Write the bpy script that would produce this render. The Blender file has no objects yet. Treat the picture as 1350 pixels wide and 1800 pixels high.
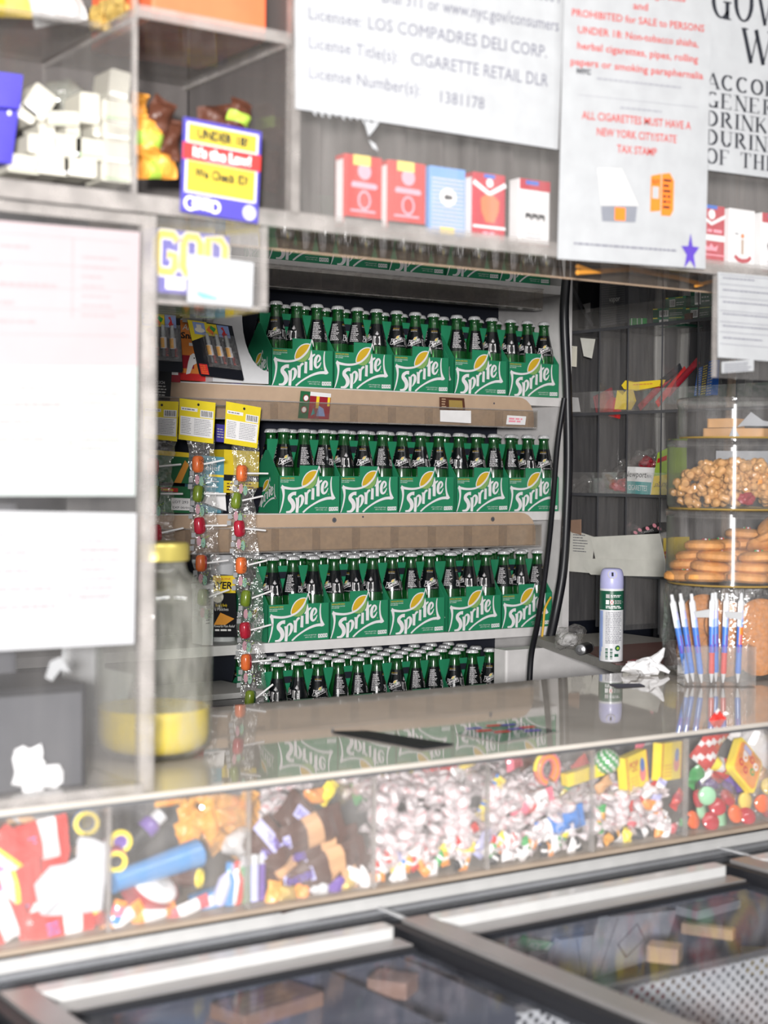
import bpy, bmesh, math, random
from mathutils import Matrix, Vector, noise
sc = bpy.context.scene
col = sc.collection
rnd = random.Random(7)
PI = math.pi

# ------------------------------------------------------------------ camera, light, exposure
FPX, YAW, PITCH, ROLL = 2806.0, math.radians(34.1), 0.0246, 0.009
EYE = Vector((0, 0, 1.5))
_f0 = Vector((math.sin(YAW), math.cos(YAW), 0)); _r0 = Vector((math.cos(YAW), -math.sin(YAW), 0)); _z = Vector((0, 0, 1))
CF = _f0*math.cos(PITCH) - _z*math.sin(PITCH)
_u = _f0*math.sin(PITCH) + _z*math.cos(PITCH)
CR = _r0*math.cos(ROLL) + _u*math.sin(ROLL)
CU = _u*math.cos(ROLL) - _r0*math.sin(ROLL)
cam = bpy.data.cameras.new('camera'); camo = bpy.data.objects.new('camera', cam); col.objects.link(camo)
camo.matrix_world = Matrix(((CR.x, CU.x, -CF.x, EYE.x), (CR.y, CU.y, -CF.y, EYE.y), (CR.z, CU.z, -CF.z, EYE.z), (0, 0, 0, 1)))
cam.sensor_fit = 'VERTICAL'; cam.sensor_height = 32.0; cam.lens = FPX/1800*32.0
cam.dof.use_dof = True; cam.dof.focus_distance = 3.62; cam.dof.aperture_fstop = 4.2
cam.clip_start = 0.02
sc.camera = camo

w = bpy.data.worlds.new('world'); sc.world = w; w.use_nodes = True
w.node_tree.nodes['Background'].inputs[0].default_value = (0.93, 0.95, 1.0, 1)
w.node_tree.nodes['Background'].inputs[1].default_value = 0.42
def area(name, loc, target, size, power, color=(1, 1, 1)):
    L = bpy.data.lights.new(name, 'AREA'); L.shape = 'DISK'; L.size = size; L.energy = power; L.color = color
    o = bpy.data.objects.new(name, L); col.objects.link(o); o.location = loc
    o.rotation_euler = (Vector(target)-Vector(loc)).to_track_quat('-Z', 'Y').to_euler()
    return o
# the photographer's flash, beside and a little behind the lens
area('flash_lamp', EYE - CF*0.80 - CR*0.03 + CU*0.07, (1.7, 2.6, 1.4), 0.18, 212, (1.0, 0.985, 0.97))
# unseen fill lamps added overhead to lift the dark parts
for lx in (0.6, 2.2):
    L = bpy.data.lights.new('ceiling_fill', 'AREA'); L.shape = 'RECTANGLE'; L.size = 1.2; L.size_y = 0.12; L.energy = 14; L.color = (0.95, 0.98, 1)
    o = bpy.data.objects.new('ceiling_fill', L); col.objects.link(o); o.location = (lx, 0.4, 2.72)
vs = sc.view_settings
sc.display_settings.display_device = 'sRGB'
vs.view_transform = 'Standard'; vs.look = 'None'; vs.exposure = 0.0; vs.gamma = 1.0; vs.use_curve_mapping = False
cy = sc.cycles
cy.max_bounces = 12; cy.diffuse_bounces = 2; cy.glossy_bounces = 3; cy.transmission_bounces = 6; cy.transparent_max_bounces = 24
cy.caustics_reflective = False; cy.caustics_refractive = False; cy.sample_clamp_indirect = 4.0
cy.use_denoising = True

def _ray(px, py): return CF + CR*((px-675)/FPX) + CU*((900-py)/FPX)
def on_y(px, py, v): d = _ray(px, py); return EYE + d*((v-EYE.y)/d.y)
def on_x(px, py, v): d = _ray(px, py); return EYE + d*((v-EYE.x)/d.x)
def on_z(px, py, v): d = _ray(px, py); return EYE + d*((v-EYE.z)/d.z)

# ------------------------------------------------------------------ materials
M = {}
def _new(name):
    m = bpy.data.materials.new(name); m.use_nodes = True; M[name] = m
    nt = m.node_tree; return m, nt, nt.nodes, nt.links
def s2l(c):
    return tuple(((v/255.0)/12.92 if v <= 10 else (((v/255.0)+0.055)/1.055)**2.4) for v in c)
def mat(name, rgb, rough=0.5, metal=0.0, var=0.06, scale=30.0, bump=0.0, bscale=80.0, coat=0.0, spec=0.5, wear=None):
    """plain surface with a little procedural variation; rgb in 0-255 sRGB"""
    if name in M: return M[name]
    m, nt, N, L = _new(name); b = N['Principled BSDF']; c = s2l(rgb)
    tc = N.new('ShaderNodeTexCoord'); nz = N.new('ShaderNodeTexNoise'); nz.inputs['Scale'].default_value = scale; nz.inputs['Detail'].default_value = 4
    L.new(tc.outputs['Object'], nz.inputs['Vector'])
    rp = N.new('ShaderNodeValToRGB'); rp.color_ramp.elements[0].position = 0.3; rp.color_ramp.elements[1].position = 0.7
    rp.color_ramp.elements[0].color = tuple(v*(1-var) for v in c)+(1,); rp.color_ramp.elements[1].color = tuple(min(1, v*(1+var)) for v in c)+(1,)
    L.new(nz.outputs['Fac'], rp.inputs['Fac'])
    src = rp.outputs['Color']
    if wear:
        wz = N.new('ShaderNodeTexNoise'); wz.inputs['Scale'].default_value = wear[1]; wz.inputs['Detail'].default_value = 8; wz.inputs['Roughness'].default_value = 0.7
        L.new(tc.outputs['Object'], wz.inputs['Vector'])
        wr = N.new('ShaderNodeValToRGB'); wr.color_ramp.elements[0].position = wear[2]; wr.color_ramp.elements[1].position = wear[2]+0.08
        L.new(wz.outputs['Fac'], wr.inputs['Fac'])
        mx = N.new('ShaderNodeMixRGB'); L.new(wr.outputs['Color'], mx.inputs[0]); L.new(src, mx.inputs[1]); mx.inputs[2].default_value = s2l(wear[0])+(1,)
        src = mx.outputs[0]
    L.new(src, b.inputs['Base Color'])
    b.inputs['Roughness'].default_value = rough; b.inputs['Metallic'].default_value = metal
    b.inputs['Specular IOR Level'].default_value = spec
    b.inputs['Coat Weight'].default_value = coat; b.inputs['Coat Roughness'].default_value = 0.06
    if bump:
        bz = N.new('ShaderNodeTexNoise'); bz.inputs['Scale'].default_value = bscale; bz.inputs['Detail'].default_value = 5
        L.new(tc.outputs['Object'], bz.inputs['Vector'])
        bp = N.new('ShaderNodeBump'); bp.inputs['Strength'].default_value = bump; bp.inputs['Distance'].default_value = 0.004
        L.new(bz.outputs['Fac'], bp.inputs['Height']); L.new(bp.outputs['Normal'], b.inputs['Normal'])
    return m
def clear(name, tint=(1, 1, 1), veil=0.1, veil_rgb=(205, 200, 196), rough=0.04, f0=0.04, streak=0.6, sscale=(60, 60, 6), bump=0.0, bscale=60, power=5.0, aniso=0.0):
    """clear acrylic, film or glass: see-through, a dusty and scratched veil, a mirror sheen that grows at grazing angles"""
    m, nt, N, L = _new(name); N.remove(N['Principled BSDF']); out = N['Material Output']
    tr = N.new('ShaderNodeBsdfTransparent'); tr.inputs[0].default_value = tint+(1,)
    df = N.new('ShaderNodeBsdfDiffuse'); df.inputs[0].default_value = s2l(veil_rgb)+(1,)
    gl = N.new('ShaderNodeBsdfGlossy'); gl.inputs['Roughness'].default_value = rough
    if aniso:
        tg = N.new('ShaderNodeTangent'); tg.direction_type = 'RADIAL'; tg.axis = 'Z'; L.new(tg.outputs[0], gl.inputs['Tangent']); gl.inputs['Anisotropy'].default_value = aniso
    tc = N.new('ShaderNodeTexCoord'); mp = N.new('ShaderNodeMapping'); mp.inputs['Scale'].default_value = sscale
    nz = N.new('ShaderNodeTexNoise'); nz.inputs['Scale'].default_value = 1.0; nz.inputs['Detail'].default_value = 6
    L.new(tc.outputs['Object'], mp.inputs[0]); L.new(mp.outputs[0], nz.inputs['Vector'])
    mr = N.new('ShaderNodeMapRange'); mr.inputs['From Min'].default_value = 0.3; mr.inputs['From Max'].default_value = 0.75
    mr.inputs['To Min'].default_value = veil*(1-streak); mr.inputs['To Max'].default_value = veil*(1+streak)
    L.new(nz.outputs['Fac'], mr.inputs['Value'])
    m1 = N.new('ShaderNodeMixShader'); L.new(mr.outputs[0], m1.inputs[0]); L.new(tr.outputs[0], m1.inputs[1]); L.new(df.outputs[0], m1.inputs[2])
    lw = N.new('ShaderNodeLayerWeight'); lw.inputs['Blend'].default_value = 0.5
    pw = N.new('ShaderNodeMath'); pw.operation = 'POWER'; L.new(lw.outputs['Facing'], pw.inputs[0]); pw.inputs[1].default_value = power
    ma = N.new('ShaderNodeMath'); ma.operation = 'MULTIPLY_ADD'; L.new(pw.outputs[0], ma.inputs[0]); ma.inputs[1].default_value = 0.94-f0; ma.inputs[2].default_value = f0
    m2 = N.new('ShaderNodeMixShader'); L.new(ma.outputs[0], m2.inputs[0]); L.new(m1.outputs[0], m2.inputs[1]); L.new(gl.outputs[0], m2.inputs[2])
    if bump:
        bz = N.new('ShaderNodeTexNoise'); bz.inputs['Scale'].default_value = bscale; bz.inputs['Detail'].default_value = 3
        L.new(tc.outputs['Object'], bz.inputs['Vector'])
        bp = N.new('ShaderNodeBump'); bp.inputs['Strength'].default_value = bump; bp.inputs['Distance'].default_value = 0.004
        L.new(bz.outputs['Fac'], bp.inputs['Height'])
        for nd in (gl, df, lw): L.new(bp.outputs['Normal'], nd.inputs['Normal'])
    L.new(m2.outputs[0], out.inputs['Surface'])
    return m
def green_glass():
    m, nt, N, L = _new('green_glass'); b = N['Principled BSDF']; out = N['Material Output']
    b.inputs['Base Color'].default_value = (0.006, 0.10, 0.018, 1); b.inputs['Roughness'].default_value = 0.07; b.inputs['Specular IOR Level'].default_value = 0.7; b.inputs['Coat Weight'].default_value = 1.0; b.inputs['Coat IOR'].default_value = 2.0; b.inputs['Coat Roughness'].default_value = 0.17
    tr = N.new('ShaderNodeBsdfTransparent'); tr.inputs[0].default_value = (0.07, 0.38, 0.08, 1)
    mx = N.new('ShaderNodeMixShader'); mx.inputs[0].default_value = 0.58
    L.new(tr.outputs[0], mx.inputs[1]); L.new(b.outputs[0], mx.inputs[2]); L.new(mx.outputs[0], out.inputs['Surface'])
    tc = N.new('ShaderNodeTexCoord'); sp = N.new('ShaderNodeSeparateXYZ'); L.new(tc.outputs['Object'], sp.inputs[0])
    vo = N.new('ShaderNodeTexVoronoi'); vo.inputs['Scale'].default_value = 150; L.new(tc.outputs['Object'], vo.inputs['Vector'])
    lt = N.new('ShaderNodeMapRange'); lt.inputs['From Min'].default_value = 0.082; lt.inputs['From Max'].default_value = 0.076; L.new(sp.outputs['Z'], lt.inputs['Value'])
    bp = N.new('ShaderNodeBump'); bp.inputs['Distance'].default_value = 0.003; L.new(vo.outputs['Distance'], bp.inputs['Height'])
    ms = N.new('ShaderNodeMath'); ms.operation = 'MULTIPLY'; ms.inputs[1].default_value = 0.9; L.new(lt.outputs[0], ms.inputs[0]); L.new(ms.outputs[0], bp.inputs['Strength'])
    L.new(bp.outputs['Normal'], b.inputs['Normal'])
    return m
def perforated():
    m, nt, N, L = _new('perforated_metal'); b = N['Principled BSDF']; out = N['Material Output']
    b.inputs['Base Color'].default_value = (0.62, 0.61, 0.60, 1); b.inputs['Roughness'].default_value = 0.5
    tc = N.new('ShaderNodeTexCoord'); sp = N.new('ShaderNodeSeparateXYZ'); L.new(tc.outputs['Object'], sp.inputs[0])
    def wave(sock, k, shift=None):
        a = N.new('ShaderNodeMath'); a.operation = 'MULTIPLY'; L.new(sock, a.inputs[0]); a.inputs[1].default_value = k
        if shift is not None:
            ad = N.new('ShaderNodeMath'); ad.operation = 'ADD'; L.new(a.outputs[0], ad.inputs[0]); L.new(shift, ad.inputs[1]); a = ad
        s = N.new('ShaderNodeMath'); s.operation = 'SINE'; L.new(a.outputs[0], s.inputs[0]); return s.outputs[0]
    a, c = wave(sp.outputs['X'], 2*PI/0.017), wave(sp.outputs['Z'], 2*PI/0.015)
    pr = N.new('ShaderNodeMath'); pr.operation = 'MULTIPLY'; L.new(a, pr.inputs[0]); L.new(c, pr.inputs[1])
    gt = N.new('ShaderNodeMath'); gt.operation = 'GREATER_THAN'; L.new(pr.outputs[0], gt.inputs[0]); gt.inputs[1].default_value = 0.12
    tr = N.new('ShaderNodeBsdfTransparent'); mx = N.new('ShaderNodeMixShader')
    L.new(gt.outputs[0], mx.inputs[0]); L.new(b.outputs[0], mx.inputs[1]); L.new(tr.outputs[0], mx.inputs[2]); L.new(mx.outputs[0], out.inputs['Surface'])
    return m

PAL = dict(white=(232, 230, 230), paper=(214, 213, 214), black=(20, 20, 24), navy=(20, 24, 34), grey=(128, 126, 126), dgrey=(70, 70, 74), lgrey=(185, 183, 182),
           red=(196, 40, 40), orange=(230, 120, 40), yellow=(240, 208, 50), green=(40, 150, 70), blue=(44, 100, 190), purple=(92, 76, 170), pink=(235, 150, 165),
           teal=(60, 150, 150), brown=(84, 48, 34), tan=(176, 146, 120), amber=(222, 150, 60), lime=(160, 190, 70), maroon=(150, 30, 46), cream=(225, 220, 205), silver=(190, 190, 192))
def P(n, rough=0.45):
    k = n+('' if rough == 0.45 else '_gloss')
    return M.get(k) or mat(k, PAL[n], rough=rough, coat=0.3 if rough < 0.3 else 0.0)

# ------------------------------------------------------------------ mesh builder
_TX = {}
def text_geo(s, bold):
    k = (s, bold)
    if k not in _TX:
        cu = bpy.data.curves.new('t', 'FONT'); cu.body = s; cu.resolution_u = 2; cu.offset = bold; cu.size = 1.0
        o = bpy.data.objects.new('t', cu); me = bpy.data.meshes.new_from_object(o)
        vs = [v.co.copy() for v in me.vertices]; fs = [list(p.vertices) for p in me.polygons]
        bpy.data.objects.remove(o); bpy.data.curves.remove(cu); bpy.data.meshes.remove(me)
        x0 = min(v.x for v in vs); x1 = max(v.x for v in vs)
        _TX[k] = ([(v.x-x0, v.y) for v in vs], fs, x1-x0)
    return _TX[k]
def FY(x, y, z): return Matrix(((1, 0, 0, x), (0, 0, -1, y), (0, 1, 0, z), (0, 0, 0, 1)))      # faces -y: right = +x, up = +z
def FX(x, y, z): return Matrix(((0, 0, -1, x), (-1, 0, 0, y), (0, 1, 0, z), (0, 0, 0, 1)))     # faces -x: right = -y, up = +z
def FZ(x, y, z, a=0.0): return Matrix.Translation((x, y, z)) @ Matrix.Rotation(a, 4, 'Z')
def FR(o, xd, yd):
    xd = Vector(xd).normalized(); zd = xd.cross(Vector(yd)).normalized(); yd = zd.cross(xd)
    return Matrix(((xd.x, yd.x, zd.x, o[0]), (xd.y, yd.y, zd.y, o[1]), (xd.z, yd.z, zd.z, o[2]), (0, 0, 0, 1)))
ORG = {}
def tag(o, label=None, cat=None, group=None, kind=None):
    if label: o['label'] = label
    if cat: o['category'] = cat
    if group: o['group'] = group
    if kind: o['kind'] = kind
    return o
def thing(name, label, cat, loc=(0, 0, 0), group=None):
    o = bpy.data.objects.new(name, None); col.objects.link(o); o.location = loc; o.empty_display_size = 0.02
    ORG[o.name] = Vector(loc); return tag(o, label, cat, group)
class MB:
    def __init__(s, M0=None): s.v = []; s.f = []; s.m = []; s.mats = []; s.M = M0 or Matrix(); s.wrap = None
    def mi(s, m):
        if isinstance(m, str): m = M.get(m) or P(m)
        if m not in s.mats: s.mats.append(m)
        return s.mats.index(m)
    def add(s, vs, fs, m):
        b = len(s.v); k = s.mi(m)
        for p in vs:
            p = Vector(p)
            if s.wrap: p = s.wrap(p)
            s.v.append(s.M @ p)
        for f in fs: s.f.append([b+i for i in f]); s.m.append(k)
    def box(s, x0, x1, y0, y1, z0, z1, m):
        s.add([(x, y, z) for x in (x0, x1) for y in (y0, y1) for z in (z0, z1)],
              [(0, 1, 3, 2), (4, 6, 7, 5), (0, 4, 5, 1), (2, 3, 7, 6), (0, 2, 6, 4), (1, 5, 7, 3)], m)
    def rbox(s, x0, x1, y0, y1, z0, z1, m, r=0.003):
        pts = []
        for cx, cy, a0 in ((x1-r, y1-r, 0), (x0+r, y1-r, 90), (x0+r, y0+r, 180), (x1-r, y0+r, 270)):
            for k in range(4): a = math.radians(a0+30*k); pts.append((cx+r*math.cos(a), cy+r*math.sin(a)))
        s.prism(pts, z0, z1, m)
    def prism(s, pts, z0, z1, m, m2=None):
        n = len(pts)
        s.add([(x, y, z0) for x, y in pts]+[(x, y, z1) for x, y in pts], [[i, (i+1) % n, n+(i+1) % n, n+i] for i in range(n)], m2 or m)
        s.add([(x, y, z0) for x, y in pts], [list(range(n))[::-1]], m); s.add([(x, y, z1) for x, y in pts], [list(range(n))], m)
    def poly(s, pts, m): s.add(pts, [list(range(len(pts)))], m)
    def rect(s, x0, y0, x1, y1, m, z=0.0004): s.add([(x0, y0, z), (x1, y0, z), (x1, y1, z), (x0, y1, z)], [(0, 1, 2, 3)], m)
    def shape(s, pts, m, z=0.0004): s.add([(x, y, z) for x, y in pts], [list(range(len(pts)))], m)
    def disc(s, x, y, r, m, z=0.0004, n=20, ry=None):
        s.shape([(x+r*math.cos(2*PI*i/n), y+(ry or r)*math.sin(2*PI*i/n)) for i in range(n)], m, z)
    def ring(s, x, y, r, wd, m, z=0.0004, n=24, ry=None): s.stroke([(x+r*math.cos(2*PI*i/n), y+(ry or r)*math.sin(2*PI*i/n), wd) for i in range(n+1)], m, z)
    def stroke(s, pts, m, z=0.0004, sub=1):
        """a ribbon through (x, y, width) points"""
        q = []
        for i in range(len(pts)-1):
            p0 = pts[max(0, i-1)]; p1 = pts[i]; p2 = pts[i+1]; p3 = pts[min(len(pts)-1, i+2)]
            for k in range(sub):
                t = k/sub
                q.append([0.5*((2*b)+(c-a)*t+(2*a-5*b+4*c-d)*t*t+(3*b-a-3*c+d)*t**3) for a, b, c, d in zip(p0, p1, p2, p3)] if sub > 1 else p1)
        q.append(pts[-1]); n = len(q); vs = []
        for i in range(n):
            a = q[max(0, i-1)]; b = q[min(n-1, i+1)]; dx, dy = b[0]-a[0], b[1]-a[1]; l = math.hypot(dx, dy) or 1
            nx, ny = -dy/l*q[i][2]/2, dx/l*q[i][2]/2
            vs += [(q[i][0]-nx, q[i][1]-ny, z), (q[i][0]+nx, q[i][1]+ny, z)]
        s.add(vs, [(2*i, 2*i+2, 2*i+3, 2*i+1) for i in range(n-1)], m)
    def text(s, t, x, y, h, m, width=None, align='L', z=0.0005, bold=0.0, shear=0.0, rise=0.0):
        """lettering: baseline at y, capitals h high, squeezed to width"""
        g, fs, gw = text_geo(t, bold); sy = h/0.70; sx = (width/gw) if width else sy
        x0 = x - (0 if align == 'L' else gw*sx*(0.5 if align == 'C' else 1.0))
        s.add([(x0+px*sx+shear*py*sy, y+py*sy+rise*px*sx, z) for px, py in g], fs, m)
    def lines(s, x, y, wd, n, dy, h, m, z=0.0005, fill=0.85, r=None):
        """rows of tiny illegible print"""
        r = r or rnd
        for i in range(n):
            cx = x; end = x+wd*(fill+(1-fill)*r.random())
            while cx < end-h:
                ww = min(h*(1.5+3.5*r.random()), end-cx); s.rect(cx, y-i*dy, cx+ww, y-i*dy+h, m, z); cx += ww+h*0.7
    def barcode(s, x0, y0, x1, y1, z=0.0005, vert=True, r=None):
        r = r or rnd; s.rect(x0, y0, x1, y1, 'white', z); d = (x1-x0) if vert else (y1-y0); p = 0.08
        while p < 0.9:
            wd = 0.02+0.04*r.random()
            if vert: s.rect(x0+d*p, y0+(y1-y0)*0.15, x0+d*(p+wd), y1-(y1-y0)*0.1, 'black', z+0.0002)
            else: s.rect(x0+(x1-x0)*0.1, y0+d*p, x1-(x1-x0)*0.1, y0+d*(p+wd), 'black', z+0.0002)
            p += wd+0.02+0.05*r.random()
    def lathe(s, prof, m, n=24, cap=True, a0=0.0, a1=2*PI, mod=None, mf=None):
        full = abs(a1-a0-2*PI) < 1e-6; na = n if full else n+1; vs = []
        for i, (r, z) in enumerate(prof):
            for k in range(na):
                a = a0+(a1-a0)*k/n; rr = r*(mod(i, k) if mod else 1); vs.append((rr*math.cos(a), rr*math.sin(a), z))
        fs = []
        for i in range(len(prof)-1):
            for k in range(n):
                k2 = (k+1) % na; fs.append((i*na+k, i*na+k2, (i+1)*na+k2, (i+1)*na+k))
        if mf:
            for j, f in enumerate(fs): s.add([vs[i] for i in f], [(0, 1, 2, 3)], mf(j//n, j % n))
        else: s.add(vs, fs, m)
        if cap and full:
            for i, rev in ((0, True), (len(prof)-1, False)):
                if prof[i][0] > 1e-5:
                    c = [vs[i*na+k] for k in range(na)]; s.add(c[::-1] if rev else c, [list(range(na))], m if m else mf(0, 0))
    def tube(s, path, r, m, n=8, rad=None):
        path = [Vector(p) for p in path]; vs = []; ov = (path[-1]-path[0]).normalized(); ref = Vector((0, 0, 1)) if abs(ov.z) < 0.7 else Vector((1, 0, 0))
        for i, p in enumerate(path):
            d = (path[min(len(path)-1, i+1)]-path[max(0, i-1)]).normalized()
            u = d.cross(ref if abs(d.dot(ref)) < 0.99 else Vector((0.3, 0.9, 0.2))).normalized(); v = d.cross(u)
            rr = rad[i] if rad else r
            vs += [p+(u*math.cos(2*PI*k/n)+v*math.sin(2*PI*k/n))*rr for k in range(n)]
        fs = [(i*n+k, i*n+(k+1) % n, (i+1)*n+(k+1) % n, (i+1)*n+k) for i in range(len(path)-1) for k in range(n)]
        fs += [tuple(range(n))[::-1], tuple((len(path)-1)*n+k for k in range(n))]
        s.add(vs, fs, m)
    def pillow(s, wd, ht, d, mf, nu=12, nv=8, crimp=0.09, wob=0.0, seed=0):
        """a sealed wrapper lying in the local xy plane, ends crimped at +-x; mf(u, v, top) picks a material"""
        r = random.Random(seed)
        def pt(i, j, sgn):
            u, v = i/nu, j/nv; uu = min(1, max(0, (u-crimp)/(1-2*crimp)))
            t = (math.sin(PI*uu)**0.45 if 0 < uu < 1 else 0)*(math.sin(PI*v)**0.5 if 0 < v < 1 else 0)
            return ((u-0.5)*wd*(1+(0.012 if (j % 2 and i in (0, nu)) else 0)), (v-0.5)*ht*(0.93+0.07*(1-t)), sgn*(d/2*t+0.0004)+wob*math.sin(9*u+5*v+seed)*d*0.5 + (r.random()-0.5)*d*0.10*t)
        for sgn in (1, -1):
            g = [[pt(i, j, sgn) for j in range(nv+1)] for i in range(nu+1)]
            for i in range(nu):
                for j in range(nv):
                    q = [g[i][j], g[i+1][j], g[i+1][j+1], g[i][j+1]]
                    s.add(q if sgn > 0 else q[::-1], [(0, 1, 2, 3)], mf((i+0.5)/nu, (j+0.5)/nv, sgn > 0))
    def crumple(s, r, m, seed, squash=(1, 1, 1), sub=3, amp=0.5):
        b = bmesh.new(); bmesh.ops.create_icosphere(b, subdivisions=sub, radius=1); o = Vector((seed*7.1, seed*3.3, seed*1.7))
        vs = []
        for v in b.verts:
            k = 1+amp*noise.noise(v.co*1.3+o)+amp*0.6*abs(noise.noise(v.co*3.1+o*2))-0.25*amp
            vs.append((v.co.x*r*k*squash[0], v.co.y*r*k*squash[1], v.co.z*r*k*squash[2]))
        fs = [[v.index for v in f.verts] for f in b.faces]; b.free(); s.add(vs, fs, m)
    def obj(s, name, parent=None, smooth=False, at=None, weld=False):
        me = bpy.data.meshes.new(name)
        if parent is not None: org = ORG[parent.name]
        elif at is not None: org = Vector(at)
        else:
            xs = [v.x for v in s.v]; ys = [v.y for v in s.v]; org = Vector(((min(xs)+max(xs))/2, (min(ys)+max(ys))/2, min(v.z for v in s.v)))
        me.from_pydata([v-org for v in s.v], [], s.f)
        for m in s.mats: me.materials.append(m)
        me.polygons.foreach_set('material_index', s.m)
        if weld:
            b = bmesh.new(); b.from_mesh(me); bmesh.ops.remove_doubles(b, verts=b.verts, dist=1e-5); b.to_mesh(me); b.free()
        if smooth:
            me.polygons.foreach_set('use_smooth', [True]*len(me.polygons))
            try: me.set_sharp_from_angle(angle=math.radians(42))
            except Exception: pass
        o = bpy.data.objects.new(name, me); col.objects.link(o)
        if parent is None: o.location = org
        else: o.parent = parent
        ORG[o.name] = org
        return o
def kids(o): return [c for c in ALLKIDS.get(o.name, [])]
ALLKIDS = {}
def kidmap():
    ALLKIDS.clear()
    for o in bpy.data.objects:
        if o.parent: ALLKIDS.setdefault(o.parent.name, []).append(o)
def copy_thing(o, loc, rot=(0, 0, 0), label=None, scale=None):
    """a thing, its parts and their sub-parts; call kidmap() once after the source is finished"""
    r = o.copy(); col.objects.link(r); r.location = loc; r.rotation_euler = rot
    if scale: r.scale = (scale,)*3
    if label: r['label'] = label
    def rec(a, b):
        for ch in kids(a):
            c = ch.copy(); col.objects.link(c); c.parent = b; rec(ch, c)
    rec(o, r)
    return r

# ------------------------------------------------------------------ the setting
mat('wall_paint', (96, 94, 96), 0.8); mat('dark_wall', (14, 19, 34), 0.7); mat('floor_tile', (120, 112, 104), 0.6); mat('ceiling_paint', (200, 198, 194), 0.9)
mat('shelf_white', (206, 203, 202), 0.45, wear=((120, 110, 104), 9, 0.74)); mat('shelf_edge', (214, 211, 210), 0.4, wear=((60, 50, 46), 40, 0.72))
mat('tan_board', (186, 160, 136), 0.5, var=0.05, wear=((120, 98, 80), 25, 0.75)); mat('steel', (170, 170, 172), 0.32, metal=0.85, var=0.1)
mat('rail_white', (172, 171, 170), 0.35, coat=0.3); mat('alu', (150, 147, 146), 0.35, metal=0.6, var=0.08, scale=12); mat('rubber', (14, 15, 20), 0.55)
mat('counter_grey', (176, 169, 161), 0.03, var=0.12, scale=6, spec=1.0); mat('tray_wood', (140, 126, 112), 0.5)
clear('acrylic', veil=0.08, streak=0.4); clear('acrylic_dusty', veil=0.26, veil_rgb=(150, 145, 141), streak=0.45, sscale=(25, 25, 6)); clear('acrylic_screen', veil=0.05, veil_rgb=(170, 166, 164), streak=0.5, sscale=(25, 25, 6)); clear('acrylic_edge', veil=0.42, veil_rgb=(170, 164, 160), streak=0.5, sscale=(30, 30, 30), rough=0.12)
clear('acrylic_smoke', tint=(0.80, 0.79, 0.78), veil=0.36, veil_rgb=(128, 122, 120), streak=0.22, sscale=(36, 36, 2)); clear('acrylic_thin', veil=0.06, streak=0.35, sscale=(120, 120, 10))
clear('divider_plastic', tint=(0.97, 0.96, 0.95), veil=0.06, veil_rgb=(170, 162, 154), streak=0.5, sscale=(60, 60, 60)); clear('tray_plastic', tint=(0.95, 0.94, 0.92), veil=0.10, veil_rgb=(150, 140, 134), streak=0.5, sscale=(90, 30, 90), rough=0.1)
clear('film', tint=(1, 1, 1), veil=0.08, f0=0.09, rough=0.12, bump=0.9, bscale=90, streak=0.9, sscale=(200, 200, 200))
clear('wrap', tint=(1, 1, 1), veil=0.42, veil_rgb=(240, 226, 228), f0=0.10, rough=0.15, bump=0.6, bscale=300)
clear('jar_plastic', tint=(0.97, 0.97, 0.98), veil=0.08, f0=0.12, rough=0.34, power=3.0, streak=0.8, sscale=(30, 30, 8), aniso=0.85); mat('paper_faded', (150, 150, 152), 0.75, var=0.05, scale=8); clear('jar_glass', tint=(0.93, 0.95, 0.92), veil=0.24, veil_rgb=(170, 168, 160), f0=0.06, streak=0.9, sscale=(40, 40, 14))
clear('freezer_glass', tint=(0.93, 0.94, 0.96), veil=0.09, veil_rgb=(104, 106, 114), f0=0.015, streak=0.8, sscale=(5, 30, 5), power=7.5, rough=0.07)
green_glass(); perforated()
mat('cap_metal', (214, 214, 216), 0.28, metal=0.35); mat('carton_green', (40, 130, 92), 0.32, var=0.03, coat=0.15); mat('logo_white', (228, 224, 226), 0.4); mat('logo_yellow', (206, 168, 44), 0.4); mat('logo_lime', (132, 170, 98), 0.4)
mat('label_black', (12, 15, 18), 0.18, coat=0.4); mat('print_dark', (70, 70, 84), 0.6); mat('print_grey', (104, 104, 116), 0.6); mat('print_faint', (140, 140, 146), 0.6); mat('print_red', (176, 58, 52), 0.6); mat('print_ink', (22, 24, 34), 0.5)
mat('paper_white', (160, 161, 163), 0.75, bump=0.05, bscale=30); mat('paper_pink', (150, 137, 139), 0.75, var=0.05, scale=8); mat('print_form', (136, 127, 129), 0.6); mat('paper_mint', (146, 151, 149), 0.75, var=0.04, scale=8); mat('tissue', (216, 215, 216), 0.9, bump=0.5, bscale=60)

def struct(name, mb, label=None):
    o = mb.obj(name); o['kind'] = 'structure'; o['label'] = label or name.replace('_', ' '); return o
b = MB(); b.box(-3, 5, -2.5, 4.4, -0.05, 0, 'floor_tile'); struct('floor', b, 'shop floor')
b = MB(); b.box(-3, 5, -2.5, 4.4, 2.9, 2.95, 'ceiling_paint'); struct('ceiling', b, 'shop ceiling')
b = MB(); b.box(-3, 5, 3.95, 4.0, 0, 2.9, 'dark_wall'); struct('wall_back', b, 'dark wall behind the soda shelves')
b = MB(); b.box(3.30, 3.35, -2.5, 3.95, 0, 2.9, 'dark_wall'); struct('wall_right', b, 'dark wall behind the cable rack')

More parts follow.
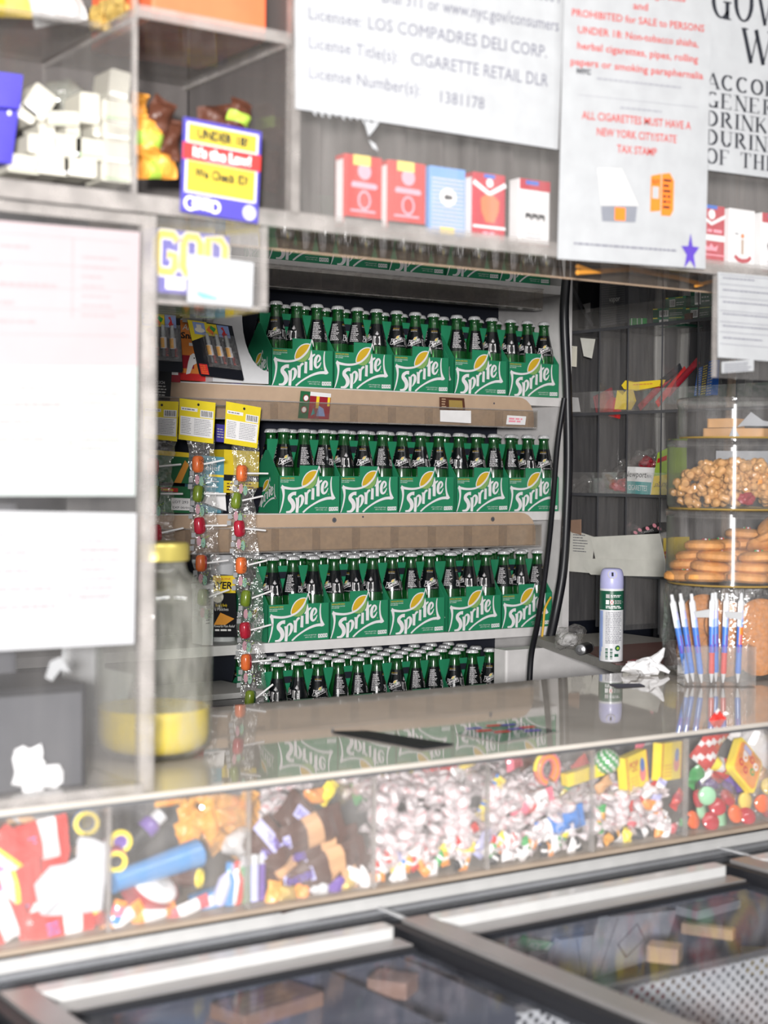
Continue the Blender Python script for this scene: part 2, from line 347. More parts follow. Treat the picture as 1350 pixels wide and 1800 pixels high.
# ------------------------------------------------------------------ soda shelving
SY = 3.17                                            # front face of the shelves
SH = [1.985, 1.697, 1.404, 1.107, 0.860]             # tops of the boards
sh = thing('shelving_unit', 'white painted shelving unit holding rows of green soda bottles', 'shelf', (2.0, 3.3, 0))
for i, z in enumerate(SH):
    b = MB(); b.rbox(1.15, 2.70, SY, 3.44, z-0.022, z, 'shelf_edge', 0.004); b.obj('shelf_board', sh)
b = MB(); b.box(2.70, 2.722, SY-0.01, 3.46, 0.0, 2.40, 'shelf_white'); b.obj('side_panel', sh)
b = MB(); b.box(1.13, 1.15, SY, 3.46, 0.0, 2.40, 'shelf_white'); b.obj('side_panel', sh)
b = MB(); b.box(1.15, 2.70, 3.44, 3.46, 0.0, 2.40, 'dark_wall'); o = b.obj('back_panel', sh); o['label'] = 'dark back panel'
# tan fascia boards, rounded at the right end
def fascia(zt, zb, xr, holes, label):
    b = MB(FY(0, SY, 0)); r = 0.05; pts = [(1.15, zb), (xr, zb)]
    pts += [(xr-r+r*math.cos(math.radians(a)), zt-r+r*math.sin(math.radians(a))) for a in (0, 20, 40, 60, 75, 90)] + [(1.15, zt)]
    b.prism(pts, 0.0005, 0.008, 'tan_board')
    for hx, hz, m in holes: b.disc(hx, hz, 0.006, m, z=0.0088); b.disc(hx, hz, 0.0025, 'print_dark', z=0.0092)
    return tag(b.obj('fascia_board'), label, 'board', 'tan boards along the shelf fronts')
fascia(1.694, 1.618, 2.60, [(2.47, 1.676, 'tan_board')], 'tan board fixed along the front of the second shelf, under the upper bottle row')
fascia(1.402, 1.320, 2.61, [(2.0, 1.388, 'steel'), (2.47, 1.386, 'steel'), (2.08, 1.395, 'tan_board')], 'tan board with two screws along the front of the third shelf')
def pocket_tray(zb, zt, xl, xr, n, label):
    y0, y1 = SY-0.045, SY-0.010; t = thing('pocket_tray', label, 'tray', ((xl+xr)/2, SY-0.03, zb), 'clear pocket trays on the shelf fronts')
    b = MB(); b.rbox(xl, xr, y0, y0+0.0025, zb, zt, 'tray_plastic', 0.0012); b.obj('front_panel', t)
    b = MB(); b.rbox(xl, xr, y0, y1, zb-0.003, zb, 'acrylic_edge', 0.0015); b.obj('bottom', t)
    b = MB(); b.box(xl, xr, y0-0.0008, y0+0.003, zt, zt+0.0025, 'acrylic_edge'); b.obj('rim', t)
    for i in range(n+1):
        x = xl+(xr-xl-0.002)*i/n; b = MB(); b.box(x, x+0.0015, y0+0.003, y1, zb, zt-0.002, 'divider_plastic'); b.obj('divider', t)
    return t
pocket_tray(1.918, 1.965, 1.50, 2.596, 10, 'clear empty pocket tray in front of the dark gap under the top board')
pocket_tray(1.618, 1.658, 1.50, 2.582, 10, 'clear pocket tray on the upper tan board, holding two cards')
pocket_tray(1.320, 1.372, 1.50, 2.600, 10, 'clear pocket tray on the lower tan board')

# ------------------------------------------------------------------ the soda cartons
CW, CD, CH, CT, CV = 0.166, 0.116, 0.0862, 0.1105, 0.172
def zp(px, py):                                       # carton front art: traced coordinates -> metres on the face
    u = (px-85)/1160.0; yb = 945+40*u; yt = 215+55*u
    return (u*CW, (yb-py)/(yb-yt)*CH)
def art(b, z=0.0, k=1.0, ox=0.0, oy=0.0, small=False, sub=3, black=False):
    sc_ = CW/1160.0*k
    def st(pts, m='logo_white', zz=0.0004): b.stroke([(ox+zp(x, y)[0]*k, oy+zp(x, y)[1]*k, wd*sc_) for x, y, wd in pts], m, z+zz, sub)
    def pl(pts, m, zz): b.shape([(ox+zp(x, y)[0]*k, oy+zp(x, y)[1]*k) for x, y in pts], m, z+zz)
    lime = [(540, 465), (600, 482), (660, 492), (720, 465), (775, 400), (803, 300), (800, 190), (770, 270), (720, 340), (640, 420)]
    leaf = [(520, 437), (513, 380), (540, 285), (590, 205), (650, 158), (720, 136), (795, 146), (772, 215), (722, 295), (650, 372), (585, 420)]
    pl(lime, 'logo_lime', 0.0003); pl(leaf, 'logo_yellow', 0.0005)
    st([(x, y, 17) for x, y in leaf]+[(520, 437, 17)], zz=0.0007)
    if black: frame = [[(120, 425, 60), (250, 462, 40), (400, 476, 40), (520, 455, 36), (640, 395, 30), (735, 300, 24), (800, 170, 20), (835, 70, 16), (868, 190, 14), (960, 330, 14), (1065, 300, 20), (1068, 480, 34), (1120, 690, 56)],
                       [(1130, 690, 50), (900, 740, 36), (700, 850, 30), (480, 990, 30), (400, 1080, 26), (320, 990, 26), (190, 1010, 30), (60, 960, 30), (150, 700, 34), (160, 430, 50)]]
    else: frame = [[(128, 420, 58), (180, 448, 44), (300, 472, 38), (400, 476, 36), (500, 462, 32), (580, 435, 26), (650, 393, 24), (740, 300, 20), (800, 170, 18), (838, 45, 14)], [(832, 45, 12), (850, 105, 22), (866, 190, 6)],
                   [(150, 430, 60), (165, 520, 48), (170, 600, 36), (160, 700, 30), (140, 800, 26), (118, 880, 20), (95, 945, 14)], [(1080, 275, 14), (1068, 380, 24), (1072, 500, 30), (1088, 600, 40), (1125, 712, 74)],
                   [(1135, 690, 50), (1000, 690, 44), (880, 722, 38), (780, 768, 32), (680, 828, 28), (600, 888, 28), (532, 952, 30)]]
    for f in frame: st(f)
    low = 1020 if black else 948
    st([(404, 572, 62), (345, 572, 52), (290, 615, 62), (283, 670, 72), (318, 715, 80), (348, 770, 80), (355, 830, 74), (335, 885, 58), (290, 925, 42), (218, 925, 26)])
    st([(425, 652, 74), (432, 760, 58), (422, low, 52)]); st([(440, 650, 20), (495, 618, 40), (528, 660, 58), (524, 730, 56), (500, 800, 34), (462, 858, 6)])
    st([(595, 556, 76), (598, 650, 56), (594, 792, 54)]); st([(610, 590, 30), (640, 535, 40), (680, 518, 28)])
    st([(724, 480, 50), (722, 600, 54), (718, 705, 56)]); st([(826, 255, 6), (824, 340, 40), (820, 430, 62), (820, 645, 60)]); st([(768, 445, 12), (825, 385, 40), (896, 335, 24)])
    st([(940, 495, 10), (985, 440, 36), (990, 385, 34), (955, 358, 34), (915, 410, 52), (900, 490, 56), (905, 560, 52), (935, 592, 36), (980, 560, 28), (1012, 488, 10)])
    if small: return
    x, y = zp(112, 272); b.text('LEMON-LIME SODA', ox+x, y, 0.0030, 'logo_yellow', width=0.037, z=z+0.0005, bold=0.02)
    x, y = zp(112, 312); b.text('100% NATURAL FLAVORS', ox+x, y, 0.0026, 'logo_white', width=0.037, z=z+0.0005)
    x, y = zp(112, 345); b.text('NO CAFFEINE', ox+x, y, 0.0026, 'logo_white', width=0.0205, z=z+0.0005)
    x, y = zp(1000, 885); b.text('6-8 FL OZ BOTTLES', ox+x, y, 0.0026, 'logo_white', width=0.034, align='R', z=z+0.0005)
    x, y = zp(1000, 925); b.text('(48 FL OZ) 1.42 L', ox+x, y, 0.0026, 'logo_white', width=0.031, align='R', z=z+0.0005)
    for i in range(4):
        x, y = zp(1030+46*i, 940); b.rect(ox+x, y, ox+x+0.0060, y+0.0092, 'logo_white', z+0.0004); b.rect(ox+x+0.0022, y+0.0030, ox+x+0.0040, y+0.0066, 'carton_green', z+0.0006)
    x, y = zp(1022, 612); b.disc(ox+x, y, 0.0018, 'logo_lime', z+0.0004, n=8)
ct = thing('soda_carton', 'x', 'carton', group='green six-pack soda cartons')
b = MB(FY(0, 0, 0)); T = 0.0014
b.prism([(0, 0), (CW, 0), (CW, CH), (0.655*CW, CH), (0.645*CW, CT), (0.335*CW, CT), (0.335*CW, CH), (0, CH)], -T, 0, 'carton_green'); b.wrap = lambda p: Vector((p.x, max(p.y, 0.0008), p.z)); art(b); b.wrap = None
b.obj('front_panel', ct)
b = MB(FY(0, CD, 0)); b.prism([(0, 0), (CW, 0), (CW, CH), (0, CH)], 0, T, 'carton_green'); b.obj('back_panel', ct)
for x0, s in ((0, 1), (CW-T, 0)):
    b = MB(FX(x0, CD, 0)); b.prism([(0, 0), (CD, 0), (CD, CH), (CD/2+0.006, 0.146), (CD/2-0.006, 0.146), (0, CH)], -T, 0, 'carton_green')
    if s: art(b, k=CD/CW*0.93, ox=0.004, oy=0.012, small=True)
    b.obj('side_panel', ct)
b = MB(FY(0, CD/2, 0)); b.prism([(0.001, 0.002), (CW-0.001, 0.002), (CW-0.001, CV), (0.001, CV)], -T/2, T/2, 'carton_green')
b.rect(CW*0.3, CV-0.03, CW*0.7, CV-0.014, 'dark_wall', z=T/2+0.0003); b.obj('handle_divider', ct)
b = MB(); b.box(0.001, CW-0.001, 0.001, CD-0.001, 0.0, 0.0012, 'carton_green'); b.obj('bottom', ct)
for i in (1, 2):
    b = MB(FX(CW*i/3, CD, 0)); b.prism([(0.002, 0.0015), (CD-0.002, 0.0015), (CD-0.002, CH*0.9), (0.002, CH*0.9)], -T/2, T/2, 'carton_green'); b.obj('cell_divider', ct)
# the bottle: glass, printed label, crown cap
BP = [(0.0, 0.004), (0.020, 0.002), (0.0250, 0.0), (0.0257, 0.006), (0.0260, 0.030), (0.0260, 0.070), (0.0261, 0.088), (0.0254, 0.098), (0.0247, 0.110), (0.0226, 0.122), (0.0200, 0.134), (0.0170, 0.146), (0.0146, 0.158), (0.0128, 0.169), (0.0119, 0.179), (0.0122, 0.1815), (0.0134, 0.183), (0.0134, 0.187)]
def br(z):
    for (r0, z0), (r1, z1) in zip(BP[2:], BP[3:]):
        if z0 <= z <= z1: return r0+(r1-r0)*(z-z0)/(z1-z0)
    return 0.0134
ZL0, ZL1 = 0.1045, 0.1585
def make_bottle():
    t = thing('soda_bottle', 'x', 'bottle', group='green soda bottles in cartons')
    b = MB(); b.lathe(BP, 'green_glass', n=28, cap=False); b.obj('glass_body', t, smooth=True)
    def wrap(p):                                       # flat label (x round the bottle, y up) -> onto the cone; x = 0 faces -y
        a = p.x/0.0215; r = br(p.y)+0.0003+p.z; return Vector((r*math.sin(a), -r*math.cos(a), p.y))
    b = MB(); b.wrap = wrap; n = 24
    for j in range(6):
        for i in range(n):
            x0 = -0.054+0.108*i/n; x1 = -0.054+0.108*(i+1)/n; y0 = ZL0+(ZL1-ZL0)*j/6; y1 = ZL0+(ZL1-ZL0)*(j+1)/6
            b.add([(x0, y0, 0), (x1, y0, 0), (x1, y1, 0), (x0, y1, 0)], [(0, 1, 2, 3)], 'label_black')
    b.wrap = wrap; art(b, z=0.0002, k=0.200, ox=-0.0165, oy=0.1130, small=True, sub=2, black=True)
    b.text('LEMON-LIME', -0.014, 0.1495, 0.0020, 'logo_yellow', width=0.02); b.text('100% NATURAL', -0.014, 0.1465, 0.0018, 'logo_white', width=0.02); b.text('8 FL OZ (237 mL)', -0.002, 0.1075, 0.0018, 'logo_white', width=0.018)
    r = random.Random(3)
    b.rect(0.020, 0.1065, 0.033, 0.1285, 'logo_white'); b.barcode(0.021, 0.108, 0.032, 0.127, z=0.0005, vert=False, r=r)
    b.stroke([(0.0225, 0.1330, 0.001), (0.0265, 0.1400, 0.001), (0.0305, 0.1330, 0.001), (0.0225, 0.1330, 0.001)], 'logo_white'); b.rect(0.0254, 0.131, 0.0276, 0.137, 'logo_white')
    b.lines(0.0165, 0.127, 0.002, 7, 0.0025, 0.0014, 'logo_white', r=r)
    b.lines(-0.046, 0.150, 0.021, 12, 0.0034, 0.0013, 'logo_white', r=r, fill=0.6)
    o = b.obj('label', t); o['label'] = 'black printed label'
    b = MB(); b.lathe([(0.0148, 0.1860), (0.0152, 0.1868), (0.0144, 0.1910), (0.0134, 0.1935), (0.0105, 0.1950), (0.0, 0.1952)], 'cap_metal', n=42, cap=False, mod=lambda i, k: 1+(0.045 if k % 2 else -0.03)*(1 if i < 2 else 0.3 if i == 2 else 0))
    o = b.obj('crown_cap', t); o['label'] = 'silver crown cap'
    return t
bt = make_bottle()
kidmap()
ORD = ['first', 'second', 'third', 'fourth', 'fifth', 'sixth', 'seventh', 'eighth', 'ninth', 'tenth', 'eleventh', 'twelfth', 'thirteenth', 'fourteenth', 'fifteenth']
ROWN = ['highest shelf board', 'upper bottle shelf', 'middle bottle shelf', 'third bottle shelf', 'lowest bottle shelf']
used = {'c': False, 'b': False}
ROT = {'F': 0.0, 'B': -1.25, 'T': 1.6}                # which side of the label faces the camera
FACE = {1: 'FBTTTBFFFTTBBBF', 2: 'FTTBFTFFFBFTTBF', 3: 'BTBBBBFTFTBBTBT', 4: 'BBFTTTFTTFTFTFB'}
FD = {'F': 'logo facing out', 'B': 'barcode facing out', 'T': 'small print facing out'}
VA = math.radians(30)
for row, x0, ncar, deep, gaps in ((0, 1.825, 5, 1, (0, 0, 0, 0, 0)), (1, 1.835, 5, 1, (0, .003, .004, .010, .006)), (2, 1.857, 5, 1, (0, .001, .003, .001, .000)), (3, 1.830, 5, 2, (0, .003, .003, .005, .003)), (4, 1.846, 4, 2, (0, .002, .004, .004))):
    x = x0; n = 0
    for c in range(ncar):
        x += gaps[c]
        for d in range(deep):
            y = SY+0.004+d*(CD+0.003)+(0.003*((c*7) % 3) if d == 0 else 0); z = SH[row]+0.0005
            lab = 'green soda carton, %s from left in the %s row, %s' % (ORD[c], 'front' if d == 0 else 'rear', ROWN[row])
            if not used['c']: used['c'] = True; ct.location = (x, y, z); ct['label'] = lab; ct0 = ct
            else: copy_thing(ct0, (x, y, z), label=lab)
            if row == 0: continue
            for k in range(3):
                for q in range(2):
                    i = 3*c+k; f = FACE[row][i] if (d == 0 and q == 0) else rnd.choice('FBT')
                    a = ROT[f]-VA+rnd.uniform(-0.35, 0.35)
                    rr = 2*d+q
                    lab = 'soda bottle, %s, %s from left, %s rank, %s' % (FD[f] if rr == 0 else 'silver cap showing', ORD[i], ['front', 'second', 'third', 'back'][rr], ROWN[row].replace(' behind the counter', ''))
                    p = (x+CW*(k+0.5)/3, y+CD*(0.25+0.5*q), z+0.0014)
                    if not used['b']: used['b'] = True; bt.location = p; bt.rotation_euler = (0, 0, a); bt['label'] = lab; bt0 = bt
                    else: copy_thing(bt0, p, (0, 0, a), lab)
        x += 0.1675

# ------------------------------------------------------------------ counter with the candy case
TOP, CF_Y, FLOOR = 1.140, 1.625, 0.987
XL, XR = 0.40, 2.28
ctr = thing('candy_counter', 'shop counter with clear candy bins under a glossy grey top', 'counter', (1.3, 1.9, 0))
b = MB(); b.rbox(XL, XR, CF_Y-0.012, 2.155, TOP-0.006, TOP, 'counter_grey', 0.003); o = b.obj('countertop', ctr); o['label'] = 'glossy grey countertop'
b = MB(); b.box(XL, XR, CF_Y-0.010, CF_Y+0.004, TOP-0.0105, TOP-0.0062, 'steel'); b.obj('front_lip', ctr)
b = MB(); b.box(XL, XR, CF_Y, CF_Y+0.004, FLOOR, TOP-0.0107, 'acrylic'); o = b.obj('front_panel', ctr); o['label'] = 'clear acrylic front panel'
b = MB(); b.box(XL, XR, CF_Y-0.003, 1.90, FLOOR-0.006, FLOOR, 'tray_wood'); b.box(XL, XR, CF_Y+0.002, 1.90, FLOOR-0.011, FLOOR-0.0062, 'rubber'); b.obj('bin_floor', ctr)
b = MB(); b.box(XL, XR, 1.90, 1.905, FLOOR, TOP-0.0065, 'dgrey'); b.obj('back_panel', ctr)
b = MB(); b.box(XL, XR, 1.91, 2.14, 0.0, TOP-0.0065, 'dgrey'); b.obj('base_cabinet', ctr)
b = MB(); b.box(XL, XR, 1.70, 1.91, 0.0, FLOOR-0.011, 'dgrey'); b.obj('base_cabinet', ctr)
DIV = [0.560, 0.737, 0.914, 1.091, 1.268, 1.448, 1.624, 1.80]
for x in DIV:
    b = MB(); b.box(x-0.0015, x+0.0015, CF_Y+0.004, 1.899, FLOOR, TOP-0.0065, 'acrylic'); b.obj('divider', ctr)
    b = MB(); b.box(x-0.002, x+0.002, CF_Y-0.0005, CF_Y+0.006, FLOOR, TOP-0.011, 'acrylic_edge'); b.obj('divider_edge', ctr)

# ------------------------------------------------------------------ chest freezer in front of the counter
mat('freezer_white', (196, 195, 194), 0.45); mat('freezer_liner', (84, 87, 98), 0.5); mat('frost', (150, 152, 160), 0.8)
fz = thing('chest_freezer', 'chest freezer with sliding glass lids, standing against the candy counter', 'freezer', (1.1, 1.3, 0))
b = MB(); x0, x1, y0, y1, h = -0.3, 2.35, 0.90, 1.688, 0.925
b.box(x0, x1, y0, y0+0.05, 0.02, h, 'freezer_white'); b.box(x0, x1, y1-0.05, y1, 0.02, h, 'freezer_white'); b.box(x0, x0+0.05, y0+0.05, y1-0.05, 0.02, h, 'freezer_white'); b.box(x1-0.05, x1, y0+0.05, y1-0.05, 0.02, h, 'freezer_white'); b.box(x0, x1, y0, y1, 0.0, 0.02, 'rubber')
b.obj('cabinet', fz)
b = MB(); b.box(x0+0.05, x1-0.05, y0+0.05, y1-0.05, 0.30, 0.32, 'freezer_liner'); b.box(x0+0.05, x1-0.05, y1-0.053, y1-0.0502, 0.32, h-0.005, 'freezer_liner'); o = b.obj('liner', fz); o['label'] = 'dark inner liner'
b = MB(); pr = [(1.652, 0.945), (1.652, 0.962), (1.658, 0.970), (1.672, 0.973), (1.684, 0.970), (1.688, 0.960), (1.688, 0.945)]
b.M = Matrix(((0, 0, 1, 0), (1, 0, 0, 0), (0, 1, 0, 0), (0, 0, 0, 1))); b.prism(pr, x0, x1, 'rail_white'); b.obj('rear_rail', fz)
b = MB(); b.box(x0, x1, 1.560, 1.652, 0.949, 0.953, 'freezer_glass'); o = b.obj('rear_glass', fz); o['label'] = 'dark fixed glass strip'
b = MB(); b.box(x0, x1, 1.556, 1.655, 0.925, 0.930, 'rubber'); b.obj('rear_channel', fz)
for xs in (0.50, 1.115, 1.72):
    b = MB(FR((xs, 1.558, 0.9535), (0.0, 1, 0), (-1, 0.0, 0))); b.box(0, 0.096, -0.004, 0.004, 0, 0.0012, 'silver'); b.obj('joint_strip', fz)
LIDS = [(0.04, 0.560), (0.585, 1.060), (1.085, 1.610), (1.640, 2.14)]
for i, (xa, xb) in enumerate(LIDS):
    b = MB(); b.rbox(xa+0.035, xb-0.004, 1.528, 1.553, 0.950, 0.968, 'rail_white', 0.005); o = b.obj('lid_handle', fz); o['label'] = 'white lid rail'
    b = MB(); b.box(xa, xb, 1.498, 1.528, 0.948, 0.955, 'alu'); b.box(xa, xa+0.034, 0.95, 1.556, 0.955, 0.967, 'alu'); b.obj('lid_frame', fz)
    b = MB(); b.box(xa-0.016, xa, 0.95, 1.556, 0.938, 0.962, 'rubber'); b.box(xa+0.034, xb, 1.490, 1.498, 0.946, 0.953, 'rubber'); b.obj('lid_seal', fz)
    b = MB(); b.box(xa+0.034, xb, 0.95, 1.498, 0.945, 0.949, 'freezer_glass'); b.obj('lid_glass', fz)
b = MB(); b.box(x0, x1, 0.90, 0.95, 0.925, 0.965, 'freezer_white'); b.obj('front_rim', fz)
for i, (xa, xb) in enumerate([(0.45, 1.02), (1.12, 1.95)]):
    t = thing('freezer_basket', ['perforated metal basket under the left freezer lid', 'perforated metal basket under the right freezer lid'][i], 'basket', ((xa+xb)/2, 1.50, 0.79), 'perforated freezer baskets')
    b = MB(); b.box(xa, xb, 1.379, 1.381, 0.79, 0.898, 'perforated_metal'); o = b.obj('front_wall', t)
    b = MB(); b.box(xa, xb, 1.377, 1.383, 0.898, 0.905, 'alu'); b.obj('rim', t)
    b = MB(); b.box(xa, xb, 1.381, 1.63, 0.79, 0.794, 'freezer_liner'); b.obj('bottom', t)
    for xe in (xa, xb-0.003): b = MB(); b.box(xe, xe+0.003, 1.3815, 1.63, 0.7945, 0.90, 'freezer_liner'); b.obj('end_wall', t)
mat('carton_grey', (150, 152, 158), 0.6); mat('ice_brown', (150, 118, 102), 0.5); mat('ice_green', (60, 130, 84), 0.5)
def flat_box(name, label, cat, c, sx, sy, sz, a, m, deco=None, group=None, tilt=0.0):
    b = MB(Matrix.Translation(c) @ Matrix.Rotation(a, 4, 'Z') @ Matrix.Rotation(tilt, 4, 'X')); b.rbox(-sx/2, sx/2, -sy/2, sy/2, 0, sz, m, min(sx, sy)*0.03)
    if deco: M0 = b.M; b.M = M0 @ Matrix.Translation((0, 0, sz)); deco(b); b.M = M0
    return tag(b.obj(name), label, cat, group)
def d_diamond(b):
    pts = [(0, -0.036, 0.003), (0.022, 0, 0.003), (0, 0.036, 0.003), (-0.022, 0, 0.003), (0, -0.036, 0.003)]
    b.stroke(pts, 'print_dark'); b.stroke([(-0.055, -0.06, 0.0015), (-0.055, 0.06, 0.0015)], 'print_dark')
def fp(px, py, z): p = on_z(px, py, z); return (p.x, p.y, z)
flat_box('ice_cream_carton', 'dark carton with a round print left of the green pack', 'carton', fp(880, 1680, 0.872), 0.08, 0.10, 0.010, 0.1, 'navy', lambda b: b.disc(0.0, -0.01, 0.022, 'ice_brown'))
flat_box('ice_cream_carton', 'tan wedge of ice cream carton at the basket edge', 'carton', fp(1168, 1688, 0.885), 0.03, 0.04, 0.02, 0.6, 'tan')
flat_box('ice_cream_carton', 'tan folded paper right of the diamond carton', 'carton', fp(1245, 1645, 0.885), 0.015, 0.07, 0.014, 0.5, 'tan')
flat_box('ice_cream_carton', 'grey carton at the right behind the diamond carton', 'carton', fp(1240, 1600, 0.875), 0.10, 0.05, 0.012, 0.1, 'carton_grey')
for i, (px, py, m, lab) in enumerate(((1120, 1760, 'maroon', 'red ice cream wrapper seen through the perforated basket'), (1200, 1745, 'tan', 'tan ice cream wrapper seen through the perforated basket'), (1270, 1730, 'silver', 'silver ice cream wrapper seen through the perforated basket'), (1330, 1700, 'stamp_ice', 'yellow ice cream wrapper seen through the perforated basket'))):
    if m == 'stamp_ice': mat('stamp_ice', (200, 170, 70), 0.5)
    flat_box('ice_cream_wrapper', lab, 'ice cream', fp(px, py, 0.796), 0.07, 0.04, 0.02, 0.3*i, m)
flat_box('ice_cream_carton', 'brown ice cream carton under the left freezer lid', 'carton', fp(470, 1778, 0.885), 0.12, 0.06, 0.016, 0.2, 'ice_brown', lambda b: b.lines(-0.04, 0.01, 0.08, 3, 0.014, 0.006, 'tan'))
flat_box('ice_cream_carton', 'brown pointed carton at the right of the left lid', 'carton', fp(690, 1745, 0.885), 0.04, 0.05, 0.02, 0.6, 'ice_brown')

# ------------------------------------------------------------------ acrylic rack hung over the counter
RZ = 1.802                                            # top of its long shelf
rk = thing('acrylic_rack', 'scratched clear acrylic rack over the counter with goods inside', 'rack', (1.25, 1.75, RZ-0.014))
b = MB(); b.prism([(0.40, 1.628), (2.10, 1.628), (2.10, 1.803), (0.789, 1.803), (0.789, 1.892), (0.40, 1.892)], RZ-0.013, RZ, 'acrylic_dusty'); o = b.obj('lower_shelf', rk)
b = MB(); b.box(0.40, 2.10, 1.622, 1.6275, RZ-0.016, RZ+0.004, 'acrylic_edge'); b.obj('shelf_edge', rk)
b = MB(); b.box(0.789, 2.10, 1.8035, 1.807, RZ-0.014, RZ+0.001, 'tan_board'); b.obj('shelf_edge', rk)
b = MB(); b.box(0.763, 0.962, 1.628, 1.892, 2.003, 2.011, 'acrylic_dusty'); b.box(0.763, 0.962, 1.622, 1.6275, 2.000, 2.014, 'acrylic_edge'); b.box(0.957, 0.963, 1.628, 1.892, 1.998, 2.003, 'acrylic_edge'); b.box(0.763, 0.768, 1.628, 1.892, 1.998, 2.003, 'acrylic_edge'); b.obj('upper_shelf', rk)
b = MB(); b.box(0.975, 2.10, 1.622, 1.626, RZ+0.004, 2.35, 'acrylic'); o = b.obj('front_panel', rk)
b = MB(); b.box(0.40, 0.964, 1.892, 1.897, RZ, 2.35, 'acrylic_smoke'); b.box(0.968, 2.10, 1.798, 1.803, RZ+0.001, 2.35, 'acrylic_smoke'); o = b.obj('back_panel', rk); o['label'] = 'smoky scratched back panel'
for x, m in ((0.966, 'acrylic_smoke'), (0.763, 'acrylic')):
    b = MB(); b.box(x-0.002, x+0.002, 1.628, 1.888, RZ+0.001, 2.0 if x < 0.9 else 2.35, m); b.obj('divider', rk)
b = MB(); b.box(0.962, 0.974, 1.622, 1.634, RZ, 2.35, 'acrylic_edge'); b.box(0.7605, 0.7655, 1.6235, 1.630, RZ+0.004, 2.30, 'acrylic_edge'); b.obj('corner_strip', rk)
for x in (1.06, 1.14, 1.19, 1.25, 1.31, 1.37):
    b = MB(); b.box(x, x+0.0025, 1.72, 1.797, RZ+0.001, 2.35, 'acrylic_smoke'); b.obj('divider', rk)
b = MB(); b.rbox(0.38, 0.757, 1.70, 1.888, 2.003, 2.010, 'acrylic_dusty', 0.003); b.obj('rear_shelf', rk)
# the little clear box under the rack
lb = thing('acrylic_box', 'small clear acrylic box hanging under the rack, with a card on its front', 'box', (0.86, 1.68, 1.690))
b = MB(); b.box(0.789, 0.932, 1.630, 1.633, 1.690, RZ-0.0165, 'acrylic'); b.obj('front_panel', lb)
b = MB(); b.box(0.926, 0.934, 1.626, 1.634, 1.687, RZ-0.0165, 'acrylic_edge'); b.box(0.789, 0.934, 1.626, 1.634, 1.687, 1.692, 'acrylic_edge'); b.obj('edge_strip', lb)
b = MB(); b.box(0.789, 0.934, 1.634, 1.76, 1.688, 1.691, 'acrylic_dusty'); b.obj('bottom', lb)
b = MB(); b.box(0.930, 0.933, 1.635, 1.76, 1.692, RZ-0.0165, 'acrylic'); b.obj('side_panel', lb)

# ------------------------------------------------------------------ clear screen at the left, standing on the counter
scn = thing('acrylic_screen', 'clear acrylic screen standing on the counter at the left, papers taped on', 'screen', (0.62, 1.64, TOP))
SCT = 1.783
b = MB(); b.box(0.40, 0.772, 1.624, 1.629, TOP+0.001, SCT-0.012, 'acrylic_screen'); b.obj('front_panel', scn)
b = MB(); b.rbox(0.770, 0.789, 1.616, 1.634, TOP+0.001, SCT, 'acrylic_edge', 0.005); b.box(0.40, 0.770, 1.618, 1.632, SCT-0.012, SCT, 'acrylic_edge'); b.box(0.40, 0.770, 1.610, 1.634, TOP+0.0005, TOP+0.012, 'acrylic_edge'); b.obj('edge_strip', scn)
b = MB(); b.box(0.784, 0.789, 1.635, 1.86, TOP+0.001, SCT-0.002, 'acrylic'); b.obj('side_panel', scn)

def quad_y(name, label, cat, q, Y, m, deco=None, thick=0.0008, group=None, bend=0.0, side=None, onx=False, parent=None):
    """a sheet facing the customer: traced corners (top-left, top-right, bottom-right, bottom-left) set on the plane y = Y"""
    c = [(on_x if onx else on_y)(px, py, Y) for px, py in q]; tl, tr, br_, bl = c
    W = ((tr-tl).length+(br_-bl).length)/2; H = ((bl-tl).length+(br_-tr).length)/2
    b = MB(); n = 8
    def pt(u, v, off=0.0):
        p = (tl*(1-u)+tr*u)*(1-v)+(bl*(1-u)+br_*u)*v
        k = off+bend*math.sin(PI*u)*(0.4+0.6*v)
        return Vector((p.x-k, p.y, p.z)) if onx else Vector((p.x, p.y-k, p.z))
    for i in range(n):
        for j in range(n):
            u0, u1, v0, v1 = i/n, (i+1)/n, j/n, (j+1)/n
            b.add([pt(u0, v1), pt(u1, v1), pt(u1, v0), pt(u0, v0)], [(0, 1, 2, 3)], m); b.add([pt(u0, v1, -thick), pt(u0, v0, -thick), pt(u1, v0, -thick), pt(u1, v1, -thick)], [(0, 1, 2, 3)], m)
    for k in range(n):
        a0, a1 = k/n, (k+1)/n
        for (u0, v0), (u1, v1) in (((a0, 0), (a1, 0)), ((a1, 1), (a0, 1)), ((0, a1), (0, a0)), ((1, a0), (1, a1))):
            b.add([pt(u0, v0), pt(u1, v1), pt(u1, v1, -thick), pt(u0, v0, -thick)], [(0, 1, 2, 3)], side or m)
    if deco: b.wrap = lambda p: pt(p.x/W, 1-p.y/H, p.z); deco(b, W, H); b.wrap = None
    return b.obj(name, parent) if parent else tag(b.obj(name), label, cat, group)
quad_y('ice_cream_carton', 'grey carton with an outlined diamond, standing under the freezer glass', 'carton', [(1072, 1612), (1190, 1600), (1166, 1680), (1040, 1722)], 1.600, 'carton_grey', lambda b, W, H: (b.stroke([(W*0.42, H*0.22, 0.003), (W*0.62, H*0.5, 0.003), (W*0.44, H*0.82, 0.003), (W*0.24, H*0.5, 0.003), (W*0.42, H*0.22, 0.003)], 'print_dark'), b.stroke([(W*0.08, H*0.02, 0.0015), (W*0.12, H*0.98, 0.0015)], 'print_dark')), 0.02)
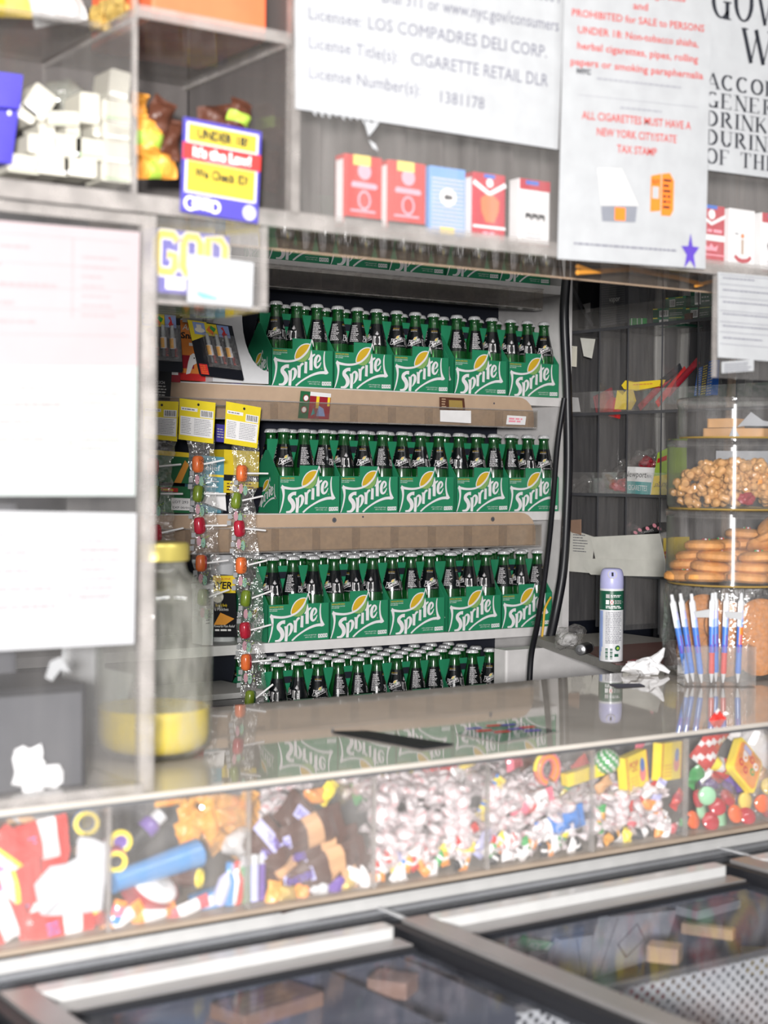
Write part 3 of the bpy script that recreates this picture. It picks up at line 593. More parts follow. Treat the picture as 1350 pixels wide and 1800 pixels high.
quad_y('ice_cream_carton', 'green ice cream pack under the freezer glass', 'carton', [(935, 1652), (975, 1657), (915, 1727), (880, 1712)], 1.590, 'ice_green', lambda b, W, H: (b.rect(W*0.86, 0, W*0.92, H, 'lgrey'), b.text('ICE', W*0.1, H*0.8, H*0.14, 'lgrey')), 0.02)
quad_y('ice_cream_carton', 'plain grey carton beside the green ice cream pack', 'carton', [(985, 1652), (1042, 1644), (1030, 1724), (950, 1738)], 1.615, 'carton_grey', lambda b, W, H: b.stroke([(W*0.5, H*0.98, 0.0012), (W*0.9, H*0.1, 0.0012)], 'print_dark'), 0.012)
# --- notices and papers
def d_license(b, W, H):
    def T(s, x, y, h, w): b.text(s, W*x, H*y, H*h, 'print_grey', width=W*w)
    T('42 Broadway, New York, NY 10004', 0.32, 0.85, 0.075, 0.66); T('Dial 311 or www.nyc.gov/consumers', 0.30, 0.685, 0.072, 0.68); T('Licensee: LOS COMPADRES DELI CORP.', 0.045, 0.52, 0.072, 0.89)
    T('License Title(s):   CIGARETTE RETAIL DLR', 0.045, 0.355, 0.072, 0.90); T('License Number(s):', 0.045, 0.185, 0.072, 0.40); T('1381178', 0.52, 0.165, 0.068, 0.17)
quad_y('license_sheet', 'white license sheet for LOS COMPADRES DELI CORP taped to the rack', 'notice', [(518, -120), (994, -38), (981, 263), (520, 191)], 1.612, 'paper_white', d_license)
b = MB(FY(0, 1.615, 0))
for k in range(9): x = 0.985+0.010*k; b.shape([(x, 1.930), (x+0.008, 1.929), (x+0.006, 1.922-0.006*rnd.random()), (x+0.001, 1.924)], 'paper_white')
b.shape([(1.058, 1.932), (1.086, 1.930), (1.074, 1.914), (1.066, 1.905), (1.062, 1.915)], 'paper_white'); b.shape([(1.066, 1.901), (1.076, 1.897), (1.080, 1.889), (1.072, 1.892)], 'paper_white')
tag(b.obj('torn_paper'), 'torn white paper scraps below the license sheet', 'paper')
mat('star_purple', (84, 62, 160), 0.5); mat('pic_grey', (120, 122, 130), 0.6)
def d_nyc(b, W, H):
    R = 'print_red'
    def T(s, y, h, w, x=0.5): b.text(s, W*x, H*y, H*h, R, width=W*w, align='C', bold=0.012)
    for s, y, w in (('cigarettes, tobacco products', 0.940, 0.62), ('or electronic cigarettes', 0.895, 0.62), ('and', 0.850, 0.10), ('PROHIBITED for SALE to PERSONS', 0.802, 0.90), ('UNDER 18: Non-tobacco shisha,', 0.748, 0.82), ('herbal cigarettes, pipes, rolling', 0.696, 0.82), ('papers or smoking paraphernalia', 0.642, 0.90)): T(s, y, 0.024, w)
    b.text('NYC', W*0.09, H*0.616, H*0.016, 'print_ink', width=W*0.09, bold=0.05); b.lines(W*0.22, H*0.603, W*0.62, 1, 0.01, H*0.006, 'print_faint')
    b.rect(W*0.10, H*0.545, W*0.92, H*0.5465, 'print_faint'); b.lines(W*0.38, H*0.515, W*0.3, 1, 0.01, H*0.006, 'print_faint')
    for s, y, w in (('ALL CIGARETTES MUST HAVE A', 0.468, 0.74), ('NEW YORK CITY/STATE', 0.418, 0.54), ('TAX STAMP', 0.368, 0.27)): T(s, y, 0.026, w)
    b.shape([(W*0.27, H*0.185), (W*0.51, H*0.195), (W*0.50, H*0.140), (W*0.28, H*0.135)], 'pic_grey', 0.0006); b.shape([(W*0.24, H*0.31), (W*0.40, H*0.315), (W*0.52, H*0.195), (W*0.27, H*0.188)], 'lgrey'); b.rect(W*0.36, H*0.142, W*0.43, H*0.185, 'orange', 0.0009)
    b.shape([(W*0.60, H*0.30), (W*0.67, H*0.31), (W*0.67, H*0.185), (W*0.60, H*0.18)], 'orange'); b.shape([(W*0.675, H*0.31), (W*0.73, H*0.315), (W*0.76, H*0.29), (W*0.76, H*0.19), (W*0.74, H*0.17), (W*0.675, H*0.17)], 'orange'); b.text('NY', W*0.61, H*0.272, H*0.018, 'print_ink', z=0.0008); b.rect(W*0.61, H*0.225, W*0.655, H*0.265, 'paper_white', 0.0007); b.lines(W*0.685, H*0.285, W*0.06, 6, H*0.018, H*0.008, 'print_ink')
    b.lines(W*0.10, H*0.052, W*0.70, 1, 0.01, H*0.006, 'print_grey')
    cx, cy_, r = W*0.885, H*0.052, W*0.068
    b.shape([(cx+(r if k % 2 == 0 else r*0.40)*math.cos(PI/2+k*PI/5)*(1 if k % 2 else 1), cy_+(r if k % 2 == 0 else r*0.40)*1.45*math.sin(PI/2+k*PI/5)) for k in range(10)], 'star_purple', 0.0010)
quad_y('notice_sheet', 'white notice in red print about cigarette sales, purple star at its corner', 'notice', [(994, -80), (1252, -45), (1240, 473), (980, 455)], 1.602, 'paper_white', d_nyc)
# serif capitals of the government warning, drawn with thick and thin strokes
SER = dict(G=[('b', .42, .5, .42, .5, 50, 322), ('v', .68, 0, .42), ('h', .5, .86, .42)], O=[('b', .42, .5, .42, .5, 0, 360)], V=[('d', .02, 1, .40, 0, .15), ('d', .78, 1, .40, 0, .05), ('h', -.06, .24, .98), ('h', .62, .9, .98)],
 W=[('d', .02, 1, .32, 0, .15), ('d', .58, 1, .32, 0, .05), ('d', .50, 1, .80, 0, .15), ('d', 1.1, 1, .80, 0, .05), ('h', -.06, .2, .98), ('h', .95, 1.2, .98)], A=[('d', .40, 1, .04, 0, .05), ('d', .40, 1, .76, 0, .15), ('h', .2, .62, .3), ('h', -.08, .2, .02), ('h', .58, .92, .02)],
 C=[('b', .42, .5, .42, .5, 45, 315)], R=[('v', .14, 0, 1), ('b', .3, .75, .34, .25, -90, 90), ('d', .34, .5, .76, 0, .14)], D=[('v', .14, 0, 1), ('b', .28, .5, .5, .5, -90, 90)], I=[('v', .16, 0, 1)], E=[('v', .14, 0, 1), ('h', .1, .66, .975), ('h', .1, .5, .5), ('h', .1, .7, .025), ('k', .64, .8, 1), ('k', .68, 0, .2)],
 N=[('t', .1, 0, 1), ('d', .1, 1, .72, 0, .15), ('t', .74, 0, 1)], L=[('v', .14, 0, 1), ('h', .1, .66, .025), ('k', .64, 0, .25)], K=[('v', .14, 0, 1), ('d', .2, .4, .68, 1, .05), ('d', .34, .55, .76, 0, .15)], H=[('v', .14, 0, 1), ('v', .68, 0, 1), ('h', .14, .68, .5)], F=[('v', .14, 0, 1), ('h', .1, .66, .975), ('h', .1, .5, .5), ('k', .64, .8, 1)],
 T=[('v', .40, 0, 1), ('h', .04, .76, .975), ('k', .05, .78, 1), ('k', .75, .78, 1)], U=[('v', .14, .25, 1), ('b', .42, .28, .28, .28, 180, 360), ('t', .70, .25, 1)], P=[('v', .14, 0, 1), ('b', .3, .72, .36, .28, -90, 90)], S=[('b', .38, .75, .30, .25, 40, 270), ('b', .38, .25, .32, .25, -140, 90)])
SER[','] = [('d', .10, .10, .04, -.16, .12)]
def serif(b, s, x, y, h, m, cw):
    for ch in s:
        if ch == ' ': x += cw*0.55; continue
        def S(p, q, wd): b.stroke([(x+p[0]*cw, y+p[1]*h, wd*cw), (x+q[0]*cw, y+q[1]*h, wd*cw)], m)
        for k in SER[ch]:
            if k[0] in 'vt':
                wd = 0.17 if k[0] == 'v' else 0.05; S((k[1], k[2]), (k[1], k[3]), wd)
                if k[0] == 'v' or k[3] == 1:
                    for e in ((k[2],) if k[2] == 0 else ())+((k[3],) if k[3] == 1 else ()): b.rect(x+(k[1]-.17)*cw, y+e*h-(0.035*h if e else 0), x+(k[1]+.17)*cw, y+e*h+(0 if e else 0.035*h), m)
            elif k[0] == 'k': b.rect(x+(k[1]-.03)*cw, y+k[2]*h, x+(k[1]+.03)*cw, y+k[3]*h, m)
            elif k[0] == 'h': b.rect(x+k[1]*cw, y+k[3]*h-0.02*h, x+k[2]*cw, y+k[3]*h+0.02*h, m)
            elif k[0] == 'd': S((k[1], k[2]), (k[3], k[4]), k[5])
            else:
                n = 18; b.stroke([(x+(k[1]+(k[3]-.07)*math.cos(math.radians(k[5]+(k[6]-k[5])*i/n)))*cw, y+(k[2]+(k[4]-.03)*math.sin(math.radians(k[5]+(k[6]-k[5])*i/n)))*h, (0.05+0.13*abs(math.cos(math.radians(k[5]+(k[6]-k[5])*i/n))))*cw) for i in range(n+1)], m)
        x += cw*(0.98 if ch not in 'IW' else (0.46 if ch == 'I' else 1.3))
def d_gov(b, W, H):
    m = 'print_ink'
    serif(b, 'GOVE', W*0.01, H*0.760, H*0.205, m, W*0.170); serif(b, 'WA', W*0.245, H*0.562, H*0.170, m, W*0.195)
    for i, (s, cw) in enumerate((('ACCORDI', 0.112), ('GENERAL,', 0.108), ('DRINK ALC', 0.108), ('DURING PR', 0.108), ('OF THE RISK', 0.102))): serif(b, s, -W*0.02+(W*0.0 if i else 0), H*(0.408-0.0935*i), H*0.076, m, W*cw)
quad_y('warning_sheet', 'white government warning sheet in black serif capitals at the right', 'notice', [(1249, -55), (1475, -18), (1470, 328), (1245, 299)], 1.608, 'paper_white', d_gov)
b = MB()
# --- cigarette packs behind the front panel
mat('pack_red', (196, 52, 46), 0.4); mat('pack_stripe', (160, 36, 34), 0.4); mat('pack_blue', (108, 150, 206), 0.4); mat('pack_maroon', (176, 30, 50), 0.4); mat('pack_white', (226, 224, 224), 0.4); mat('stamp', (228, 200, 96), 0.4); mat('glow_orange', (232, 110, 60), 0.4)
def pack_art(kind):
    def f(b, W, H):
        if kind == 'red':
            for i in range(9): b.rect(W*(0.02+0.11*i), H*0.14, W*(0.06+0.11*i), H, 'pack_stripe')
            b.rect(0, 0, W, H*0.14, 'black'); b.rect(W*0.22, H*0.86, W*0.68, H, 'stamp', 0.0008); b.disc(W*0.52, H*0.78, W*0.18, 'pink', 0.0007); b.shape([(W*0.16, H*0.57), (W*0.2, H*0.63), (W*0.82, H*0.62), (W*0.88, H*0.58), (W*0.82, H*0.54), (W*0.2, H*0.55)], 'pink', 0.0008); b.ring(W*0.52, H*0.38, W*0.15, W*0.05, 'pink', 0.0008, ry=H*0.12); b.rect(W*0.15, H*0.21, W*0.82, H*0.24, 'pink', 0.0007)
        elif kind == 'blue':
            for i in range(14): b.rect(W*0.04, H*(0.06+0.058*i), W*0.96, H*(0.085+0.058*i), 'lgrey')
            b.disc(W*0.5, H*0.57, W*0.23, 'pack_white', 0.0007, ry=H*0.13); b.shape([(W*0.38, H*0.56), (W*0.42, H*0.61), (W*0.6, H*0.60), (W*0.64, H*0.56), (W*0.58, H*0.54), (W*0.42, H*0.53)], 'print_ink', 0.0009); b.rect(W*0.28, H*0.02, W*0.68, H*0.14, 'stamp', 0.0008)
        elif kind == 'chevron':
            b.stroke([(0, H*0.86, H*0.07), (W*0.5, H*0.70, H*0.07), (W, H*0.86, H*0.07)], 'pack_white'); b.disc(W*0.5, H*0.86, W*0.11, 'pack_white', 0.0006); b.rect(W*0.32, H*0.93, W*0.66, H*0.985, 'blue', 0.0007)
            b.shape([(W*0.22, H*0.62), (W*0.36, H*0.68), (W*0.62, H*0.68), (W*0.80, H*0.60), (W*0.78, H*0.45), (W*0.64, H*0.28), (W*0.38, H*0.28), (W*0.24, H*0.44)], 'glow_orange', 0.0008)
            b.rect(0, H*0.19, W, H*0.23, 'pack_white'); b.lines(W*0.3, H*0.11, W*0.45, 2, H*0.05, H*0.03, 'pink')
        elif kind == 'chevron2':
            b.stroke([(0, H*0.84, H*0.06), (W*0.5, H*0.70, H*0.06), (W, H*0.84, H*0.06)], 'pack_white'); b.disc(W*0.5, H*0.85, W*0.13, 'pack_white', 0.0006); b.rect(W*0.2, H*0.94, W*0.7, H, 'blue', 0.0007)
            b.lines(W*0.1, H*0.56, W*0.8, 1, 0.01, H*0.05, 'pink'); b.rect(0, H*0.42, W, H*0.52, 'pack_white'); b.shape([(W*0.3, H*0.26), (W*0.25, H*0.36), (W*0.4, H*0.31), (W*0.5, H*0.38), (W*0.6, H*0.31), (W*0.75, H*0.36), (W*0.7, H*0.26)], 'pink'); b.rect(0, H*0.18, W, H*0.20, 'pink')
        elif kind == 'ribbon':
            b.stroke([(W*0.2, H*0.22, H*0.06), (W*0.35, H*0.16, H*0.07), (W*0.5, H*0.145, H*0.07), (W*0.7, H*0.16, H*0.07), (W*0.84, H*0.22, H*0.06)], 'pack_maroon'); b.rect(W*0.46, H*0.26, W*0.54, H*0.50, 'tan'); b.disc(W*0.5, H*0.56, W*0.06, 'orange'); b.lines(W*0.2, H*0.58, W*0.2, 1, .01, H*0.02, 'print_grey')
        else:
            b.rect(0, H*0.84, W, H, 'pack_maroon'); b.rect(W*0.2, H*0.92, W*0.62, H*0.98, 'blue', 0.0007); b.rect(0, 0, W, H*0.04, 'pack_maroon'); b.lines(W*0.2, H*0.18, W*0.6, 2, H*0.05, H*0.015, 'print_grey')
            for x in (0.18, 0.40, 0.62): b.shape([(W*x, H*0.45), (W*(x+0.02), H*0.50), (W*(x+0.2), H*0.49), (W*(x+0.22), H*0.43), (W*(x+0.17), H*0.36), (W*(x+0.15), H*0.43), (W*(x+0.06), H*0.43), (W*(x+0.04), H*0.37)], 'print_ink', 0.0008)
    return f
PK = [((605, 275), (672, 390), 'red', 'pack_red', 'red ribbed cigarette pack with white side stripe, left end of the row'), ((682, 284), (749, 399), 'red', 'pack_red', 'second red ribbed cigarette pack, next to the blue pack'), ((755, 291), (819, 408), 'blue', 'pack_blue', 'pale blue cigarette pack with a round emblem'), ((831, 297), (889, 414), 'chevron', 'pack_maroon', 'dark red cigarette pack with a glowing orange picture'),
      ((912, 307), (967, 417), 'cows', 'pack_white', 'white cigarette pack with black figures and a red top'), ((1243, 352), (1275, 455), 'chevron2', 'pack_maroon', 'dark red cigarette pack with chevron beside the notice'), ((1282, 356), (1328, 461), 'ribbon', 'pack_white', 'white cigarette pack with a red ribbon at the right'), ((1338, 364), (1392, 466), 'cows', 'pack_white', 'white cigarette pack cut by the right edge of view')]
for (xa, ya), (xb, yb), kind, m, lab in PK:
    p0 = on_y(xa, yb, 1.655); p1 = on_y(xb, ya, 1.655); W = p1.x-p0.x
    if W < 0.045: p0.x = p1.x-0.055; W = 0.055
    H = 0.088; z0 = RZ+0.0005
    b = MB(FY(p0.x, 1.655, z0)); b.M = Matrix.Translation((p0.x, 1.655, z0)); b.rbox(0, W, 0, 0.022, 0, H, m, 0.0015); b.M = FY(p0.x, 1.655, z0); pack_art(kind)(b, W, H)
    b.M = FX(p0.x, 1.677, z0); b.rect(0.003, 0.004, 0.019, H-0.006, 'pack_white' if kind in ('red', 'cows', 'chevron') else m, 0.0003)
    tag(b.obj('cigarette_pack'), lab, 'cigarette pack', 'cigarette packs on the rack shelf')
# --- UNDER 18 card, small purple box and white card under the rack
mat('sign_purple', (70, 63, 150), 0.45); mat('sign_yellow', (196, 172, 52), 0.45); mat('sign_red', (190, 52, 50), 0.45)
def d_under(b, W, H):
    b.rect(W*0.045, H*0.745, W*0.955, H*0.955, 'white', 0.0004); b.rect(W*0.06, H*0.755, W*0.94, H*0.945, 'sign_yellow', 0.0006); b.text('UNDER 18?', W*0.5, H*0.800, H*0.105, 'print_ink', width=W*0.66, align='C', z=0.0009, bold=0.045)
    b.rect(0, H*0.56, W, H*0.74, 'sign_red', 0.0006); b.text("It's the Law!", W*0.5, H*0.605, H*0.10, 'white', width=W*0.74, align='C', z=0.0009, bold=0.035); b.lines(W*0.3, H*0.575, W*0.42, 1, .01, H*0.012, 'pink', 0.0009)
    b.rect(W*0.045, H*0.215, W*0.955, H*0.555, 'white', 0.0004); b.rect(W*0.06, H*0.225, W*0.94, H*0.553, 'sign_yellow', 0.0005); b.text('We Check ID!', W*0.5, H*0.385, H*0.105, 'print_ink', width=W*0.70, align='C', z=0.0009, bold=0.04); b.lines(W*0.24, H*0.335, W*0.52, 3, H*0.03, H*0.010, 'amber', 0.0008)
    for x, r in ((0.12, 0.07), (0.20, 0.045), (0.28, 0.04), (0.35, 0.045), (0.43, 0.06)): b.ring(W*x, H*0.10, W*r, W*0.022, 'white', 0.0007)
    b.lines(W*0.18, H*0.165, W*0.22, 2, H*0.025, H*0.016, 'white', 0.0008); b.disc(W*0.88, H*0.10, W*0.085, 'lgrey', 0.0007); b.disc(W*0.88, H*0.10, W*0.05, 'sign_purple', 0.0009); b.disc(W*0.88, H*0.10, W*0.035, 'lgrey', 0.0011)
quad_y('age_check_sign', 'purple and yellow UNDER 18 age check card on the front of the rack', 'sign', [(323, 205), (460, 232), (453, 393), (317, 371)], 1.606, 'sign_purple', d_under, thick=0.0015)
def d_go(b, W, H):
    for ox, kind in ((0.02, 'G'), (0.36, 'O'), (0.68, 'D')):
        x0, x1, y0, y1 = W*ox, W*(ox+0.30), H*0.30, H*0.95
        q = {'G': [(x1, y1-H*.12), (x1-W*.06, y1-H*.03), (x0+W*.09, y1-H*.03), (x0+W*.04, y1-H*.12), (x0+W*.04, y0+H*.12), (x0+W*.09, y0+H*.03), (x1-W*.07, y0+H*.03), (x1-W*.03, y0+H*.10), (x1-W*.03, y0+H*.30), (x0+W*.17, y0+H*.30)],
             'O': [(x0+W*.04, y1-H*.12), (x0+W*.09, y1-H*.03), (x1-W*.09, y1-H*.03), (x1-W*.04, y1-H*.12), (x1-W*.04, y0+H*.12), (x1-W*.09, y0+H*.03), (x0+W*.09, y0+H*.03), (x0+W*.04, y0+H*.12), (x0+W*.04, y1-H*.12)],
             'D': [(x0+W*.04, y0+H*.03), (x0+W*.04, y1-H*.03), (x1-W*.09, y1-H*.03), (x1-W*.03, y1-H*.14), (x1-W*.03, y0+H*.14), (x1-W*.09, y0+H*.03), (x0+W*.04, y0+H*.03)]}[kind]
        b.stroke([(x, y, W*0.125) for x, y in q], 'white', 0.0005); b.stroke([(x, y, W*0.095) for x, y in q], 'sign_yellow', 0.0008)
    b.rect(W*0.18, H*0.06, W*0.44, H*0.26, 'white', 0.0005); b.rect(W*0.55, H*0.1, W*0.9, H*0.16, 'sign_red', 0.0005)
quad_y('candy_box', 'purple box with big yellow letters GOD inside the small clear box', 'box', [(268, 400), (403, 416), (398, 524), (266, 512)], 1.645, 'sign_purple', d_go, thick=0.03)
def d_card(b, W, H):
    b.text('Travel', W*0.10, H*0.70, H*0.075, 'print_grey', width=W*0.22); b.shape([(W*0.12, H*0.24), (W*0.24, H*0.22), (W*0.46, H*0.14), (W*0.44, H*0.09), (W*0.22, H*0.10), (W*0.15, H*0.16)], 'pack_blue'); b.lines(W*0.6, H*0.30, W*0.25, 2, H*0.08, H*0.02, 'lgrey')
quad_y('white_card', 'white card with a blue swoosh taped on the small clear box', 'card', [(331, 446), (446, 462), (443, 540), (330, 531)], 1.618, 'paper_white', d_card, thick=0.0015)
# --- papers on the left screen and the right panel
def d_form(seed):
    def f(b, W, H):
        r = random.Random(seed)
        for k in range(5): y = H*(0.92-0.17*k-0.04*r.random()); b.rect(W*0.02, y, W*0.95, y+H*0.004, 'print_form')
        b.rect(W*0.65, H*0.35, W*0.656, H*0.92, 'print_form'); b.lines(W*0.1, H*0.82, W*0.5, 5, H*0.13, H*0.02, 'print_form', r=r, fill=0.4); b.lines(W*0.7, H*0.78, W*0.22, 7, H*0.07, H*0.014, 'print_form', r=r, fill=0.5)
    return f
quad_y('pink_form', 'large pink form taped at the top of the left clear screen', 'paper', [(-110, 378), (246, 408), (242, 643), (-110, 643)], 1.6145, 'paper_pink', d_form(1))
quad_y('pale_form', 'pale form taped below the pink one on the left clear screen', 'paper', [(-110, 643), (242, 643), (238, 872), (-110, 872)], 1.6150, 'paper_mint', d_form(2))
quad_y('faded_paper', 'faded white paper taped lowest on the left clear screen', 'paper', [(-110, 896), (240, 902), (236, 1132), (-110, 1150)], 1.6145, 'paper_faded', d_form(3))
pn = thing('acrylic_shield', 'clear acrylic panel at the right edge, under the cigarette packs', 'panel', (1.80, 1.625, 1.45))
b = MB(); b.box(1.667, 2.10, 1.624, 1.628, 1.640, 1.784, 'acrylic_thin'); b.obj('sheet', pn); b = MB(); b.box(1.665, 1.669, 1.623, 1.629, 1.640, 1.785, 'acrylic_edge'); b.obj('edge_strip', pn)
def d_rpaper(b, W, H):
    for y in (0.97, 0.86, 0.71, 0.55, 0.42, 0.30, 0.16): b.rect(W*0.02, H*y, W*0.98, H*y+0.0006, 'print_grey')
    b.lines(W*0.05, H*0.93, W*0.85, 6, H*0.14, H*0.014, 'print_grey', fill=0.4)
quad_y('receipt_paper', 'white ruled paper taped on the right clear panel', 'paper', [(1262, 478), (1420, 492), (1415, 640), (1262, 628)], 1.619, 'paper_white', d_rpaper)
quad_y('small_label', 'small white label of fine print below the ruled paper', 'label', [(1269, 636), (1325, 632), (1325, 652), (1269, 656)], 1.618, 'paper_white', lambda b, W, H: b.lines(W*0.06, H*0.72, W*0.86, 4, H*0.2, H*0.07, 'print_dark'))
for px, lab in ((1030, 'amber plastic strip sagging under the rack behind the notice'), (1295, 'amber plastic strip tucked behind the ruled paper')):
    p = on_y(px, 482 if px < 1100 else 516, 1.72); b = MB(); L_ = 0.24
    if px < 1100: b.tube([on_y(1015, 479, 1.72), on_y(1110, 473, 1.74), on_y(1190, 488, 1.75), on_y(1235, 500, 1.76)], 0.0035, 'amber'); 
    else: b.tube([on_y(1222, 502, 1.76), on_y(1262, 492, 1.72), on_y(1340, 512, 1.70)], 0.003, 'amber')
    tag(b.obj('plastic_strip'), lab, 'strip')

# ------------------------------------------------------------------ rack of cables and goods on the right wall
RX = 2.745
mat('cable_black', (16, 16, 22), 0.4); mat('cable_white', (190, 188, 184), 0.5); mat('cable_grey', (120, 118, 116), 0.5); mat('cable_yellow', (206, 164, 50), 0.5); mat('card_white', (206, 204, 196), 0.7); mat('card_brown', (140, 112, 94), 0.7)
cr = thing('cable_rack', 'tall clear shelf rack on the right wall, cables hanging behind it', 'rack', (2.85, 2.85, 1.10))
for z in (2.075, 1.872, 1.658, 1.451, 1.252):
    b = MB(); b.box(RX, 2.955, 2.20, 3.226, z-0.005, z, 'acrylic_smoke'); b.box(RX-0.002, RX-0.0002, 2.20, 3.226, z-0.006, z+0.001, 'dgrey'); b.obj('shelf', cr)
    b = MB(); b.box(RX-0.0015, RX+0.0005, 2.20, 3.226, z+0.0015, z+0.055, 'acrylic_thin'); b.obj('front_lip', cr)
for y in (3.227, 3.078, 2.972, 2.851, 2.730, 2.605, 2.48, 2.35, 2.205):
    b = MB(); b.box(RX, RX+0.205, y-0.0012, y+0.0012, 1.11, 2.25, 'acrylic_thin'); b.box(RX-0.0012, RX+0.001, y-0.0015, y+0.0015, 1.11, 2.25, 'dgrey'); b.obj('upright', cr)
for i, (y, x, r, m, lab) in enumerate(((3.16, 3.02, .012, 'cable_black', 'thick black cable behind the far end of the clear rack'), (3.11, 3.00, .014, 'cable_white', 'white cable behind the first compartment of the clear rack'), (3.065, 3.035, .011, 'cable_grey', 'grey cable behind the clear rack, next to the white one'), (3.02, 3.00, .013, 'cable_white', 'second white cable behind the clear rack'), (2.97, 3.02, .010, 'cable_black', 'thin black cable behind the clear rack'),
     (2.93, 3.01, .015, 'cable_grey', 'thick grey cable behind the second upright of the clear rack'), (2.89, 3.03, .012, 'tan', 'tan cable behind the clear rack'), (2.83, 3.02, .010, 'cable_grey', 'grey cable nearest the cigarette carton'))):
    b = MB(); b.tube([(x, y+0.018*math.sin(z*4+i*0.4), z) for z in [0.0+2.9*k/24 for k in range(25)]], r, m); tag(b.obj('hanging_cable'), lab, 'cable', 'cables behind the clear rack')
def qx(name, label, cat, q, X, m, deco=None, thick=0.03, group=None, side=None): return quad_y(name, label, cat, q, X, m, deco, thick, group, 0.0, side, True)
qx('padded_pouch', 'black ribbed pouch with white lettering on the top rack shelf', 'pouch', [(1057, 492), (1098, 488), (1099, 568), (1056, 574)], 2.80, 'dgrey', lambda b, W, H: ([b.rect(W*0.02, H*(0.05+0.05*i), W*0.98, H*(0.062+0.05*i), 'black') for i in range(19)], b.text('vapor', W*0.35, H*0.5, H*0.12, 'lgrey', width=W*0.45)), thick=0.05)
qx('padded_pouch', 'black pouch with straps at the far end of the top rack shelf', 'pouch', [(1004, 500), (1042, 490), (1042, 572), (1003, 580)], 2.80, 'black', lambda b, W, H: (b.stroke([(0, H, W*0.12), (W*0.6, H*0.35, W*0.14), (W, 0, W*0.1)], 'dgrey'), b.rect(W*0.55, H*0.3, W*0.9, H*0.5, 'grey')), thick=0.05)
def d_gpack(b, W, H):
    b.rect(0, H*0.82, W, H, 'carton_green', 0.0003); b.rect(0, H*0.9, W*0.14, H, 'yellow'); b.barcode(W*0.20, H*0.08, W*0.48, H*0.78); b.lines(W*0.5, H*0.88, W*0.45, 1, .01, H*0.06, 'yellow'); b.lines(W*0.52, H*0.4, W*0.4, 2, H*0.2, H*0.08, 'lgrey')
mat('pack_green', (16, 74, 54), 0.4)
for q, lab in (([(1148, 543), (1206, 540), (1205, 556), (1148, 559)], 'dark green carton with barcode, upper one of the stack on the top rack shelf'), ([(1148, 559), (1205, 556), (1204, 573), (1148, 576)], 'dark green carton with barcode, lower one of the stack on the top rack shelf'), ([(1206, 542), (1250, 538), (1250, 556), (1205, 562)], 'dark green carton beside the stacked ones'), ([(1170, 524), (1206, 520), (1206, 539), (1170, 542)], 'small dark green pack lying on the stacked green cartons'), ([(1214, 506), (1252, 502), (1252, 536), (1214, 539)], 'dark green carton standing at the near end of the top rack shelf')):
    qx('green_carton', lab, 'carton', q, 2.79, 'pack_green', d_gpack, 0.06, 'dark green cartons on the rack')
qx('small_box', 'small brown box at the end of the dark green cartons', 'box', [(1203, 552), (1214, 550), (1214, 565), (1203, 567)], 2.782, 'brown', None, 0.02)
for k, px in enumerate((1110, 1120, 1128)):
    qx('green_packet', 'bright green sweet packet left of the dark green cartons', 'packet', [(px-3, 560), (px+4, 559), (px+4, 571), (px-3, 573)], 2.79, 'green', lambda b, W, H: b.rect(W*0.4, 0, W*0.6, H, 'white'), 0.01, 'green packets on the rack')
def packet(name, label, cat, p, wd, ht, d, ang, m, mf=None, deco=None, group=None, frame=None, tilt=0.0, yaw=0.0, seed=0, wob=0.0, crimp=0.09):
    F = (frame or FY)(*p); b = MB(F @ Matrix.Rotation(ang, 4, 'Z') @ Matrix.Rotation(tilt, 4, 'X') @ Matrix.Rotation(yaw, 4, 'Y'))
    b.pillow(wd, ht, d, mf or (lambda u, v, t: m), crimp=crimp, wob=wob, seed=seed)
    if deco:
        M0 = b.M; b.wrap = lambda q: Vector((q.x, q.y, q.z+0.0006+d/2*(max(0, math.sin(PI*min(1, max(0, (q.x/wd+0.5-crimp)/(1-2*crimp)))))**0.45*max(0, math.sin(PI*min(1, max(0, q.y/ht+0.5))))**0.5)+wob*math.sin(9*(q.x/wd+0.5)+5*(q.y/ht+0.5)+seed)*d*0.5))
        deco(b); b.wrap = None
    return tag(b.obj(name, smooth=True, weld=False), label, cat, group)
for px, py, a, m, lab in ((1062, 705, 0.3, 'maroon', 'dark red sweet bag on the second rack shelf, farthest left'), (1075, 715, -0.2, 'red', 'red sweet bag under the yellow stick, second rack shelf'), (1150, 690, 0.6, 'maroon', 'long dark red twisted sweet on the second rack shelf'), (1180, 680, 0.7, 'red', 'red sweet stick leaning behind the yellow stick'), (1168, 668, 0.5, 'navy', 'dark blue sweet stick among the red ones'), (1200, 664, 0.65, 'maroon', 'dark red sweet stick nearest the blue tubes')):
    packet('sweet_bag', lab, 'sweets', on_x(px, py, 2.80), 0.075 if px < 1100 else 0.13, 0.05 if px < 1100 else 0.018, 0.014, a, m, frame=FX, seed=px)
b = MB(FX(*on_x(1128, 678, 2.785))); b.prism([(-0.075, 0.004), (-0.06, 0.016), (-0.03, 0.010), (0.075, 0.012), (0.06, -0.004), (-0.02, -0.012), (-0.065, -0.006)], -0.02, 0.0, 'yellow'); b.lines(-0.03, 0.002, 0.07, 1, .01, 0.003, 'amber'); tag(b.obj('yellow_stick'), 'yellow plastic sweet stick lying on the second rack shelf', 'sweets')
b = MB(FX(*on_x(1094, 705, 2.785))); b.prism([(-0.03, -0.02), (-0.02, 0.028), (0.0, 0.015), (0.018, 0.03), (0.03, 0.0), (0.012, -0.022)], -0.02, 0.0, 'yellow'); tag(b.obj('yellow_packet'), 'crumpled yellow sweet packet below the yellow stick', 'sweets')
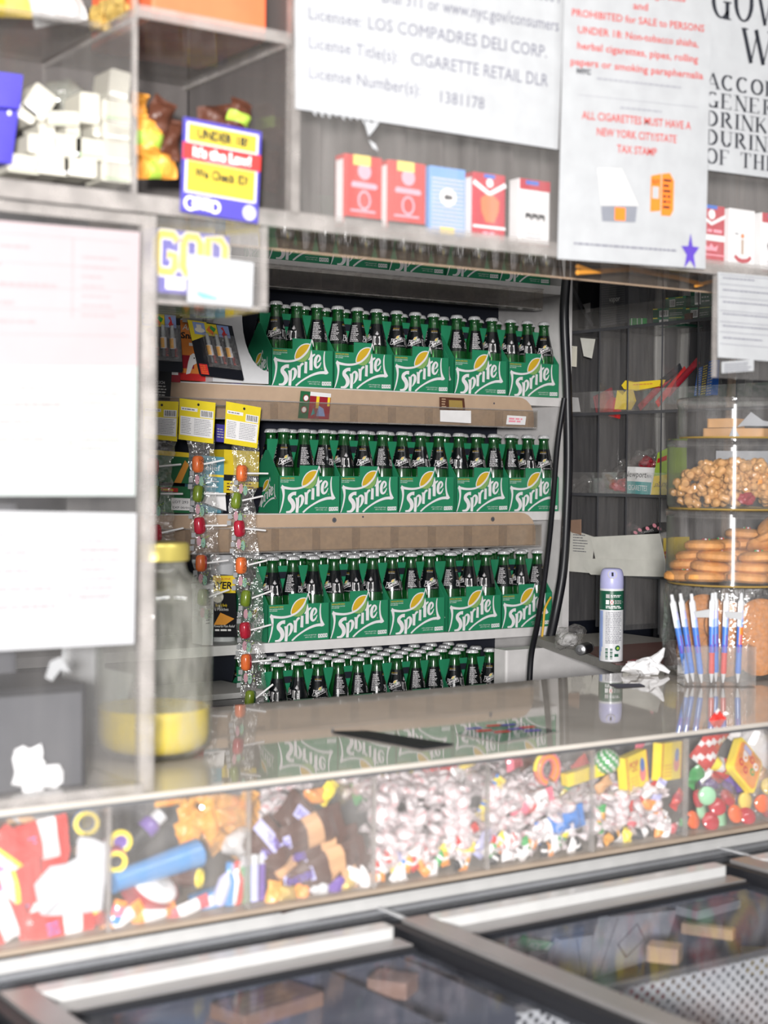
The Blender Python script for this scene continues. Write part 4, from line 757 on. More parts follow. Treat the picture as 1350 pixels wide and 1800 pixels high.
for k, px in enumerate((1228, 1238, 1248)):
    qx('patterned_tube', ['blue patterned tube at the near end of the second rack shelf', 'black patterned tube between two blue ones', 'blue patterned tube nearest the clear panel'][k], 'tube', [(px-2, 648-6*k), (px+7, 644-6*k), (px+3, 694), (px-8, 696)], 2.785, 'blue' if k != 1 else 'black', lambda b, W, H: b.lines(W*0.15, H*0.92, W*0.8, 12, H*0.08, H*0.03, 'lgrey' if k != 1 else 'yellow'), 0.02)
def d_newport(b, W, H):
    b.rect(0, 0, W, H*0.46, 'teal', 0.0003); b.text('Newport', -W*0.08, H*0.62, H*0.22, 'print_ink', width=W*0.85, shear=0.15); b.text('MENTHOL', W*0.80, H*0.62, H*0.11, 'print_grey', width=W*0.2); b.text('CIGARETTES', W*0.06, H*0.13, H*0.20, 'white', width=W*0.78)
qx('cigarette_carton', 'white and teal Newport cigarette carton on the third rack shelf', 'carton', [(1102, 820), (1148, 822), (1143, 870), (1102, 867)], 2.775, 'white', d_newport, 0.08)
def d_mango(b, W, H):
    b.rect(0, 0, W, H*0.45, 'yellow', 0.0003); b.lines(W*0.1, H*0.75, W*0.8, 1, .01, H*0.10, 'red'); b.text('Burger', W*0.95, H*0.28, -H*0.13, 'brown', width=-W*0.85); 
qx('sweet_box', 'green and yellow sweet box, print upside down, beside the cigarette carton', 'box', [(1156, 796), (1176, 786), (1176, 872), (1144, 871)], 2.77, 'lime', d_mango, 0.06)
qx('sweet_box', 'yellow box half hidden behind the cookie jars', 'box', [(1166, 946), (1186, 944), (1186, 992), (1166, 993)], 2.77, 'yellow', lambda b, W, H: b.lines(W*0.1, H*0.4, W*0.3, 2, H*0.16, H*0.1, 'red'), 0.05)
for k, (px, py, r, m, lab) in enumerate(((1075, 842, .028, 'film', 'crumpled clear wrapper on the third rack shelf, farthest from the carton'), (1100, 822, .03, 'film', 'crumpled clear wrapper leaning on the cigarette carton'), (1135, 805, .028, 'film', 'crumpled clear wrapper on top of the cigarette carton'), (1020, 855, .03, 'film', 'crumpled clear bag at the far end of the third rack shelf'), (1088, 852, .022, 'maroon', 'dark red sweet bag beside the cigarette carton'), (1138, 815, .02, 'maroon', 'dark red packet on top of the cigarette carton'))):
    b = MB(Matrix.Translation(on_x(px, py, 2.80))); b.crumple(r, m, k+2, (0.7, 1.3, 0.8), amp=0.8); tag(b.obj('wrapper', smooth=False), lab, 'wrapper')
b = MB(); q = [(987, 915), (1004, 918), (1022, 936), (1046, 944), (1040, 1000), (1046, 1008), (988, 1003)]
b.M = Matrix(); pts = [on_x(x, y, 2.735) for x, y in q]; b.M = Matrix(((0, 0, -1, 2.735), (1, 0, 0, 0), (0, 1, 0, 0), (0, 0, 0, 1))); b.prism([(p.y, p.z) for p in pts], 0, 0.003, 'card_white'); o1 = on_x(994, 935, 2.735)
b.M = FX(2.7315, o1.y, o1.z); b.barcode(0.0, -0.012, 0.02, 0.012); b.lines(0.035, 0.0, 0.06, 8, 0.007, 0.002, 'print_dark', fill=0.6); tag(b.obj('cardboard_flap'), 'torn white cardboard flap with barcode, bent over the rack front', 'cardboard')
def poly_x(name, label, cat, q, X, m, th=0.003):
    pts = [on_x(x, y, X) for x, y in q]; b = MB(Matrix(((0, 0, -1, X), (1, 0, 0, 0), (0, 1, 0, 0), (0, 0, 0, 1)))); b.prism([(p.y, p.z) for p in pts], 0, th, m); return tag(b.obj(name), label, cat)
poly_x('cardboard_flap', 'plain white cardboard flap, upper long piece on the rack front', 'cardboard', [(1040, 944), (1160, 938), (1170, 986), (1048, 982)], 2.731, 'card_white')
poly_x('cardboard_flap', 'plain greyish cardboard strip below the long white flap', 'cardboard', [(1028, 983), (1048, 982), (1170, 986), (1170, 1014), (1090, 1012), (1040, 1010), (1026, 996)], 2.726, 'card_white')
poly_x('cardboard_flap', 'brown cardboard scrap above the torn white flap', 'cardboard', [(993, 915), (1022, 913), (1022, 940), (1006, 936)], 2.729, 'card_brown')
qx('blossom_box', 'black box with pale blossoms on the fourth rack shelf', 'box', [(1108, 934), (1160, 918), (1166, 932), (1116, 944)], 2.80, 'black', lambda b, W, H: [b.disc(W*x, H*y, W*0.06, 'pink', n=8) for x, y in ((.12, .6), (.3, .8), (.55, .7), (.8, .8), (.9, .3))] and b.text('CANDIES', W*0.3, H*0.2, H*0.3, 'lgrey', width=W*0.4), 0.03)
qx('paper_note', 'cream paper note stuck on the far edge of the clear rack', 'paper', [(988, 606), (1014, 609), (1013, 645), (988, 642)], 2.7425, 'cream', lambda b, W, H: b.lines(W*0.1, H*0.9, W*0.7, 1, .01, H*0.03, 'print_grey'), 0.001)
qx('paper_note', 'torn whitish paper above the cream note on the clear rack', 'paper', [(1020, 594), (1046, 596), (1040, 630), (1026, 626)], 2.7425, 'card_white', None, 0.001)
qx('paper_note', 'grey paper square low at the far edge, second rack shelf', 'paper', [(989, 697), (1016, 699), (1020, 724), (990, 724)], 2.7425, 'lgrey', None, 0.001)
# --- cords hanging between the shelves and the rack
def cord(name, label, pts, r, m):
    b = MB(); P_ = [Vector(p) for p in pts]; q = []
    for i in range(len(P_)-1):
        p0, p1, p2, p3 = P_[max(0, i-1)], P_[i], P_[i+1], P_[min(len(P_)-1, i+2)]
        for k in range(6): t = k/6; q.append(0.5*((2*p1)+(p2-p0)*t+(2*p0-5*p1+4*p2-p3)*t*t+(3*p1-p0-3*p2+p3)*t**3))
    q.append(P_[-1]); b.tube(q, r, m, n=10); return tag(b.obj(name, smooth=True), label, 'cord')
cord('power_cord', 'thick black cord hanging down in front of the soda shelves', [on_y(992, 700, 2.98), on_y(980, 780, 2.98), on_y(972, 880, 2.95), on_y(962, 980, 2.90), on_y(946, 1090, 2.85), on_y(934, 1150, 2.80), on_y(930, 1215, 2.78)], 0.0068, 'cable_black')
cord('power_cord', 'black cord bundle beside the white shelf end', [on_y(1002, 440, 3.06), on_y(992, 540, 3.06), on_y(997, 680, 3.06), on_y(999, 800, 3.06), on_y(996, 900, 3.06), on_y(990, 1000, 3.05), on_y(976, 1080, 3.05), on_y(962, 1142, 3.04)], 0.012, 'cable_black')
cord('yellow_wire', 'thin yellow wire beside the black cords', [on_y(968, 1050, 3.03), on_y(958, 1070, 3.02), on_y(955, 1100, 3.02), on_y(951, 1135, 3.01)], 0.0028, 'cable_yellow')
# --- ledge below the rack with the spray can
mat('ledge_metal', (150, 146, 142), 0.4, metal=0.3, bump=0.3, bscale=200); mat('ledge_red', (96, 56, 52), 0.5)
lg = thing('ledge_shelf', 'worn ledge with a ribbed metal edge below the clear rack', 'ledge', (2.5, 2.6, 1.085))
b = MB(); b.prism([(2.476, 3.0), (2.262, 2.46), (2.30, 2.40), (2.73, 2.40), (2.73, 3.0)], 1.085, 1.104, 'ledge_metal'); o = b.obj('metal_edge', lg)
b = MB(); b.prism([(2.40, 2.75), (2.262, 2.475), (2.31, 2.41), (2.72, 2.41), (2.72, 2.75)], 1.104, 1.1062, 'ledge_red'); o = b.obj('top_sheet', lg); o['label'] = 'dark red top sheet'
b = MB(); p = on_y(890, 1150, 2.95); p2 = on_y(1040, 1140, 2.95); b.rbox(p.x, 2.70, 2.95, 3.0, 0.90, 1.083, 'shelf_white', 0.006); tag(b.obj('white_board'), 'thick white painted board end under the ledge', 'board')
mat('can_white', (214, 214, 216), 0.3, coat=0.3); mat('can_green', (24, 84, 62), 0.35, coat=0.3); mat('lavender', (176, 176, 216), 0.35, coat=0.2); mat('can_sky', (140, 160, 210), 0.35)
cx, cyy, cz = 2.285, 2.515, 1.1064; CRr = 0.0250
cn = thing('spray_can', 'air freshener spray can with green band and lavender cap on the ledge', 'spray can', (cx, cyy, cz))
b = MB(Matrix.Translation((cx, cyy, cz)))
b.lathe([(0.022, 0.0), (CRr, 0.002), (CRr, 0.150), (CRr, 0.1545)], 'can_white', n=40, cap=True); o = b.obj('body', cn, smooth=True)
b = MB(Matrix.Translation((cx, cyy, cz))); b.lathe([(CRr+.0004, 0.110), (CRr+.0005, 0.150)], 'can_green', n=40, cap=False); o = b.obj('green_band', cn, smooth=True); o['label'] = 'green label band'
b = MB(Matrix.Translation((cx, cyy, cz))); b.lathe([(0.0, 0.150), (CRr-.0006, 0.150), (CRr-.0006, 0.1545), (CRr, 0.156), (CRr, 0.170), (0.0246, 0.180), (0.0230, 0.188), (0.0205, 0.194), (0.016, 0.1965), (0.0, 0.1968)], 'lavender', n=40, cap=False); o = b.obj('cap', cn, smooth=True); o['label'] = 'lavender cap'
A0 = math.atan2(-cx, -cyy)                             # direction of the shopper's side
def cyl(p): a = p.x/CRr - math.atan2(cx, cyy); return Vector((cx+(CRr+0.0006+p.z)*math.sin(a), cyy-(CRr+0.0006+p.z)*math.cos(a), cz+p.y))
b = MB(); b.wrap = cyl
for k in range(4): b.rect(-0.031+0.003*k, 0.002+0.01*k, -0.028+0.003*k, 0.108, 'can_sky', 0.0001)
b.stroke([(-0.008, 0.127, 0.0005), (0.027, 0.127, 0.0005)], 'white', sub=1); b.rect(-0.012, 0.135, -0.004, 0.143, 'lgrey'); b.rect(-0.012, 0.122, -0.005, 0.131, 'white'); b.rect(-0.003, 0.122, 0.004, 0.131, 'white'); b.stroke([(-0.003, 0.122, 0.0012), (0.004, 0.131, 0.0012)], 'red', 0.0008); b.stroke([(0.004, 0.122, 0.0012), (-0.003, 0.131, 0.0012)], 'red', 0.0008)
b.lines(-0.002, 0.140, 0.024, 2, 0.003, 0.0016, 'white'); b.lines(0.006, 0.129, 0.018, 3, 0.003, 0.0014, 'lgrey'); b.lines(-0.012, 0.117, 0.034, 2, 0.0034, 0.002, 'white')
b.lines(-0.012, 0.1045, 0.036, 20, 0.0031, 0.0013, 'print_grey'); b.lines(-0.012, 0.043, 0.03, 2, 0.003, 0.0013, 'print_grey'); b.disc(0.014, 0.030, 0.006, 'can_green', n=20); b.disc(0.014, 0.030, 0.003, 'lime', 0.0008, n=12); b.rect(0.007, 0.012, 0.016, 0.018, 'can_green')
for k in range(9): b.rect(-0.012, 0.006+0.0026*k, 0.003, 0.0072+0.0026*k+0.0006*(k % 3), 'can_green')
o = b.obj('label_print', cn); o['label'] = 'fine label print'
b = MB(FR((cx-0.016, cyy-0.019, cz+0.184), (math.cos(math.radians(-38)), math.sin(math.radians(-38)), 0), (0.25, 0.3, 0.9))); b.disc(0, 0, 0.009, 'lavender', 0.0022, n=20, ry=0.009); b.ring(0, 0, 0.009, 0.002, 'lgrey', 0.0024); b.rect(-0.002, -0.004, 0.0022, 0.0045, 'navy', 0.0028); o = b.obj('nozzle', cn); o['label'] = 'oval nozzle recess'
p = on_z(1028, 1140, 1.1062+0.013); b = MB(Matrix.Translation(p) @ Matrix.Rotation(0.5, 4, 'Z') @ Matrix.Rotation(PI/2, 4, 'Y')); b.lathe([(0.004, -0.034), (0.004, -0.03), (0.011, -0.028), (0.0125, -0.025)], 'steel', n=20); b.lathe([(0.0125, -0.025), (0.0125, 0.018)], 'black', n=20, cap=False); b.lathe([(0.0125, 0.018), (0.0125, 0.026), (0.009, 0.028), (0.006, 0.036)], 'steel', n=20); tag(b.obj('small_canister', smooth=True), 'small black and silver canister lying beside the spray can', 'canister')
b = MB(Matrix.Translation(on_z(1000, 1122, 1.135))); b.crumple(0.034, 'film', 5, (1.3, 1.1, 0.8), amp=0.6); tag(b.obj('plastic_bag'), 'crumpled clear plastic bag on the ledge', 'bag')
b = MB(Matrix.Translation(on_z(998, 1124, 1.130))); b.crumple(0.023, 'lgrey', 9, (1.1, 0.9, 0.7), amp=0.4); tag(b.obj('white_bundle'), 'white bundle inside the crumpled clear bag', 'bundle')
p = on_z(1095, 1166, 1.116); b = MB(Matrix.Translation((p.x+0.03, p.y-0.012, 1.1064))); b.lathe([(0.004, 0.0), (0.022, 0.004), (0.024, 0.012), (0.015, 0.016), (0.0, 0.017)], 'maroon', n=20); tag(b.obj('red_lid', smooth=True), 'dark red round lid lying beside the spray can', 'lid')
# --- torn tissue on the counter
p = on_z(1128, 1186, TOP); b = MB(Matrix.Translation((p.x, p.y, TOP+0.016)) @ Matrix.Rotation(-0.55, 4, 'Z')); b.crumple(0.026, 'tissue', 3, (1.25, 0.8, 0.62), amp=0.8)
b.M = b.M @ Matrix.Translation((0.022, 0, 0.012)); b.tube([(0, 0, -0.004), (0.012, 0, 0.008), (0.019, 0.003, 0.02)], 0.005, 'tissue', rad=[0.011, 0.007, 0.002]); b.tube([(0.0, 0, -0.012), (0.015, -0.003, -0.016), (0.027, -0.006, -0.023)], 0.004, 'tissue', rad=[0.009, 0.006, 0.003]); tag(b.obj('tissue'), 'torn white tissue on the counter in front of the spray can', 'tissue')
b = MB(); q = [on_z(x, y, TOP+0.0012) for x, y in ((1070, 1202), (1125, 1201), (1135, 1206), (1085, 1209))]; b.poly(q, 'print_dark'); b.poly([v-Vector((0, 0, .0008)) for v in q][::-1], 'print_dark'); tag(b.obj('paper_slip'), 'dark paper slip flat on the counter below the torn tissue', 'paper')
b = MB(); q = [on_z(x, y, TOP+0.003) for x, y in ((585, 1285), (645, 1284), (797, 1307), (742, 1314))]; b.prism([(v.x, v.y) for v in q], TOP+0.0006, TOP+0.003, 'rubber'); tag(b.obj('black_strip'), 'black strip lying flat on the glossy counter', 'strip')
b = MB(); q = [on_z(x, y, TOP+0.002) for x, y in ((800, 1288), (905, 1268), (985, 1284), (880, 1304))]; b.prism([(v.x, v.y) for v in q], TOP+0.0004, TOP+0.0016, 'acrylic_dusty')
for i, (x, y) in enumerate(((832, 1280), (868, 1275), (892, 1274), (850, 1284), (905, 1281), (882, 1286), (935, 1284), (926, 1278))):
    c_ = on_z(x, y, TOP+0.0019); b.poly([c_+Vector((-0.014, -0.004, 0)), c_+Vector((0.012, -0.007, 0)), c_+Vector((0.015, 0.004, 0)), c_+Vector((-0.010, 0.007, 0))], 'star_purple' if i % 2 == 0 else 'red')
tag(b.obj('counter_sticker'), 'clear sticker with red and purple marks on the counter', 'sticker')

# ------------------------------------------------------------------ cookie jars stacked on the counter
mat('cookie', (214, 150, 84), 0.7, var=0.15, scale=90, bump=0.4, bscale=150); mat('cookie_dark', (176, 116, 66), 0.7, var=0.2, scale=90, bump=0.4, bscale=150); mat('peanut', (206, 156, 100), 0.35, var=0.2, scale=120, coat=0.3); mat('cake', (202, 156, 108), 0.7, var=0.1); mat('gold_trim', (190, 160, 90), 0.4, metal=0.4)
JX, JY = 2.150, 2.046
def tub(name, label, z0, z1, r, lid_h):
    t = thing(name, label, 'jar', (JX, JY, z0), 'clear cookie tubs stacked on the counter'); b = MB(Matrix.Translation((JX, JY, z0)))
    b.lathe([(0.0, 0.001), (r-0.006, 0.001), (r-0.001, 0.006), (r, 0.012), (r, z1-z0-lid_h)], 'jar_plastic', n=64, cap=False); b.obj('body', t, smooth=True)
    b = MB(Matrix.Translation((JX, JY, z0))); b.lathe([(0.0, 0.0), (r-0.004, 0.0), (r-0.002, 0.003)], 'gold_trim', n=64, cap=False); o = b.obj('base_rim', t, smooth=True)
    b = MB(Matrix.Translation((JX, JY, z0))); h = z1-z0; b.lathe([(r+0.0015, h-lid_h-0.002), (r+0.0022, h-lid_h), (r+0.0022, h-0.003), (r-0.001, h-0.0005), (r-0.012, h-0.001), (0.0, h-0.001)], 'acrylic', n=64, cap=False); o = b.obj('lid', t, smooth=True)
tub('cookie_tub', 'short clear tub of brown cakes at the top of the tub stack', 1.5665, 1.640, 0.100, 0.014)
tub('cookie_tub', 'wide clear tub of peanut brittle, second from the top', 1.4395, 1.566, 0.118, 0.012)
tub('cookie_tub', 'wide clear tub of round golden cookies, third from the top', 1.3045, 1.439, 0.118, 0.012)
for i, (a, rr, zz, sx, lab) in enumerate(((-2.75, 0.05, 1.5685, 0.05, 'brown cake slab lowest at the left in the top tub'), (-2.65, 0.052, 1.5855, 0.045, 'brown cake slab stacked on another in the top tub'), (-2.0, 0.05, 1.5685, 0.05, 'brown cake slab in the middle of the top tub'), (-1.2, 0.055, 1.5685, 0.06, 'brown cake slab at the right in the top tub'))):
    b = MB(Matrix.Translation((JX+rr*math.cos(a), JY+rr*math.sin(a), zz)) @ Matrix.Rotation(a+1.4, 4, 'Z')); b.rbox(-sx*0.62, sx*0.62, -0.022, 0.022, 0, 0.016, 'cake', 0.006); tag(b.obj('cake_slab'), lab, 'cake', 'cake slabs in the top tub')
b = MB(FR((JX-0.055, JY-0.068, 1.5685), (0.828, -0.56, 0), (0.1, 0.1, 1))); b.shape([(-0.02, 0.0), (0.0, 0.0), (-0.012, 0.02)], 'paper_white', 0); b.shape([(-0.005, 0.018), (0.02, 0.045), (0.04, 0.03), (0.08, 0.022), (0.05, 0.02), (0.01, 0.02)], 'paper_white', 0.0); b.shape([(-0.005, 0.018), (0.02, 0.045), (0.04, 0.03), (0.08, 0.022), (0.05, 0.02), (0.01, 0.02)][::-1], 'paper_white', -0.001); tag(b.obj('wax_paper'), 'white wax paper between the cakes in the top tub', 'paper')
r_ = random.Random(11)
mat('clusters', (206, 156, 100), 0.35)
for i in range(270):
    for _ in range(40):
        a = r_.uniform(-PI, PI); rr = 0.108*math.sqrt(r_.random()); x, y = rr*math.cos(a), rr*math.sin(a); fr = -(x*0.56+y*0.83)
        if fr > -0.01 and (fr > 0.045 or r_.random() < 0.45): break
    lat = x*0.828-y*0.56; hmax = max(0.02, 0.086-0.55*abs(lat+0.02)**1.15+0.006*math.sin(60*lat)-0.5*max(0, 0.05-fr)*0.5); z = 1.447+hmax*r_.random()**0.7
    if i == 0:
        b = MB(); b.lathe([(0.0, -0.0085), (0.0050, -0.0066), (0.0064, -0.003), (0.0052, 0.0005), (0.0064, 0.004), (0.0048, 0.0074), (0.0, 0.009)], 'peanut', n=10, cap=False); pn0 = b.obj('peanut', smooth=True, at=(0, 0, 0)); tag(pn0, 'shiny brown peanut in the peanut brittle tub', 'peanut', 'peanuts in the second tub'); o = pn0
    else: o = pn0.copy(); col.objects.link(o)
    o.location = (JX+x, JY+y, z); o.rotation_euler = (r_.uniform(0, 6), r_.uniform(0, 6), r_.uniform(0, 6)); s = r_.uniform(0.95, 1.4); o.scale = (s, s, s)
for k, (lx, m, lab) in enumerate(((-0.005, 'maroon', 'dark red nut cluster in the peanut tub'), (0.03, 'peanut', 'flat peanut brittle piece leaning in the second tub'))):
    b = MB(Matrix.Translation((JX-0.05+lx*0.9, JY-0.085+0.0*lx, 1.46+0.012*k))); b.crumple(0.014, m, 4+k, (1.2, 0.7, 0.8), amp=0.5); tag(b.obj('nut_cluster'), lab, 'sweet')
b = MB(FR((JX-0.005, JY-0.085, 1.485), (0.75, -0.5, -0.45), (0.5, 0.1, 0.8))); b.box(-0.02, 0.02, -0.018, 0.018, 0, 0.006, 'brown'); b.rect(-0.018, -0.016, 0.018, 0.016, 'amber', 0.0065); tag(b.obj('brittle_bar'), 'dark wrapped brittle bar leaning in the peanut tub', 'sweet')
b = MB(Matrix.Translation((JX, JY, 1.447))); b.lathe([(0.113, 0.02), (0.113, 0.10)], 'paper_white', n=20, a0=math.radians(-15), a1=math.radians(60), cap=False); tag(b.obj('tub_label'), 'white printed label on the back of the peanut tub', 'label')
FD0 = Vector((-math.sin(YAW), -math.cos(YAW), 0)); RT0 = Vector((math.cos(YAW), -math.sin(YAW), 0))
ck = MB(); ck.lathe([(0.0, 0.0), (0.030, 0.0), (0.036, 0.003), (0.036, 0.008), (0.030, 0.0115), (0.014, 0.013), (0.0, 0.0125)], 'cookie', n=28, cap=False); rr_ = random.Random(5)
for k in range(7): a = rr_.uniform(0, 6.28); q = rr_.uniform(0.0, 0.010); ck.M = Matrix.Translation((q*math.cos(a), q*math.sin(a), 0.0128)); ck.lathe([(0.0022, 0), (0.0016, 0.0016), (0.0, 0.002)], ('green', 'red', 'white', 'maroon')[k % 4], n=6, cap=False)
ck0 = ck.obj('cookie', smooth=True, at=(0, 0, 0)); tag(ck0, 'x', 'cookie', 'golden cookies in the third tub'); n = 0
CK = []
for lx, fx, nl, tl in ((-0.078, 0.010, 3, 0.1), (-0.050, 0.058, 4, 0.05), (0.022, 0.074, 3, -0.05), (0.066, 0.040, 6, -0.22), (-0.01, 0.0, 4, 0.0), (0.03, -0.03, 5, 0.0), (-0.045, -0.04, 3, 0)):
    for k in range(nl): q_ = RT0*(lx+0.010*((k*7) % 3-1)) + FD0*(fx-0.006*(k % 2)); CK.append((q_.x, q_.y, 0.0185*k, tl*k*0.5, 0.05*((k*5) % 3-1)))
for i, (x, y, z, ax, ay) in enumerate(CK):
    o = ck0 if i == 0 else ck0.copy()
    if i: col.objects.link(o)
    o.location = (JX+x, JY+y, 1.311+z); o.rotation_euler = (ax*0.5, ay+ax, i*1.3); o.scale = (1, 1, 1.45); o['label'] = 'golden cookie in the third tub, %s' % (['lying at the bottom', 'in the second layer', 'in the third layer', 'in the fourth layer', 'near the top of the high stack', 'on top of the high stack'][round(z/0.0185)])
# plastic bag of biscuits under the tubs
b = MB(Matrix.Translation((JX, JY, TOP+0.0008))); b.lathe([(0.0, 0.0), (0.110, 0.001), (0.120, 0.012), (0.122, 0.06), (0.118, 0.11), (0.122, 0.15), (0.116, 0.162)], 'film', n=40, cap=False, mod=lambda i, k: 1+0.03*math.sin(3*k+i)); tag(b.obj('biscuit_bag', smooth=True), 'clear plastic bag of big biscuits under the tub stack', 'bag')
bk = MB(); bk.lathe([(0.0, 0.0), (0.036, 0.0), (0.042, 0.005), (0.042, 0.012), (0.034, 0.018), (0.0, 0.021)], 'cookie_dark', n=26, cap=False); bk0 = bk.obj('biscuit', smooth=True, at=(0, 0, 0)); tag(bk0, 'x', 'biscuit', 'big biscuits in the bag')
FD_ = Vector((-math.sin(YAW), -math.cos(YAW), 0)); RT = Vector((math.cos(YAW), -math.sin(YAW), 0))
BK = [(-0.060, 0.045, 0.105, 0.0), (-0.072, 0.060, 0.047, 0.2), (-0.025, 0.075, 0.095, 0.1), (-0.030, 0.080, 0.045, -0.1), (0.030, 0.078, 0.048, 0.0), (0.035, 0.070, 0.10, 0.1)]
for i, (lx, fx, z, t) in enumerate(BK):
    o = bk0 if i == 0 else bk0.copy()
    if i: col.objects.link(o)
    c_ = Vector((JX, JY, TOP+z))+RT*lx+FD_*fx; o.location = c_; d_ = (FD_+RT*t+Vector((0, 0, 0.15))).normalized(); o.rotation_euler = d_.to_track_quat('Z', 'Y').to_euler(); o['label'] = 'big brown biscuit in the clear bag, %s' % ['upper left', 'lower left', 'upper one behind the pens', 'lower one behind the pens', 'lower one right of centre', 'upper one right of centre'][i]
for i in range(9):
    o = bk0.copy(); col.objects.link(o); o.location = Vector((JX, JY, TOP+0.085-0.0*i))+RT*(0.082+0.0012*i)+FD_*(0.035-0.0*i)+Vector((0, 0, 0.012*(i-4))); o.rotation_euler = (0.05, 0.1, i); o.scale = (0.72, 0.72, 0.55); o['label'] = 'biscuit in the upright column at the right of the bag'
# clear box of souvenir pens
pb = on_z(1262, 1206, TOP); pen_c = Vector((pb.x+0.008, pb.y+0.012, TOP+0.0008)); AP = -0.55
pt_ = thing('pen_box', 'clear plastic box holding printed pens in front of the tubs', 'box', pen_c)
MBX = Matrix.Translation(pen_c) @ Matrix.Rotation(AP, 4, 'Z')
b = MB(MBX); W2, D2, H2 = 0.062, 0.026, 0.068
b.box(-W2, W2, -D2, -D2+0.0015, 0.0016, H2, 'acrylic'); b.obj('front_wall', pt_); b = MB(MBX); b.box(-W2, W2, D2-0.0015, D2, 0.0016, H2*0.96, 'acrylic'); b.obj('back_wall', pt_)
b = MB(MBX); b.box(-W2, -W2+0.0015, -D2+0.0016, D2-0.0016, 0.0016, H2, 'acrylic'); b.obj('end_wall', pt_); b = MB(MBX); b.box(W2-0.0015, W2, -D2+0.0016, D2-0.0016, 0.0016, H2, 'acrylic'); b.obj('end_wall', pt_); b = MB(MBX); b.box(-W2, W2, -D2, D2, 0, 0.0015, 'acrylic'); b.obj('bottom', pt_)
mat('pen_blue', (70, 116, 190), 0.25, coat=0.4); mat('pen_red', (196, 74, 70), 0.25, coat=0.4); mat('pen_purple', (112, 64, 140), 0.3, coat=0.4); mat('pen_mint', (170, 204, 200), 0.3)
PEN = [(-0.050, -0.006, -0.20, 'pen_blue', 'blue gripped pen leaning farthest left'), (-0.038, 0.006, -0.16, 'pen_blue', 'blue gripped pen, second from left'), (-0.027, -0.008, -0.13, 'pen_blue', 'blue gripped pen, third from left'), (-0.010, -0.006, 0.0, 'pen_red', 'red gripped pen with a statue, left of the two'), (0.002, 0.010, -0.02, 'pen_blue', 'blue gripped pen between the red ones'), (0.010, -0.007, 0.03, 'pen_red', 'red gripped pen with a statue, right of the two'), (0.036, -0.004, 0.03, 'pen_blue', 'blue gripped pen with orange tower, farthest right')]
for x, y, ln, gm, lab in PEN:
    base = MBX @ Vector((x, y, 0.0018)); t = thing('pen', lab+', in the clear box', 'pen', base, 'souvenir pens in the clear box')
    Mp = Matrix.Translation(base) @ Matrix.Rotation(AP, 4, 'Z') @ Matrix.Rotation(ln, 4, 'Y'); b = MB(Mp)
    b.lathe([(0.0012, 0.002), (0.0030, 0.010), (0.0042, 0.018)], 'silver', n=14); b.obj('tip', t, smooth=True); b = MB(Mp); b.lathe([(0.0048, 0.018), (0.0054, 0.024), (0.0050, 0.045), (0.0054, 0.054)], gm, n=16, cap=False); o = b.obj('grip', t, smooth=True); o['label'] = 'rubber grip'
    b = MB(Mp); b.lathe([(0.0050, 0.054), (0.0053, 0.068), (0.0053, 0.085), (0.0053, 0.098), (0.0053, 0.112), (0.0050, 0.126)], 'pen_blue', n=16, cap=False, mf=lambda i, k: M['star_purple'] if i == 0 and k % 3 else M['pen_purple'] if i == 1 and k % 4 == 0 else P('orange') if ('tower' in lab and i in (1, 2) and 10 < k < 15) else M['can_sky'] if i == 3 else M['lavender'] if i == 4 else M['pen_blue'])
    b.M = Mp @ Matrix.Rotation(PI-0.3, 4, 'Z') ; b.lathe([(0.0055, 0.058), (0.0055, 0.080), (0.0055, 0.088), (0.0055, 0.096)], 'pen_mint', n=6, a0=-1.9, a1=-0.9, cap=False); b.obj('barrel', t, smooth=True)
    b = MB(Mp); b.lathe([(0.0050, 0.126), (0.0054, 0.128), (0.0054, 0.142), (0.0034, 0.146), (0.0030, 0.156), (0.0, 0.157)], 'silver', n=14, cap=False); b.obj('push_button', t, smooth=True); b = MB(Mp @ Matrix.Rotation(-0.6, 4, 'Z')); b.box(-0.0018, 0.0018, -0.0085, -0.0066, 0.100, 0.142, 'white'); b.box(-0.0018, 0.0018, -0.0066, -0.0048, 0.134, 0.142, 'white'); o = b.obj('clip', t); o['label'] = 'white clip'
for k, (x, z, wd, a) in enumerate(((-0.030, 0.122, 0.030, 0.1), (0.024, 0.120, 0.034, -0.1))):
    b = MB(MBX @ Matrix.Translation((x, -0.016, z)) @ FY(0, 0, 0) @ Matrix.Rotation(a, 4, 'Z')); b.prism([(-wd/2, 0.006), (wd/2, 0.008), (wd/2-0.003, -0.006), (-wd/2+0.004, -0.004)], 0, 0.0012, 'paper_white'); tag(b.obj('price_tag'), ['white price tag across the left pens', 'white price tag across the right pens'][k], 'price tag')

# ------------------------------------------------------------------ jar of yellow liquid and things behind the left screen
JGX, JGY = 0.889, 1.829
mat('brine', (206, 178, 20), 0.15, var=0.06, scale=20, coat=0.3); mat('brass_lid', (196, 180, 96), 0.3, metal=0.55)
jt = thing('glass_jar', 'big glass jar a third full of yellow liquid, gold lid, on the counter', 'jar', (JGX, JGY, TOP+0.0006)); T0 = Matrix.Translation((JGX, JGY, TOP+0.0006))
b = MB(T0); b.lathe([(0.0, 0.0), (0.050, 0.0), (0.062, 0.004), (0.071, 0.014), (0.0735, 0.028), (0.0735, 0.178), (0.0715, 0.195), (0.064, 0.212), (0.052, 0.224), (0.042, 0.232), (0.0395, 0.240), (0.0395, 0.262)], 'jar_glass', n=64, cap=False); b.obj('glass_body', jt, smooth=True)
b = MB(T0); b.lathe([(0.0, 0.006), (0.048, 0.006), (0.060, 0.010), (0.068, 0.018), (0.0705, 0.030), (0.0705, 0.062), (0.0, 0.062)], 'brine', n=64, cap=False); o = b.obj('liquid', jt, smooth=True); o['label'] = 'yellow liquid'
